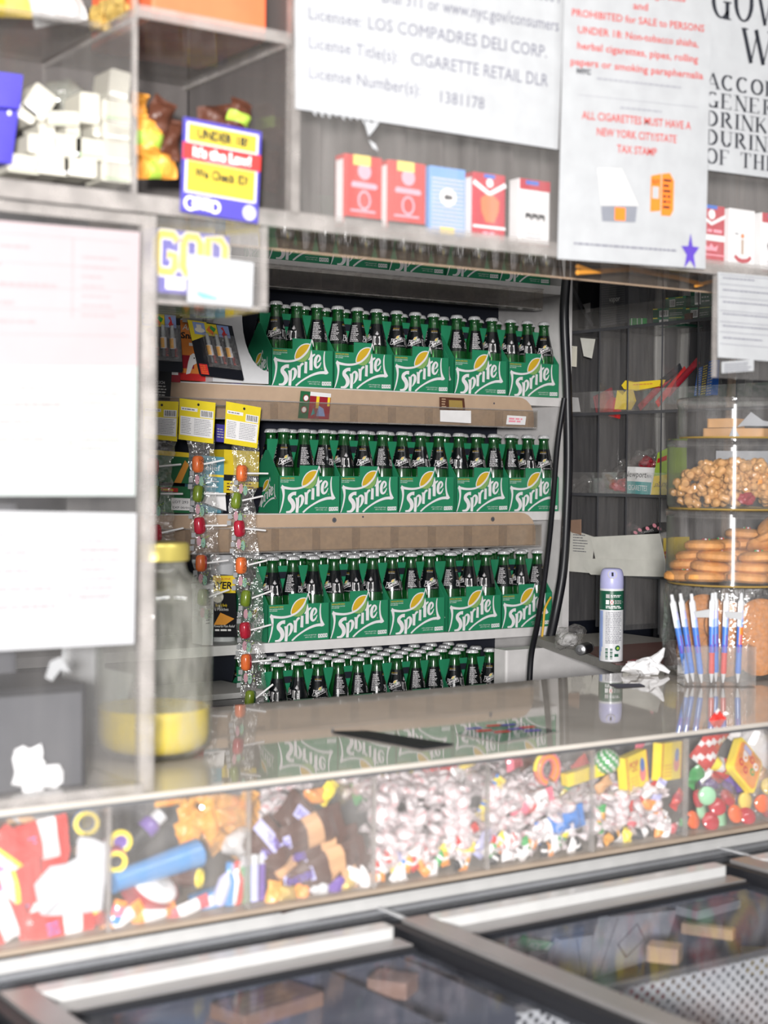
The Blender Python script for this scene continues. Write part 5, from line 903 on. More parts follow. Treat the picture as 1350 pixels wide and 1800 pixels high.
b = MB(T0); b.lathe([(0.0415, 0.246), (0.0435, 0.247), (0.0435, 0.265), (0.0415, 0.2685), (0.0, 0.269)], 'brass_lid', n=64, cap=False, mod=lambda i, k: 1+(0.006 if k % 2 else 0)*(i in (1, 2))); o = b.obj('lid', jt, smooth=True); o['label'] = 'gold lid'
b = MB(FY(0.93, 1.935, TOP)); b.shape([(-0.12, 0.0), (-0.02, 0.0), (-0.03, 0.05), (-0.02, 0.09), (-0.06, 0.10), (-0.07, 0.17), (-0.12, 0.16)], 'paper_white', 0.0); b.shape([(-0.12, 0.0), (-0.02, 0.0), (-0.03, 0.05), (-0.02, 0.09), (-0.06, 0.10), (-0.07, 0.17), (-0.12, 0.16)][::-1], 'paper_white', -0.001); tag(b.obj('torn_paper'), 'torn white paper standing behind the glass jar', 'paper')
b = MB(); b.rbox(0.42, 0.727, 1.665, 1.80, TOP+0.0005, 1.260, 'black', 0.004); b.box(0.43, 0.72, 1.6638, 1.665, TOP+0.008, 1.252, 'dgrey')
tag(b.obj('black_box'), 'black metal box behind the left clear screen', 'box')
b = MB(); b.rbox(0.50, 0.70, 1.80, 1.90, TOP+0.0005, 1.46, 'dgrey', 0.01); b.box(0.52, 0.68, 1.798, 1.80, 1.30, 1.44, 'print_grey'); tag(b.obj('register'), 'grey cash register standing behind the black box', 'register')
b = MB(Matrix.Translation((on_y(62, 1345, 1.645).x, 1.646, TOP+0.028))); b.crumple(0.0245, 'tissue', 8, (0.95, 0.42, 1.15), amp=0.9); tag(b.obj('crumpled_tissue'), 'crumpled white tissue behind the left screen, against the black box', 'tissue')
b = MB(FY(*on_y(100, 1190, 1.66))); b.prism([(-0.014, 0.0), (-0.008, 0.018), (0.004, 0.022), (0.016, 0.004), (0.004, 0.008), (-0.006, -0.004)], 0, 0.001, 'paper_white'); tag(b.obj('paper_scrap'), 'small torn paper scrap on the black box', 'paper')
mat('box_cream', (176, 172, 160), 0.5); mat('print_pale', (140, 164, 128), 0.5)
# goods on the left half of the rack
for k, (px, py, wpx, hpx, a, Yd, lab) in enumerate(((42, 288, 44, 28, 0, 1.70, 'lowest at the far left'), (92, 290, 46, 30, 0, 1.70, 'lowest, second from left'), (142, 294, 46, 30, 0, 1.70, 'lowest, third from left'), (205, 304, 44, 30, 0, 1.70, 'lowest, by the corner strip'), (75, 254, 40, 30, 0, 1.70, 'in the second layer, leftmost'), (118, 256, 40, 34, 0, 1.70, 'in the second layer, middle'), (160, 262, 42, 32, 0, 1.70, 'in the second layer, right'), (205, 268, 40, 38, 0, 1.70, 'second from the bottom by the corner strip'),
    (205, 230, 40, 30, 0, 1.70, 'third from the bottom by the corner strip'), (205, 196, 42, 34, 0, 1.70, 'fourth from the bottom by the corner strip'), (210, 150, 30, 48, -0.1, 1.70, 'standing on top by the corner strip'), (158, 190, 28, 48, 0, 1.70, 'standing upright in the middle'), (112, 208, 44, 22, 0.1, 1.70, 'lying under the bluish bag'), (70, 180, 34, 48, -0.55, 1.70, 'leaning at the upper left'), (48, 200, 24, 24, -0.4, 1.70, 'tilted at the left edge of the pile'), (128, 228, 20, 22, 0.1, 1.71, 'small one in the middle gap'), (82, 225, 22, 22, 0.2, 1.71, 'small one at the left gap'), (178, 228, 24, 26, 0, 1.71, 'in the third layer, right of the gap'))):
    p = on_y(px, py, Yd); s = 2.02/2806; b = MB(FY(p.x, p.y, p.z) @ Matrix.Rotation(a, 4, 'Z')); hw = wpx*s/0.84/2; hh = hpx*s/2
    b.rbox(-hw, hw, -hh, hh, -0.045, 0, 'box_cream', 0.003); b.box(-hw*0.8, hw*0.8, -hh*0.75, -hh*0.5, 0.0001, 0.0005, 'white' if k % 3 else 'print_pale'); tag(b.obj('small_white_box'), 'small white box on the left rack, '+lab, 'box', 'white boxes piled on the left rack')
mat('bag_blue', (70, 62, 176), 0.4)
quad_y('blue_bag', 'violet blue bag, upper part at the left edge of the rack', 'bag', [(-60, 122), (40, 132), (34, 192), (-60, 186)], 1.69, 'bag_blue', None, 0.03, bend=0.006)
quad_y('blue_bag', 'violet blue bag, lower one at the left edge of the rack', 'bag', [(-60, 190), (32, 196), (20, 288), (-60, 282)], 1.69, 'bag_blue', lambda b, W, H: b.rect(W*0.1, H*0.92, W*0.85, H*0.99, 'white'), 0.03, bend=0.006)
b = MB(Matrix.Translation(on_y(118, 178, 1.76))); b.crumple(0.026, 'jar_glass', 12, (1, 0.6, 1.1), amp=0.2); tag(b.obj('bluish_bag', smooth=True), 'bluish clear bag among the white boxes', 'bag')
def mf_band(m1, m2, u0, u1): return lambda u, v, t: m2 if u0 < u < u1 else m1
for i, (px, py, wd, ht, a, m, m2, lab) in enumerate(((262, 240, 0.050, 0.034, 1.5, 'amber', 'lime', 'amber sweet bag with green patch, right of the corner strip'), (275, 292, 0.050, 0.030, 0.1, 'amber', 'lime', 'amber sweet bag lying lowest right of the corner strip'), (243, 185, 0.030, 0.022, 1.4, 'amber', 'amber', 'small amber packet at the top of the bag pile'), (280, 205, 0.045, 0.030, 1.2, 'brown', 'brown', 'dark brown sweet bag behind the amber ones'), (298, 245, 0.05, 0.028, 1.5, 'brown', 'brown', 'dark brown sweet bag beside the age check card'), (385, 210, 0.055, 0.034, 0.2, 'brown', 'brown', 'dark brown sweet bag showing above the age check card'), (420, 205, 0.04, 0.03, 1.3, 'brown', 'lime', 'brown sweet bag with a green edge above the age check card'), (472, 300, 0.05, 0.03, 1.5, 'brown', 'brown', 'brown sweet bag right of the age check card'), (340, 270, 0.05, 0.04, 0.3, 'black', 'black', 'black sweet bag hidden behind the age check card'))):
    packet('sweet_bag', lab, 'bag', on_y(px, py, 1.72+0.012*(i % 3)), wd, ht, 0.020, a, m, mf_band(m, m2, 0.25, 0.55), seed=i+3, wob=0.3)
b = MB(); mat('box_coral', (226, 104, 66), 0.5); b.rbox(0.80, 0.95, 1.66, 1.83, 2.0115, 2.10, 'box_coral', 0.004); tag(b.obj('orange_box'), 'orange box on the upper shelf of the rack', 'box')
for k, x in enumerate((0.775, 0.788)):
    b = MB(Matrix.Translation((x+0.0, 1.70+0.07*k, 2.035))); b.crumple(0.016, 'gold_trim', 3+k, (0.7, 1.2, 1.2), amp=0.7); tag(b.obj('foil_sweet'), ['gold foil sweet at the front of the upper shelf', 'gold foil sweet at the back of the upper shelf'][k], 'sweet')
packet('yellow_bag', 'large yellow bag high on the rear shelf at the left', 'bag', (0.660, 1.80, 2.052), 0.15, 0.060, 0.03, 0.15, 'stamp', mf_band('stamp', 'yellow', 0.3, 0.6), seed=2, wob=0.2)
packet('silver_bag', 'silver bag in front of the yellow one on the rear shelf', 'bag', (0.722, 1.745, 2.030), 0.065, 0.034, 0.022, 0.3, 'lgrey', seed=4, wob=0.3)

# ------------------------------------------------------------------ goods at the left end of the soda shelves
mat('box_orange', (222, 132, 60), 0.5); mat('card_black', (16, 18, 26), 0.3, coat=0.2); mat('tube_grey', (176, 180, 180), 0.4); mat('glue_label', (232, 168, 60), 0.4); mat('header_yellow', (226, 204, 40), 0.5); mat('display_white', (206, 206, 208), 0.55)
q = [(404, 545), (433, 545)]; b = MB(FY(0, 3.14, 0)); A = on_y(396, 552, 3.14); B_ = on_y(472, 681, 3.14); cxx, czz = B_.x, A.z; B_.z = SH[1]+0.001
pts = [(A.x-0.03, B_.z), (B_.x, B_.z), (B_.x, B_.z+0.028)]; r0 = (B_.x-A.x)*0.62
pts += [(B_.x-r0*math.sin(math.radians(t)), B_.z+0.028+(A.z-B_.z-0.028)*(1-math.cos(math.radians(t)))) for t in (12, 24, 36, 48, 60, 72, 84, 90)] + [(A.x-0.03, A.z)]
b.prism(pts, -0.16, 0.0, 'display_white'); tag(b.obj('display_box'), 'white cardboard display with a curved cut, left of the upper bottles', 'display box')
def d_orange(b, W, H):
    b.rect(0, 0, W, H*0.12, 'red', 0.0003); b.text('Animal', W*0.05, H*0.84, H*0.10, 'white', width=W*0.4, shear=0.2); b.text('Snacks', W*0.02, H*0.70, H*0.10, 'black', width=W*0.5, bold=0.03); b.rect(W*0.18, H*0.58, W*0.32, H*0.63, 'white'); b.rect(0, H*0.2, W*0.28, H*0.42, 'maroon', 0.0004)
    b.shape([(W*0.12, H*0.10), (W*0.16, H*0.30), (W*0.20, H*0.42), (W*0.26, H*0.46), (W*0.36, H*0.42), (W*0.42, H*0.36), (W*0.34, H*0.30), (W*0.26, H*0.26), (W*0.20, H*0.12)], 'white', 0.0007); b.disc(W*0.28, H*0.38, W*0.014, 'black', 0.001, n=8); b.disc(W*0.40, H*0.37, W*0.012, 'black', 0.001, n=8)
quad_y('snack_box', 'orange box with a white animal head behind the glue cards', 'box', [(316, 562), (404, 570), (404, 673), (316, 668)], 3.175, 'box_orange', d_orange, 0.03)
quad_y('snack_box', 'dark blue box edge between the orange box and white display', 'box', [(398, 566), (424, 570), (424, 675), (398, 673)], 3.165, 'sign_purple', lambda b, W, H: b.lines(W*0.1, H*0.08, W*0.8, 1, .01, H*0.03, 'white'), 0.006)
quad_y('snack_box', 'dark red box edge under the left glue card', 'box', [(300, 640), (317, 641), (317, 672), (300, 671)], 3.150, 'maroon', lambda b, W, H: b.lines(W*0.1, H*0.4, W*0.8, 1, .01, H*0.15, 'white'), 0.03)
def glue(q, Y, lab, n):
    t = thing('glue_card', lab, 'glue card', on_y(q[2][0], q[2][1], Y), 'glue tube cards hanging at the left'); c = [on_y(x, y, Y) for x, y in q]; tl, tr, br_, bl = c; W = (tr-tl).length; H = (bl-tl).length
    X_ = (tr-tl).normalized(); Y_ = (tl-bl).normalized(); Mq = Matrix(((X_.x, Y_.x, 0, bl.x), (X_.y, Y_.y, -1, bl.y), (X_.z, Y_.z, 0, bl.z), (0, 0, 0, 1)))
    b = MB(Mq); b.prism([(0.004, 0), (W-0.003, 0), (W, 0.004), (W, H), (0, H), (0, 0.004)], -0.0012, 0, 'card_black'); b.shape([(0, H), (W*0.42, H), (W*0.42, H*0.78), (0, H*0.62)], 'header_yellow', 0.0003)
    for k, m in enumerate(('can_sky', 'header_yellow', 'can_sky')): b.rect(W*(0.10+0.27*k), H*0.76, W*(0.36+0.27*k), H*0.98, m, 0.0006)
    b.disc(W*0.23, H*0.84, W*0.11, 'cream', 0.0009, ry=H*0.045); b.rect(W*0.17, H*0.84, W*0.28, H*0.94, 'cream', 0.0010); b.shape([(W*0.38, H*0.86), (W*0.46, H*0.94), (W*0.6, H*0.92), (W*0.5, H*0.77)], 'orange', 0.0009); b.shape([(W*0.46, H*0.90), (W*0.5, H*0.95), (W*0.6, H*0.9), (W*0.54, H*0.83)], 'green', 0.0011)
    b.stroke([(W*0.74, H*0.94, W*0.06), (W*0.78, H*0.88, W*0.03), (W*0.76, H*0.82, W*0.10), (W*0.80, H*0.79, W*0.14)], 'red', 0.0009); b.rect(W*0.04, H*0.03, W*0.22, H*0.22, 'red', 0.0006); b.lines(W*0.06, H*0.18, W*0.14, 5, H*0.033, H*0.012, 'orange', 0.0009); b.obj('backing_card', t)
    for k in range(n):
        x = W*(0.34+0.215*k); b = MB(Mq @ Matrix.Translation((x, H*0.26, 0.006)) @ Matrix.Rotation(-PI/2, 4, 'X')); h = H
        b.lathe([(0.0055, 0.0), (0.0058, 0.010*1), (0.0058, h*0.13)], 'dgrey', n=14); b.lathe([(0.0066, h*0.13), (0.0068, h*0.14), (0.0068, h*0.31), (0.0066, h*0.32)], 'glue_label', n=14, mf=lambda i, kk: M['logo_white'] if kk > 9 or i != 1 else M['glue_label']); b.lathe([(0.0045, h*0.32), (0.0045, h*0.35), (0.0050, h*0.36), (0.0036, h*0.52), (0.0028, h*0.53)], 'tube_grey', n=14)
        o = b.obj('glue_tube', t, smooth=True); b = MB(Mq); b.M = Mq @ Matrix.Translation((x+0.0035, H*0.40, 0.0131)) @ Matrix.Rotation(-PI/2, 4, 'Z'); b.text('GLUE', -0.0005, -0.003, 0.0060, 'sign_red', width=H*0.15, z=0); ob = b.obj('glue_lettering', o)
    b = MB(Mq); b.box(W*0.26, W*0.92, H*0.18, H*0.80, 0.0005, 0.0145, 'film'); o = b.obj('blister', t); o['label'] = 'clear blister'
glue([(329, 562), (408, 573), (430, 668), (351, 660)], 3.10, 'black glue card with three glue tubes, in front of the orange box', 3)
glue([(240, 546), (316, 553), (322, 656), (246, 650)], 3.09, 'black glue card with glue tubes beside the clear screen edge', 3)
quad_y('black_pouch', 'black pouch with white print below the left glue card', 'pouch', [(262, 650), (302, 653), (299, 704), (262, 702)], 3.13, 'black', lambda b, W, H: (b.text('POUCH', W*0.2, H*0.55, H*0.10, 'white', width=W*0.5), b.lines(W*0.2, H*0.45, W*0.6, 4, H*0.1, H*0.04, 'lgrey')), 0.012)
for q, Y, m, dec, lab in (([(262, 528), (330, 534), (328, 556), (262, 552)], 3.16, 'cream', lambda b, W, H: b.lines(W*0.1, H*0.8, W*0.8, 4, H*0.2, H*0.06, 'print_grey'), 'pale printed card below the small clear box at the left'), ([(318, 536), (345, 538), (352, 552), (322, 552)], 3.15, 'header_yellow', None, 'yellow card corner below the small clear box'), ([(345, 545), (382, 548), (378, 560), (345, 558)], 3.13, 'lime', lambda b, W, H: b.lines(W*0.1, H*0.35, W*0.8, 1, .01, H*0.35, 'white'), 'green sweet label below the small clear box'), ([(380, 544), (404, 546), (402, 568), (378, 566)], 3.15, 'white', lambda b, W, H: b.rect(W*0.1, H*0.72, W*0.9, H*0.8, 'red'), 'white card with a red line beside the green label'), ([(322, 553), (378, 556), (378, 571), (322, 566)], 3.17, 'lgrey', lambda b, W, H: b.text('61', W*0.6, H*0.3, H*0.45, 'print_ink'), 'grey label strip above the right glue card')):
    quad_y('printed_card', lab, 'card', q, Y, m, dec, 0.004)
b = MB(Matrix.Translation(on_y(362, 540, 3.12))); b.crumple(0.018, 'tan', 4, (1.4, 0.5, 0.7), amp=0.5); tag(b.obj('sweet_packet'), 'brownish sweet packet above the green label', 'sweets')
# medicine boxes on the middle shelf, left
def mbox(q, Y, m, lab, dec, name='medicine_box'): quad_y(name, lab, 'box', q, Y, m, dec, 0.07, 'medicine boxes on the middle shelf')
mat('med_green', (36, 100, 62), 0.4); mat('med_teal', (92, 148, 164), 0.4); mat('med_yellow', (214, 188, 40), 0.4)
mbox([(262, 790), (332, 796), (332, 850), (262, 846)], 3.20, 'med_green', 'dark green medicine box, upper one behind the first lollipop strip', lambda b, W, H: (b.shape([(W*0.62, 0), (W*0.8, 0), (W, H*0.6), (W*0.9, H*0.75)], 'amber'), b.rect(0, H*0.85, W, H, 'yellow')))
def d_lot(b, W, H): b.rect(W*0.1, H*0.78, W*0.7, H*0.93, 'sign_red'); b.lines(W*0.15, H*0.82, W*0.5, 1, .01, H*0.06, 'yellow', 0.0008); b.rect(W*0.54, H*0.10, W*1.0, H*0.56, 'white'); b.text('LOT 293', W*0.57, H*0.36, H*0.10, 'print_ink', width=W*0.38, z=0.0008); b.text('EXP 00/01', W*0.57, H*0.16, H*0.08, 'print_ink', width=W*0.40, z=0.0008)
mbox([(262, 852), (334, 856), (334, 902), (262, 900)], 3.19, 'med_green', 'dark green medicine box with a white LOT sticker', d_lot)
mbox([(350, 800), (394, 804), (392, 902), (350, 901)], 3.20, 'med_teal', 'teal medicine box reading Relief behind the second strip', lambda b, W, H: (b.text('Relief', W*0.05, H*0.75, H*0.10, 'white', width=W*0.8), b.rect(W*0.4, H*0.64, W, H*0.68, 'yellow'), b.lines(W*0.3, H*0.55, W*0.6, 3, H*0.1, H*0.02, 'white')))
mbox([(394, 790), (456, 794), (454, 868), (392, 866)], 3.205, 'med_yellow', 'yellow medicine box with black print behind the third strip', lambda b, W, H: (b.rect(0, H*0.28, W, H*0.42, 'black'), b.text('ORIGINAL', W*0.42, H*0.30, H*0.09, 'white', width=W*0.52, z=0.0008), b.lines(W*0.1, H*0.2, W*0.8, 3, H*0.07, H*0.03, 'brown')))
mbox([(392, 872), (462, 856), (452, 902), (392, 902)], 3.190, 'card_black', 'black medicine box leaning beside the bottles', lambda b, W, H: b.lines(W*0.15, H*0.35, W*0.6, 2, H*0.14, H*0.06, 'lgrey'))
mbox([(366, 872), (396, 868), (398, 898), (360, 884)], 3.17, 'white', 'white tag sticking out between the medicine boxes', None, 'white_tag')
mbox([(380, 745), (396, 747), (396, 778), (380, 776)], 3.22, 'sign_purple', 'dark blue box between the second and third header cards', lambda b, W, H: b.lines(W*0.1, H*0.7, W*0.7, 4, H*0.15, H*0.05, 'lgrey'))
# lower shelf
def d_bayer(b, W, H):
    b.rect(0, H*0.72, W, H, 'yellow', 0.0003); b.text('GENUINE', W*0.1, H*0.93, H*0.035, 'sign_red', width=W*0.7); b.text('BAYER', -W*0.35, H*0.79, H*0.11, 'print_ink', width=W*1.2, bold=0.03, shear=0.15); b.disc(W*0.2, H*0.66, W*0.25, 'cream', 0.0006, ry=H*0.1); b.text('Back & Body', W*0.1, H*0.50, H*0.045, 'yellow', width=W*0.5); b.text('6 Pouches', W*0.05, H*0.43, H*0.05, 'white', width=W*0.6); b.shape([(0, H*0.2), (W*0.3, H*0.4), (W*0.9, H*0.3), (W*0.5, H*0.2)], 'amber', 0.0005); b.text('Powerful Pain Relief', 0, H*0.16, H*0.04, 'white', width=W*0.9, shear=0.2); b.lines(W*0.05, H*0.10, W*0.8, 1, .01, H*0.03, 'white')
quad_y('medicine_box', 'black and yellow BAYER box on the third shelf behind the jar', 'box', [(374, 1012), (413, 1012), (417, 1120), (376, 1120)], 3.19, 'black', d_bayer, 0.05)
quad_y('medicine_box', 'white box edge beside the BAYER box', 'box', [(356, 1030), (376, 1024), (374, 1134), (356, 1134)], 3.185, 'white', lambda b, W, H: b.lines(W*0.3, H*0.9, W*0.4, 12, H*0.05, H*0.02, 'print_grey'), 0.05)
p = on_y(395, 1010, 3.26); b = MB(Matrix.Translation((p.x, 3.27, SH[3]+0.0005))); b.lathe([(0.0, 0), (0.03, 0), (0.03, 0.19), (0.022, 0.20), (0.0, 0.20)], 'silver', n=24, cap=False); tag(b.obj('silver_can', smooth=True), 'silver can standing behind the BAYER box', 'can')
for k, (z, m, lab) in enumerate(((0.935, 'navy', 'navy blue folder, lowest of the stack behind the lollipops'), (0.955, 'can_sky', 'light blue folder in the stack behind the lollipops'), (0.972, 'sign_purple', 'dark blue folder in the stack behind the lollipops'), (0.990, 'grey', 'grey folder near the top of the folder stack'), (1.004, 'lgrey', 'pale grey folder on top of the folder stack'))):
    b = MB(Matrix.Translation((1.72, 3.14, z)) @ Matrix.Rotation(0.06*(k % 3)-0.05, 4, 'Z')); b.rbox(-0.19, 0.04, -0.08, 0.12, 0, 0.012 if k != 0 else 0.019, m, 0.004); tag(b.obj('folder'), lab, 'folder', 'folders stacked behind the lollipop strips')
b = MB(); b.rbox(1.50, 1.78, 3.05, 3.28, SH[4]+0.0005, 0.9345, 'dgrey', 0.01); tag(b.obj('grey_bin'), 'grey bin under the stack of folders', 'bin')
# cards held by the tray pockets
def d_red(b, W, H):
    b.rect(W*0.30, 0, W, H*0.88, 'maroon', 0.0003); b.rect(W*0.30, H*0.85, W, H, 'white', 0.0005); b.rect(W*0.52, H*0.4, W*0.62, H*0.85, 'yellow', 0.0005); b.rect(W*0.9, H*0.5, W*0.98, H*0.85, 'yellow', 0.0005)
    for x, y in ((0.17, 0.75), (0.14, 0.32)): b.disc(W*x, H*y, W*0.10, 'maroon', 0.0005, n=14, ry=H*0.13); b.disc(W*x, H*y, W*0.075, 'white', 0.0008, n=14, ry=H*0.10)
    b.shape([(W*0.56, H*0.1), (W*0.62, H*0.5), (W*0.78, H*0.4), (W*0.86, H*0.1)], 'can_sky', 0.0007); b.shape([(W*0.38, H*0.1), (W*0.44, H*0.4), (W*0.52, H*0.2)], 'teal', 0.0007)
quad_y('sweet_card', 'green and red sweet card tucked in the upper pocket tray', 'sweets', [(530, 687), (582, 692), (578, 737), (525, 735)], 3.150, 'med_green', d_red, 0.004)
quad_y('price_card', 'brown foil packet standing in the upper pocket tray', 'packet', [(774, 698), (816, 700), (818, 722), (774, 720)], 3.150, 'brown', lambda b, W, H: (b.rect(W*0.35, H*0.1, W*0.9, H*0.8, 'gold_trim'), b.lines(W*0.05, H*0.8, W*0.2, 4, H*0.2, H*0.1, 'tan')), 0.004)
quad_y('price_card', 'blank white card in the upper pocket tray', 'card', [(774, 721), (828, 722), (828, 744), (774, 741)], 3.1235, 'white', None, 0.001)
quad_y('price_card', 'white card with pink writing at the right tray end', 'card', [(892, 730), (925, 732), (923, 747), (890, 746)], 3.1235, 'white', lambda b, W, H: b.lines(W*0.1, H*0.55, W*0.8, 2, H*0.28, H*0.2, 'pink'), 0.001)

# ------------------------------------------------------------------ lollipop strips
mat('lolly_orange', (222, 110, 56), 0.2, coat=0.6); mat('lolly_green', (112, 132, 40), 0.2, coat=0.6); mat('lolly_red', (176, 36, 56), 0.2, coat=0.6); mat('lolly_dgreen', (40, 84, 44), 0.2, coat=0.6); mat('seed', (60, 30, 24), 0.4)
mat('print_rose', (190, 146, 156), 0.4); mat('print_mint', (132, 168, 150), 0.4)
YS = 3.035
def d_header(b, W, H):
    b.disc(W*0.52, H*0.90, W*0.035, 'print_ink', n=10); b.rect(W*0.04, H*0.72, W*0.50, H*0.80, 'white'); b.lines(W*0.07, H*0.745, W*0.40, 1, .01, H*0.025, 'print_grey', 0.0007); b.barcode(W*0.58, H*0.60, W*0.95, H*0.78, r=random.Random(4)); b.rect(W*0.03, H*0.12, W*0.96, H*0.58, 'white'); b.lines(W*0.06, H*0.53, W*0.28, 10, H*0.04, H*0.012, 'print_grey', 0.0008); b.lines(W*0.42, H*0.53, W*0.50, 10, H*0.04, H*0.012, 'print_grey', 0.0008)
STR = [([(397.7, 705.5), (459, 716.5), (452, 788), (394, 779)], [(425, 832, 'O'), (416, 880, 'G'), (421, 929, 'R'), (424, 994, 'O'), (433, 1052, 'G'), (431, 1108, 'R'), (433, 1164, 'X'), (440, 1228, 'G')], 'lollipop strip under a yellow header card, nearest the bottles'),
       ([(316, 700), (379, 708), (375, 780), (314, 772)], [(348, 816, 'O'), (349, 868, 'G'), (351, 924, 'R'), (354, 990, 'X'), (357, 1050, 'G')], 'lollipop strip under a yellow header card, hanging behind the jar lid'),
       ([(252, 704), (314, 706), (311, 776), (252, 770)], [(269, 820, 'X'), (272, 868, 'G'), (274, 937, 'R')], 'lollipop strip under a yellow header card, beside the clear screen')]
rail = thing('wire_rail', 'thin wire rail carrying the lollipop strips', 'rail', on_y(350, 712, YS+0.012)); p = on_y(350, 712, YS+0.012)
b = MB(); b.tube([(1.36, YS+0.012, p.z), (1.72, YS+0.012, p.z)], 0.0015, 'steel'); b.obj('wire', rail); b = MB()
for x in (1.40, 1.70): b.tube([(x, YS+0.012, p.z), (x, SY-0.046, p.z)], 0.0015, 'steel')
b.obj('bracket', rail)
for q, pops, lab in STR:
    t = thing('lollipop_strip', lab, 'sweets', on_y(pops[-1][0], pops[-1][1], YS), 'lollipop strips'); quad_y('header_card', '', '', q, YS, 'header_yellow', d_header, 0.0008, parent=t)['label'] = 'yellow header card'
    path = [(sum(x for x, _ in q[2:])/2, q[2][1]-14)]+[(x, y) for x, y, _ in pops]+[(pops[-1][0]+2, pops[-1][1]+22)]
    b = MB(); cs = [on_y(x+8, y, YS+0.012) for x, y in path]; n = 40; hw = 0.032
    for sgn in (-1, 1):
        g = []
        for i in range(n+1):
            u = i/n*(len(cs)-1); k = min(int(u), len(cs)-2); c_ = cs[k].lerp(cs[k+1], u-k); row = []
            for j in range(9): v = j/8*2-1; row.append((c_.x+v*hw*(1+0.08*math.sin(i*1.3)), c_.y+sgn*(0.013*(1-v*v)*(0.6+0.4*abs(math.sin(PI*u)))+0.0003)+0.002*math.sin(5*v+i*1.9), c_.z))
            g.append(row)
        for i in range(n):
            for j in range(8): b.add([g[i][j], g[i][j+1], g[i+1][j+1], g[i+1][j]], [(0, 1, 2, 3)], 'film')
    o = b.obj('wrapper', t, smooth=True); o['label'] = 'clear crinkled wrapper'
    rr = random.Random(len(pops)); b = MB(FY(0, YS-0.0025, 0))
    for (x, y, _) in pops:                              # printed dots and hearts on the wrapper between the sweets
        c_ = on_y(x+3, y+27, YS-0.0025)
        for k in range(2): b.shape([(c_.x+0.010*k-0.006+0.0055*math.cos(a*0.7), c_.z+0.011*math.sin(a*0.7)-0.004*k) for a in range(9)], 'print_rose' if k == 0 else 'print_mint', 0.0004+0.0003*k)
        for k in range(14): b.disc(c_.x+0.004+rr.uniform(-0.008, 0.014), c_.z+rr.uniform(-0.014, 0.012), 0.0011, 'print_ink' if k % 2 else 'lime', 0.0011, n=6)
        for k in range(3): b.rect(c_.x-0.028+0.002*k, c_.z-0.02+0.014*k, c_.x-0.018+0.002*k, c_.z-0.010+0.014*k, 'paper_white', 0.0005)
    o = b.obj('wrapper_pattern', t); o['label'] = 'printed dots on the wrapper'
    for i, (x, y, c) in enumerate(pops):
        c_ = on_y(x, y, YS+0.002); m1, m2 = {'O': ('lolly_orange', 'lolly_orange'), 'G': ('lolly_green', 'lolly_dgreen'), 'R': ('lolly_red', 'lolly_red'), 'X': ('lolly_orange', 'lolly_red')}[c]
        b = MB(Matrix.Translation(c_) @ Matrix.Rotation(0.10*math.sin(i*2.1), 4, 'Y') @ Matrix.Rotation(0.5, 4, 'Z')); nu, nv = 20, 12; vs = []
        for a in range(nu):
            for k in range(nv+1):
                th = 2*PI*a/nu; ph = PI*k/nv; f = lambda t, e: math.copysign(abs(t)**e, t); vs.append((0.0135*f(math.sin(ph), .55)*f(math.cos(th), .6), 0.0095*f(math.sin(ph), .55)*f(math.sin(th), .6), 0.0185*f(math.cos(ph), .55)))
        for a in range(nu):
            for k in range(nv):
                ids = [a*(nv+1)+k, a*(nv+1)+k+1, ((a+1) % nu)*(nv+1)+k+1, ((a+1) % nu)*(nv+1)+k]; b.add([vs[j] for j in ids], [(0, 1, 2, 3)], m2 if (a < 5 or a >= 15) else m1)
        lo = b.obj('lollipop', t, smooth=True, weld=True); lo['label'] = {'O': 'orange dotted lollipop', 'G': 'green lollipop', 'R': 'red lollipop', 'X': 'orange and red lollipop'}[c]
        if c == 'O':
            b = MB(FY(c_.x, c_.y-0.0106, c_.z))
            for k in range(22): b.disc(rr.uniform(-0.009, 0.009), rr.uniform(-0.014, 0.014), 0.0008, 'seed', 0.0008, n=6)
            b.obj('seed_dots', lo)
        b = MB(); e = [0.12, 0.22, 0.0, 0.2, 0.25, 0.25, 0.02, 0.5][(i+len(pops)) % 8]; e = {8: [0.0, 0.2, -0.10, 0.2, 0.3, 0.2, 0.04, 0.6], 5: [0.2, 0.0, 0.0, 0.1, 0.3], 3: [0.1, 0.0, 0.2]}[len(pops)][i]
        b.tube([c_+Vector((0.012, -0.002, 0)), c_+Vector((0.012+0.05*math.cos(e), -0.006, 0.05*math.sin(e)))], 0.0021, 'white', n=8); o = b.obj('stick', lo); o['label'] = 'white stick'

# ------------------------------------------------------------------ candy in the bins
mat('mint_white', (226, 222, 222), 0.3, coat=0.3); mat('mint_red', (200, 84, 92), 0.3, coat=0.3); mat('candy_red', (196, 56, 50), 0.25, coat=0.4, bump=0.7, bscale=70); mat('candy_brown', (74, 44, 34), 0.22, coat=0.5, bump=0.7, bscale=70); mat('candy_tan', (196, 150, 108), 0.3, coat=0.3, bump=0.7, bscale=70); mat('candy_orange', (226, 140, 50), 0.3, coat=0.3, bump=0.7, bscale=70); mat('candy_amber', (214, 150, 56), 0.35, coat=0.3, bump=0.7, bscale=70)
mat('candy_yellow', (240, 214, 50), 0.3, coat=0.3); mat('candy_blue', (56, 120, 196), 0.25, coat=0.4, bump=0.7, bscale=70); mat('candy_green', (60, 150, 80), 0.25, coat=0.4); mat('candy_purple', (100, 70, 150), 0.3, coat=0.3, bump=0.7, bscale=70); mat('candy_pink', (226, 110, 130), 0.3, coat=0.3, bump=0.7, bscale=70); mat('napkin', (176, 176, 180), 0.9); mat('tube_blue', (76, 130, 182), 0.2, coat=0.5); mat('tub_red', (160, 66, 70), 0.2, coat=0.4)
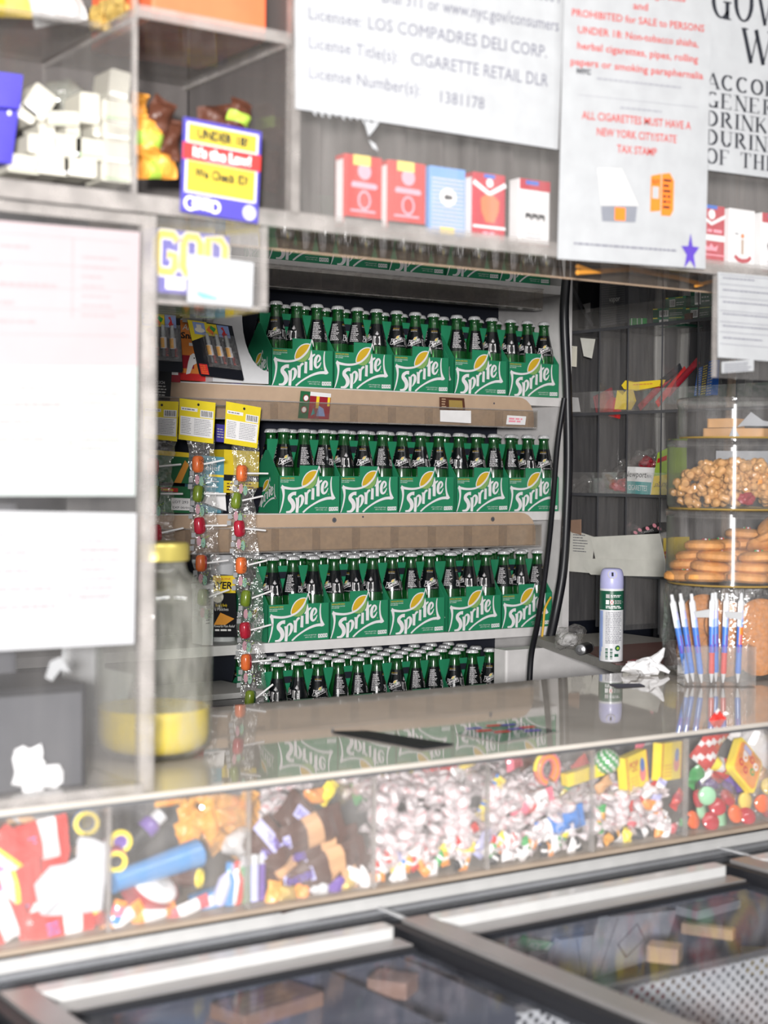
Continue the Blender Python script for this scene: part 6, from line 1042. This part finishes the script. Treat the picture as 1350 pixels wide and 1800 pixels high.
mat('disc_orange', (226, 100, 50), 0.15, coat=0.6); mat('disc_yellow', (216, 190, 96), 0.15, coat=0.6); mat('disc_red', (170, 40, 50), 0.15, coat=0.6); mat('disc_mint', (150, 200, 160), 0.15, coat=0.6)
rc = random.Random(21)
FZ0 = FLOOR+0.0008
def cp(px, py, Y=1.66):
    p = on_y(px, py, Y); p.z = min(max(p.z, FZ0+0.006), TOP-0.026); return p
def xband(*bands):
    """bands of (u0, u1, material); the first is the ground colour"""
    def f(u, v, t):
        for u0, u1, m in bands[1:]:
            if u0 <= u <= u1: return m
        return bands[0]
    return f
# --- peppermints
mp = thing('peppermint', 'round red and white peppermint in clear twist wrapper', 'peppermint', (0, 0, 0), 'wrapped peppermints heaped in the candy bins')
b = MB(); prof = [(0.0, 0.0005), (0.0075, 0.0), (0.0105, 0.0022), (0.0112, 0.0042), (0.0105, 0.0062), (0.0078, 0.0083), (0.0, 0.0086)]
vs_ = lambda i, k: M['mint_red'] if ((k+(i % 3)) % 8) < 2 and i not in (0,) else M['mint_white']
b.lathe(prof, None, n=24, cap=False, mf=vs_); o = b.obj('sweet', mp, smooth=True)
b = MB(); n = 10
for sgn in (-1, 1):
    g = []
    for i in range(n+1):
        a = -0.75+1.5*i/n; fl = 0.0022*math.sin(i*2.4)
        g.append([(sgn*0.0100, 0.0020*math.sin(a*1.5), 0.0043), (sgn*(0.0165), 0.0075*math.sin(a), 0.0043+fl), (sgn*0.0215, 0.0135*math.sin(a), 0.0043+fl*2)])
    for i in range(n):
        for j in range(2): b.add([g[i][j], g[i+1][j], g[i+1][j+1], g[i][j+1]], [(0, 1, 2, 3)], 'wrap')
b.lathe([(0.0, -0.0003), (0.008, -0.0006), (0.0116, 0.0022), (0.0120, 0.0043), (0.0116, 0.0064), (0.008, 0.0092), (0.0, 0.0095)], 'wrap', n=14, cap=False, mod=lambda i, k: 1+0.02*((k*5+i) % 3-1))
o = b.obj('wrapper', mp, smooth=True); o['label'] = 'clear twist wrapper'
kidmap()
def mint_h(x, y):
    base = 0.055
    if x < 1.09: base = 0.030+0.40*(x-0.99) if x > 0.97 else 0.02
    elif x < 1.26: base = 0.098-0.10*abs(x-1.17)
    elif x < 1.45: base = 0.092-0.28*(x-1.26)
    else: base = 0.052
    return base+0.05*(y-1.64)/0.25*(1 if x < 1.45 else 0.2)
spots = []
for x0_, x1_, dx in ((0.985, 1.088, 0.0235), (1.094, 1.265, 0.0235), (1.271, 1.445, 0.0235), (1.451, 1.60, 0.030)):
    k = 0; y = 1.645
    while y < 1.86:
        x = x0_+0.012+(0.5*dx if k % 2 else 0)
        while x < x1_-0.010:
            hm = min(mint_h(x, y), 0.116); z = hm; lay = 0
            ymin = 1.74 if x < 1.09 else 1.64
            while z > 0.002 and y > ymin:
                if lay < 1 or (y < 1.665 and lay < 7): spots.append((x+rc.uniform(-.004, .004), y+rc.uniform(-.004, .004), FZ0+z+rc.uniform(-.002, .002)))
                z -= 0.0165; lay += 1
            x += dx
        y += 0.022; k += 1
rc.shuffle(spots); spots.sort(key=lambda s: s[1] > 1.78)
first = True
for x, y, z in spots[:297]:
    rot = (rc.uniform(-0.3, 1.5), rc.uniform(-.6, .6), rc.uniform(-PI, PI))
    x0_ = max([d for d in DIV if d < x])+0.024; x1_ = min([d for d in DIV if d > x])-0.024
    loc = (min(max(x, x0_), x1_), max(y, 1.653), max(z+0.006, FZ0+0.019))
    if first: mp.location = loc; mp.rotation_euler = rot; mp.scale = (1.22,)*3; first = False; mp0 = mp
    else: copy_thing(mp0, loc, rot)
# --- first bin: red packets, white napkin
W_ = 'mint_white'
RED = [(20, 1560, 0.07, 0.05, 0.2, 'leaning at the left edge'), (60, 1480, 0.08, 0.045, 0.15, 'upper one with a white panel'), (20, 1650, 0.07, 0.06, 1.4, 'lowest with a white panel'), (100, 1630, 0.085, 0.045, 0.1, 'at the front below the napkin'), (160, 1600, 0.06, 0.02, -0.9, 'narrow one beside the divider'), (40, 1600, 0.075, 0.05, -0.4, 'in the middle of the heap'), (10, 1510, 0.06, 0.05, 0.9, 'high at the left edge'), (130, 1640, 0.06, 0.04, 0.3, 'lying lowest near the divider'), (70, 1545, 0.07, 0.05, 1.2, 'behind the napkin'), (-20, 1620, 0.08, 0.06, 0.4, 'cut by the left edge of view')]
for i, (px, py, wd, ht, a, lab) in enumerate(RED):
    packet('sweet_packet', 'red sweet packet in the leftmost bin, '+lab, 'sweets', cp(px, py, 1.650+0.013*(i % 3)), wd, ht, 0.012, a, 'candy_red', xband('candy_red', (0.30, 0.52, W_), (0.52, 0.58, 'candy_yellow')) if i % 2 == 0 else xband('candy_red', (0.62, 0.80, W_)), lambda b: (b.lines(-0.014, 0.006, 0.016, 3, 0.005, 0.002, 'candy_blue')), 'red sweet packets', seed=i, wob=0.35)
for i, (px, py, m, lab) in enumerate(((30, 1470, 'candy_brown', 'at the left'), (80, 1455, 'maroon', 'behind the red packets'), (60, 1440, 'grey', 'at the back'), (110, 1475, 'candy_brown', 'near the round roll'), (100, 1435, 'navy', 'dark one at the very back'))):
    packet('chocolate_packet', 'dark chocolate packet deep in the leftmost bin, '+lab, 'sweets', cp(px, py, 1.74+0.02*(i % 2)), 0.075, 0.045, 0.014, 0.4*i, m, xband(m, (0.35, 0.5, 'candy_tan')), None, 'dark chocolate packets', seed=i+40, wob=0.3)
b = MB(); Yn = 1.640; q = [(62, 1556), (90, 1524), (118, 1519), (150, 1502), (186, 1480), (190, 1500), (182, 1560), (178, 1600), (130, 1606), (85, 1610), (72, 1608)]
pts = [on_y(x, y, Yn) for x, y in q]; c0 = sum((p for p in pts), Vector())/len(pts); b.add([(p.x, p.y-0.004*math.sin(i*1.7)**2, p.z) for i, p in enumerate(pts)]+[c0+Vector((0, -0.0045, 0))], [(i, (i+1) % len(pts), len(pts)) for i in range(len(pts))], 'napkin')
b.add([(p.x, p.y+0.003, p.z) for p in pts]+[c0+Vector((0, 0.001, 0))], [((i+1) % len(pts), i, len(pts)) for i in range(len(pts))], 'napkin')
q2 = [(134, 1512), (136, 1476), (142, 1470), (164, 1474), (188, 1484), (186, 1488), (152, 1503)]; b.add([Vector(on_y(x, y, Yn+0.006)) for x, y in q2], [list(range(len(q2)))], 'napkin'); b.add([Vector(on_y(x, y, Yn+0.007)) for x, y in q2][::-1], [list(range(len(q2)))], 'napkin')
tag(b.obj('napkin'), 'folded white napkin stuck inside the leftmost bin', 'napkin')
def roll(name, lab, px, py, Y, r, ln, cols, dirv=(0.3, 1, 0.1)):
    d = Vector(dirv).normalized(); F = Matrix.Translation(cp(px, py, Y)) @ d.to_track_quat('Z', 'Y').to_matrix().to_4x4(); b = MB(F)
    b.lathe([(0.0, 0.001), (r*0.55, 0.0), (r*0.60, -0.001), (r*0.93, -0.001), (r, 0.002), (r, ln), (0, ln)], None, n=28, cap=False, mf=lambda i, k: M.get(cols[min(i, len(cols)-1)]) or P(cols[min(i, len(cols)-1)])); return tag(b.obj(name, smooth=True), lab, 'sweets')
roll('candy_roll', 'round candy roll with a yellow and blue ring above the napkin', 152, 1447, 1.70, 0.016, 0.05, ['black', 'candy_blue', 'candy_yellow', 'candy_blue', 'navy'])
roll('candy_roll', 'round candy roll with yellow ring, upper one beside the divider', 212, 1480, 1.665, 0.014, 0.05, ['candy_purple', W_, 'candy_yellow', 'candy_yellow', 'navy'])
roll('candy_roll', 'round candy roll with yellow ring, lower one by the blue tube', 204, 1515, 1.650, 0.0135, 0.05, ['black', 'candy_yellow', 'candy_yellow', 'candy_pink', 'maroon'])
# --- second bin
p0, p1 = cp(196, 1552, 1.652), cp(346, 1500, 1.675); b = MB(); b.tube([p0, p0.lerp(p1, .4), p0.lerp(p1, .8), p1], 0.02, 'tube_blue', n=20, rad=[0.0125, 0.0135, 0.0165, 0.0175]); tag(b.obj('candy_tube', smooth=True), 'shiny blue plastic candy tube in the second bin', 'sweets')
t = thing('candy_tub', 'round red candy tub with a white lid in the second bin', 'sweets', cp(266, 1560, 1.665)); d_ = Vector((0.30, -0.52, 0.80)).normalized(); F = Matrix.Translation(ORG[t.name]) @ d_.to_track_quat('Z', 'Y').to_matrix().to_4x4()
b = MB(F); b.lathe([(0.0, -0.022), (0.026, -0.022), (0.031, -0.017), (0.031, -0.004), (0.0325, -0.002), (0.0325, 0.006)], 'tub_red', n=36, cap=False); b.obj('tub', t, smooth=True); b = MB(F); b.lathe([(0.0290, 0.004), (0.0290, 0.0075), (0.0270, 0.009), (0.0, 0.009)], 'mint_white', n=36, cap=False); b.rect(0.002, -0.012, 0.014, -0.001, 'lgrey', 0.0094); o = b.obj('lid', t, smooth=True); o['label'] = 'white lid'
roll('bottle_candy', 'small candy bottle with a yellow ringed cap in the second bin', 352, 1544, 1.655, 0.0115, 0.045, ['candy_yellow', 'candy_yellow', 'candy_yellow', 'candy_yellow', 'candy_brown'], (-0.7, 0.8, 0.0))
b = MB(Matrix.Translation(cp(252, 1462, 1.70)) @ Matrix.Rotation(0.9, 4, 'Y')); b.lathe([(0, -0.03), (0.011, -0.03), (0.013, -0.026), (0.013, 0.0), (0.012, 0.001), (0.012, 0.014), (0.009, 0.018), (0.009, 0.03), (0, 0.03)], None, n=20, cap=False, mf=lambda i, k: P('black') if i < 4 else M['candy_purple'] if i < 6 else P('silver')); tag(b.obj('candy_bottle', smooth=True), 'black candy bottle with a silver end behind the yellow rolls', 'sweets')
b = MB(Matrix.Translation(cp(362, 1582, 1.66)) @ Matrix.Rotation(-0.15, 4, 'Y')); b.rbox(-0.020, 0.020, -0.008, 0.008, -0.010, 0.010, 'tube_blue', 0.004); b.box(-0.016, 0.013, -0.0086, -0.0081, -0.006, 0.006, 'mint_white'); tag(b.obj('blue_pack'), 'small blue pack with white panel beside the red tub', 'sweets')
for i, (px, py, a, m1, m2, lab) in enumerate(((270, 1618, 0.12, 'candy_orange', W_, 'white roll with orange ends at the front of the second bin'), (215, 1622, 0.5, 'candy_orange', W_, 'orange tipped white roll by the first divider'), (330, 1598, 0.25, 'mint_red', W_, 'red and white stick under the blue pack'), (208, 1600, 1.2, 'candy_orange', 'candy_pink', 'small orange sweet beside the red tub'), (205, 1632, 0.1, 'candy_blue', 'candy_blue', 'small blue wrapped sweet at the foot of the divider'))):
    packet('wrapped_roll', lab, 'sweets', cp(px, py, 1.645), 0.055 if i < 3 else 0.022, 0.016, 0.012, a, m1, xband(m1, (0.22, 0.72, m2)), None, seed=i+60)
for i in range(22):
    px = 300+((i*37) % 150); py = 1400+((i*53) % 95); px = min(px, 432)
    packet('caramel_bar', 'amber wrapped caramel bar heaped at the back of the second bin', 'sweets', cp(px, py+0.0, 1.70+0.016*(i % 5)), 0.040, 0.022, 0.012, (i*0.83) % 3.1, 'candy_amber', xband('candy_amber', (0.3, 0.6, 'candy_orange')), None, 'amber caramel bars', seed=i+80, wob=0.2)
for i, (px, py, m, lab) in enumerate(((395, 1565, 'lavender', 'white and violet squeeze toy in the second bin, left'), (412, 1555, 'mint_white', 'white squeeze toy beside the violet one'), (402, 1594, 'tube_blue', 'small blue bottle under the white squeeze toys'), (416, 1580, 'candy_red', 'thin red tube beside the green lighter'), (429, 1585, 'candy_green', 'upright green lighter at the second divider'), (455, 1592, 'candy_purple', 'upright purple lighter right of the second divider'), (447, 1588, 'lavender', 'upright pale lighter right of the second divider'), (418, 1480, 'mint_white', 'white crumpled cup behind the squeeze toys'))):
    p = cp(px, py, 1.650); p.z = max(p.z, FZ0+0.027); b = MB(Matrix.Translation(p) @ Matrix.Rotation([0.4, 0.25, 0.0, 0.05, 0, 0, 0.0, 0.5][i], 4, 'Y'))
    if i == 7: b.M = Matrix.Translation(cp(px, py, 1.69)); b.crumple(0.02, m, 3, (1, .6, .9), amp=.5)
    elif i in (4, 5, 6): b.rbox(-0.007, 0.007, -0.005, 0.005, -0.026, 0.018, m, 0.003); b.rbox(-0.006, 0.006, -0.004, 0.004, 0.018, 0.030, 'silver', 0.002)
    else: b.lathe([(0.0, -0.026), (0.007, -0.026), (0.009, -0.02), (0.009, 0.004), (0.004, 0.012), (0.004, 0.024), (0.0, 0.026)], m, n=16, cap=False)
    tag(b.obj('lighter' if i in (4, 5, 6) else 'squeeze_toy', smooth=True), lab, 'lighter' if i in (4, 5, 6) else 'sweets')
# --- third bin: chocolate bars
def d_snick(b): b.rect(-0.052, -0.004, -0.012, 0.012, 'lavender', 0.0004); b.text('SNICKERS', -0.050, 0.000, 0.0085, 'star_purple', width=0.036, z=0.0010, bold=0.02)
SN = [(520, 1475, 0.26, 1.652, 'uppermost with a white end'), (560, 1470, -0.75, 1.668, 'upright one at the back right'), (488, 1505, -0.9, 1.652, 'steep one by the divider'), (545, 1500, 0.12, 1.657, 'in the middle of the heap'), (560, 1530, 0.22, 1.648, 'second from the bottom'), (520, 1560, 0.45, 1.660, 'near the bottom left'), (580, 1552, 0.1, 1.650, 'lowest at the front'), (596, 1510, -0.5, 1.676, 'leaning on the right divider')]
for i, (px, py, a, Y, lab) in enumerate(SN):
    packet('chocolate_bar', 'brown wrapped SNICKERS bar in the third bin, '+lab, 'chocolate bar', cp(px, py, Y), 0.140 if i not in (2, 5) else 0.10, 0.044, 0.022, a, 'candy_brown', xband('candy_brown', (0.0, 0.04, 'lavender'), (0.62, 0.76, 'candy_tan'), (0.96, 1.0, 'lavender')), d_snick, 'brown chocolate bars', seed=i+5, wob=0.18)
for i, (px, py, m, lab) in enumerate(((505, 1610, 'gold_trim', 'gold foil sweet lying lowest in the third bin'), (610, 1572, 'gold_trim', 'gold foil sweet right of the chocolate bars'), (530, 1592, 'candy_orange', 'orange sweet below the chocolate bars'), (560, 1582, 'silver', 'silver sweet below the chocolate bars'), (590, 1580, 'candy_purple', 'purple sweet below the chocolate bars'), (480, 1600, 'candy_amber', 'amber sweet at the left below the chocolate bars'), (640, 1570, 'mint_white', 'white wrapped sweet by the third divider'), (555, 1400, 'candy_orange', 'orange and yellow sweet high at the back of the third bin'), (575, 1393, 'candy_yellow', 'yellow sweet high at the back of the third bin'), (630, 1390, 'candy_green', 'green sweet high at the back of the third bin'), (625, 1540, 'mint_white', 'white paper twist right of the chocolate bars'))):
    packet('wrapped_sweet', lab, 'sweets', cp(px, py, 1.643 if py > 1450 else 1.72), 0.034, 0.020, 0.014, i*0.9, m, None, None, seed=i+120, wob=0.2)
# --- extras lying on and in the peppermints
def d_gum(b): b.disc(-0.010, 0, 0.007, 'can_sky', 0.0005); b.text('MINT', 0.004, -0.004, 0.006, 'navy', width=0.014, z=0.0007)
packet('gum_roll', 'yellow wrapped roll with blue checks on the peppermints', 'sweets', cp(862, 1402, 1.650), 0.062, 0.018, 0.014, 0.95, 'candy_yellow', lambda u, v, t: 'candy_blue' if v > 0.7 and int(u*12) % 2 else 'candy_yellow' if v > 0.55 else 'stamp', None, seed=9)
packet('gum_roll', 'red and white wrapped roll among the peppermints', 'sweets', cp(935, 1412, 1.652), 0.075, 0.026, 0.018, 0.18, 'candy_red', xband('candy_pink', (0.35, 0.5, 'candy_red'), (0.5, 0.85, W_)), lambda b: b.barcode(0.006, -0.006, 0.022, 0.006), seed=10)
packet('gum_roll', 'blue and white gum pack among the peppermints', 'sweets', cp(985, 1448, 1.648), 0.085, 0.032, 0.022, 0.22, 'candy_blue', xband('candy_blue', (0.05, 0.22, W_)), d_gum, seed=11)
b = MB(FY(*cp(962, 1352, 1.68))); b.stroke([(0.016*math.cos(a), 0.018*math.sin(a), 0.010) for a in [x*0.35 for x in range(-3, 14)]], 'candy_pink', 0.004); b.stroke([(0.016*math.cos(a), 0.018*math.sin(a), 0.010) for a in [x*0.35 for x in range(-3, 14)]][::-1], 'candy_pink', -0.004); b.tube([(0.016*math.cos(a), 0.018*math.sin(a), 0) for a in [x*0.35 for x in range(-3, 14)]], 0.0052, 'candy_orange', n=10); b.tube([(0.022*math.cos(a), 0.024*math.sin(a), 0) for a in [x*0.35 for x in range(3, 10)]], 0.003, 'candy_yellow', n=8); tag(b.obj('gummy_ring', smooth=True), 'orange gummy ring standing on the peppermints', 'sweets')
EX = [(1000, 1380, 0.05, 1.0, 'candy_yellow', 'candy_green', 'yellow and green stick beside the gummy ring'), (700, 1352, 0.06, 0.05, 'candy_yellow', 'candy_yellow', 'long yellow stick behind the peppermints'), (770, 1350, 0.06, -0.03, 'candy_red', 'candy_red', 'long red stick behind the peppermints'), (800, 1362, 0.03, -0.3, W_, W_, 'white wrapped sweet on top of the peppermints'), (850, 1368, 0.03, 1.2, 'black', 'black', 'black wrapped sweet at the fourth divider'), (830, 1330, 0.045, 0.3, 'candy_yellow', 'stamp', 'yellow packet high behind the fourth divider'), (905, 1340, 0.03, 0.2, 'candy_pink', 'maroon', 'pink sweet high behind the peppermints'), (925, 1338, 0.03, 0.4, 'candy_brown', 'candy_brown', 'brown sweet beside the pink one'), (1020, 1345, 0.03, 0.6, 'candy_red', 'candy_red', 'red sweet near the fifth divider'),
      (712, 1512, 0.05, 0.5, 'candy_yellow', 'candy_blue', 'yellow and blue wrapped bar low in the peppermints'), (745, 1530, 0.045, -0.9, 'candy_orange', 'candy_orange', 'orange stick at the bottom of the peppermints'), (815, 1470, 0.05, 0.45, 'candy_red', W_, 'red and white wrapped stick in the peppermints'), (690, 1505, 0.04, -0.6, W_, 'lavender', 'white wrapper low by the third divider'), (850, 1482, 0.04, 0.9, 'lavender', 'lavender', 'pale blue wrapper low in the peppermints'), (820, 1492, 0.03, 0.4, 'candy_yellow', 'candy_yellow', 'yellow sweet low in the peppermints')]
for i, (px, py, wd, a, m1, m2, lab) in enumerate(EX): packet('wrapped_sweet', lab, 'sweets', cp(px, py, 1.646 if py > 1380 else 1.70), wd, 0.013 if wd > 0.04 else 0.020, 0.010, a, m1, xband(m1, (0.35, 0.75, m2)), None, seed=i+150, wob=0.2)
COLS = [('candy_orange', 'orange'), ('candy_green', 'green'), ('candy_red', 'red'), ('candy_yellow', 'yellow'), ('mint_white', 'white'), ('black', 'black')]
for i in range(46):
    x = 1.10+0.34*((i*0.618) % 1); m, cn_ = COLS[[0, 4, 2, 4, 1, 3, 4, 0, 4, 5, 2, 4][i % 12]]
    x = min(max(x, 1.105), 1.432); x = x if abs(x-1.268) > 0.016 else x+0.03
    packet('small_sweet', 'small %s sweet at the foot of the peppermint heap' % cn_, 'sweets', (x, 1.640+0.002*(i % 3), FZ0+0.008+0.011*(i % 3)), 0.022, 0.013, 0.009, (i*1.1) % 3, m, xband(m, (0.4, 0.55, W_)), None, '%s sweets at the foot of the peppermints' % cn_, seed=i)
# --- sixth bin: yellow boxes and a mix
mat('pop_yellow', (240, 212, 40), 0.4)
def popbox(lab, px, py, a, text):
    F = FY(*cp(px, py, 1.655)) @ Matrix.Rotation(a, 4, 'Z') @ Matrix.Rotation(0.25, 4, 'Y'); t = MB(F); w2, h2 = 0.028, 0.027
    t.M = F; t.rbox(-w2, w2, -h2, h2, -0.014, 0, 'pop_yellow', 0.001); t.rect(-w2+0.003, -h2, -w2+0.005, h2, 'red'); t.rect(w2-0.0015, -h2, w2, h2, 'red')
    if text: t.text('POP', -w2+0.010, 0.008, 0.010, 'red', width=0.022, bold=0.02); t.lines(-w2+0.016, 0.004, 0.014, 1, .01, 0.002, 'red')
    t.disc(0.014, 0.008, 0.006, 'blue', 0.0006, ry=0.010); t.disc(0.014, -0.004, 0.008, 'candy_pink', 0.0005, ry=0.012); t.lines(-w2+0.010, -0.006, 0.022, 4, 0.005, 0.0015, 'amber')
    tag(t.obj('sweet_box'), lab, 'box')
popbox('yellow sweet box reading POP in the sixth bin', 1120, 1358, 0.12, True); popbox('yellow sweet box tilted behind the POP box', 1180, 1338, -0.05, False)
b = MB(FY(*cp(1030, 1362, 1.665)) @ Matrix.Rotation(0.15, 4, 'Z')); b.rbox(-0.035, 0.035, -0.009, 0.009, -0.012, 0, 'pop_yellow', 0.002); tag(b.obj('sweet_box'), 'long yellow sweet box left of the POP box', 'box')
b = MB(Matrix.Translation(cp(1066, 1338, 1.665))); b.lathe([(0.0, -0.018)]+[(0.019*math.sin(PI*k/12), -0.018*math.cos(PI*k/12)) for k in range(1, 12)]+[(0, 0.018)], None, n=24, cap=False, mf=lambda i, k: M['mint_white'] if (i+k) % 3 == 0 else M['candy_green']); tag(b.obj('checked_ball', smooth=True), 'green and white checked ball beside the POP box', 'sweets')
b = MB(Matrix.Translation(cp(1106, 1306, 1.70)) @ Matrix.Rotation(1.45, 4, 'Y')); b.lathe([(0, -0.035), (0.010, -0.035), (0.013, -0.03), (0.013, 0.0), (0.013, 0.018), (0.010, 0.024), (0.010, 0.04), (0, 0.04)], None, n=20, cap=False, mf=lambda i, k: P('navy') if i < 3 else M['candy_pink'] if i == 3 else M['mint_white']); tag(b.obj('candy_bottle', smooth=True), 'dark candy bottle with a pink band above the POP box', 'sweets')
MIX = [(1056, 1440, 0.04, 1.55, 'candy_green', 'candy_amber', 'green and amber stick standing by the fifth divider'), (1102, 1472, 0.026, 1.5, 'candy_yellow', 'candy_yellow', 'small yellow box sweet in the sixth bin'), (1150, 1425, 0.05, -0.5, W_, 'candy_orange', 'white and orange roll in the sixth bin'), (1170, 1462, 0.035, 1.4, W_, W_, 'upright white wrapped sweet near the sixth divider'), (1160, 1455, 0.035, 1.3, 'candy_orange', W_, 'upright orange and white sweet near the sixth divider'), (1128, 1475, 0.03, 0.2, 'navy', W_, 'dark blue and white sweet low in the sixth bin'), (1200, 1450, 0.03, 1.2, 'black', 'candy_green', 'black and green sweet at the sixth divider'), (1158, 1390, 0.035, 1.1, 'lavender', W_, 'pale wrapped sweet below the tilted yellow box'), (1130, 1400, 0.06, 0.5, 'candy_red', W_, 'red and white stick below the POP box'), (1075, 1470, 0.03, 0.4, 'candy_amber', 'black', 'amber and black sweet low in the sixth bin'), (1140, 1415, 0.03, -0.2, 'candy_orange', 'candy_orange', 'orange sweet in the middle of the sixth bin'), (1190, 1478, 0.028, 0.1, 'mint_red', W_, 'red striped sweet lowest by the sixth divider'), (1115, 1440, 0.03, 0.7, 'mint_red', W_, 'red striped sweet in the middle of the sixth bin'), (1060, 1380, 0.03, 0.5, 'candy_tan', 'candy_tan', 'tan sweet under the long yellow box'), (1086, 1485, 0.028, -0.4, W_, 'lgrey', 'white sweet lowest in the sixth bin'), (1190, 1405, 0.03, 0.9, 'candy_red', 'maroon', 'red sweet under the tilted yellow box')]
for i, (px, py, wd, a, m1, m2, lab) in enumerate(MIX): packet('wrapped_sweet', lab, 'sweets', cp(px, py, 1.644+0.004*(i % 3)), wd, 0.016, 0.012, a, m1, xband(m1, (0.4, 0.75, m2)), None, seed=i+200, wob=0.2)
# --- seventh bin: boiled sweets, packets
packet('sweet_packet', 'red and white sweet packet at the top of the seventh bin', 'sweets', cp(1252, 1302, 1.665), 0.085, 0.045, 0.018, 0.9, 'candy_red', lambda u, v, t: 'mint_white' if int(u*9+v*4) % 3 == 0 else 'candy_red', None, seed=31, wob=0.3)
packet('sweet_packet', 'white crinkled packet at the top of the seventh bin', 'sweets', cp(1290, 1280, 1.70), 0.06, 0.03, 0.015, -0.6, W_, None, None, seed=32, wob=0.5)
packet('sweet_packet', 'white packet at the right end of the seventh bin', 'sweets', cp(1345, 1320, 1.70), 0.09, 0.06, 0.02, -0.4, W_, None, None, seed=33, wob=0.4)
packet('sweet_packet', 'yellow wrapped sweet left of the yellow gummy tray', 'sweets', cp(1270, 1345, 1.675), 0.06, 0.022, 0.012, -0.3, 'candy_yellow', xband('candy_yellow', (0.3, 0.5, W_), (0.5, 0.6, 'candy_red')), None, seed=34, wob=0.4)
b = MB(FY(*cp(1313, 1345, 1.655)) @ Matrix.Rotation(-0.75, 4, 'Z') @ Matrix.Rotation(-0.3, 4, 'X')); b.rbox(-0.034, 0.034, -0.030, 0.030, -0.010, 0, 'pop_yellow', 0.008); b.rbox(-0.028, 0.028, -0.025, 0.025, 0.0002, 0.003, 'candy_orange', 0.006)
for x, y, m in ((-0.012, 0.004, 'white'), (0.012, -0.004, 'green'), (0.004, 0.012, 'red'), (-0.004, -0.012, 'red'), (0.016, 0.008, 'white'), (-0.018, -0.008, 'red')): b.disc(x, y, 0.006, m, 0.0034, n=12); b.disc(x, y, 0.003, 'candy_orange', 0.0038, n=8)
b.rect(-0.022, 0.014, -0.002, 0.023, 'lavender', 0.0036); b.rect(-0.020, 0.006, -0.008, 0.013, 'mint_white', 0.0036); tag(b.obj('gummy_tray'), 'yellow gummy tray with orange front in the seventh bin', 'sweets')
dk = MB(); dk.lathe([(0.0, 0.0), (0.010, 0.0), (0.0135, 0.003), (0.0135, 0.007), (0.010, 0.010), (0.0, 0.010)], 'disc_orange', n=22, cap=False); DISC = {}
for m, cn_ in (('disc_orange', 'orange'), ('disc_yellow', 'yellow'), ('disc_red', 'dark red'), ('disc_mint', 'pale green')):
    dk = MB(); dk.lathe([(0.0, 0.0), (0.010, 0.0), (0.0135, 0.003), (0.0135, 0.007), (0.010, 0.010), (0.0, 0.010)], m, n=22, cap=False); DISC[m] = (dk, cn_)
DS = [(1288, 1432, 'disc_orange', 'standing at the front, left of the yellow one'), (1305, 1408, 'disc_yellow', 'standing in the middle'), (1336, 1412, 'disc_orange', 'standing at the right'), (1213, 1442, 'disc_orange', 'beside the sixth divider'), (1310, 1438, 'disc_red', 'lying at the front'), (1345, 1432, 'disc_red', 'lying at the right front'), (1246, 1445, 'disc_red', 'lying left at the front'), (1262, 1448, 'disc_mint', 'lying lowest at the front'), (1240, 1398, 'disc_mint', 'upper one near the divider'), (1222, 1405, 'disc_red', 'upper one by the divider'), (1258, 1420, 'disc_red', 'in the shadow in the middle'), (1275, 1405, 'disc_red', 'behind the yellow one'), (1350, 1385, 'disc_yellow', 'high at the right'), (1228, 1425, 'disc_mint', 'in the middle near the divider')]
for i, (px, py, m, lab) in enumerate(DS):
    dk, cn_ = DISC[m]; o = dk.obj('boiled_sweet', smooth=True, at=(0, 0, 0)); p = cp(px, py, 1.648+0.012*(i % 2)); o.location = p; o.rotation_euler = (1.2+0.3*math.sin(i), 0.2*math.cos(i*2), 0.4*math.sin(i*3)); tag(o, '%s round boiled sweet in the seventh bin, %s' % (cn_, lab.replace('standing at the front, left of the yellow one', 'left of the yellow one')), 'sweets', 'boiled sweets')
for i, (px, py, r, lab) in enumerate(((1262, 1402, 0.030, 'clear crinkled bag of boiled sweets, left one'), (1310, 1418, 0.032, 'clear crinkled bag of boiled sweets, right one'), (1340, 1400, 0.026, 'clear crinkled bag at the right edge of view'))):
    b = MB(Matrix.Translation(cp(px, py, 1.665))); b.crumple(r, 'film', 30+i, (1.2, 0.55, 0.9), amp=0.35); tag(b.obj('sweet_bag', smooth=False), lab, 'bag')
for i, (px, py, m, lab) in enumerate(((1250, 1375, 'candy_purple', 'dark purple wrapped sweet in the seventh bin'), (1225, 1360, 'candy_green', 'green wrapper near the sixth divider'), (1240, 1350, 'mint_white', 'white twisted wrapper above the boiled sweets'), (1290, 1385, 'candy_purple', 'purple wrapped sweet under the gummy tray'), (1260, 1365, 'candy_red', 'red wrapped sweet behind the boiled sweets'), (1335, 1375, 'candy_tan', 'tan wrapped sweet beside the gummy tray'))):
    packet('wrapped_sweet', lab, 'sweets', cp(px, py, 1.69), 0.045, 0.022, 0.016, i*0.8, m, None, None, seed=i+240, wob=0.4)
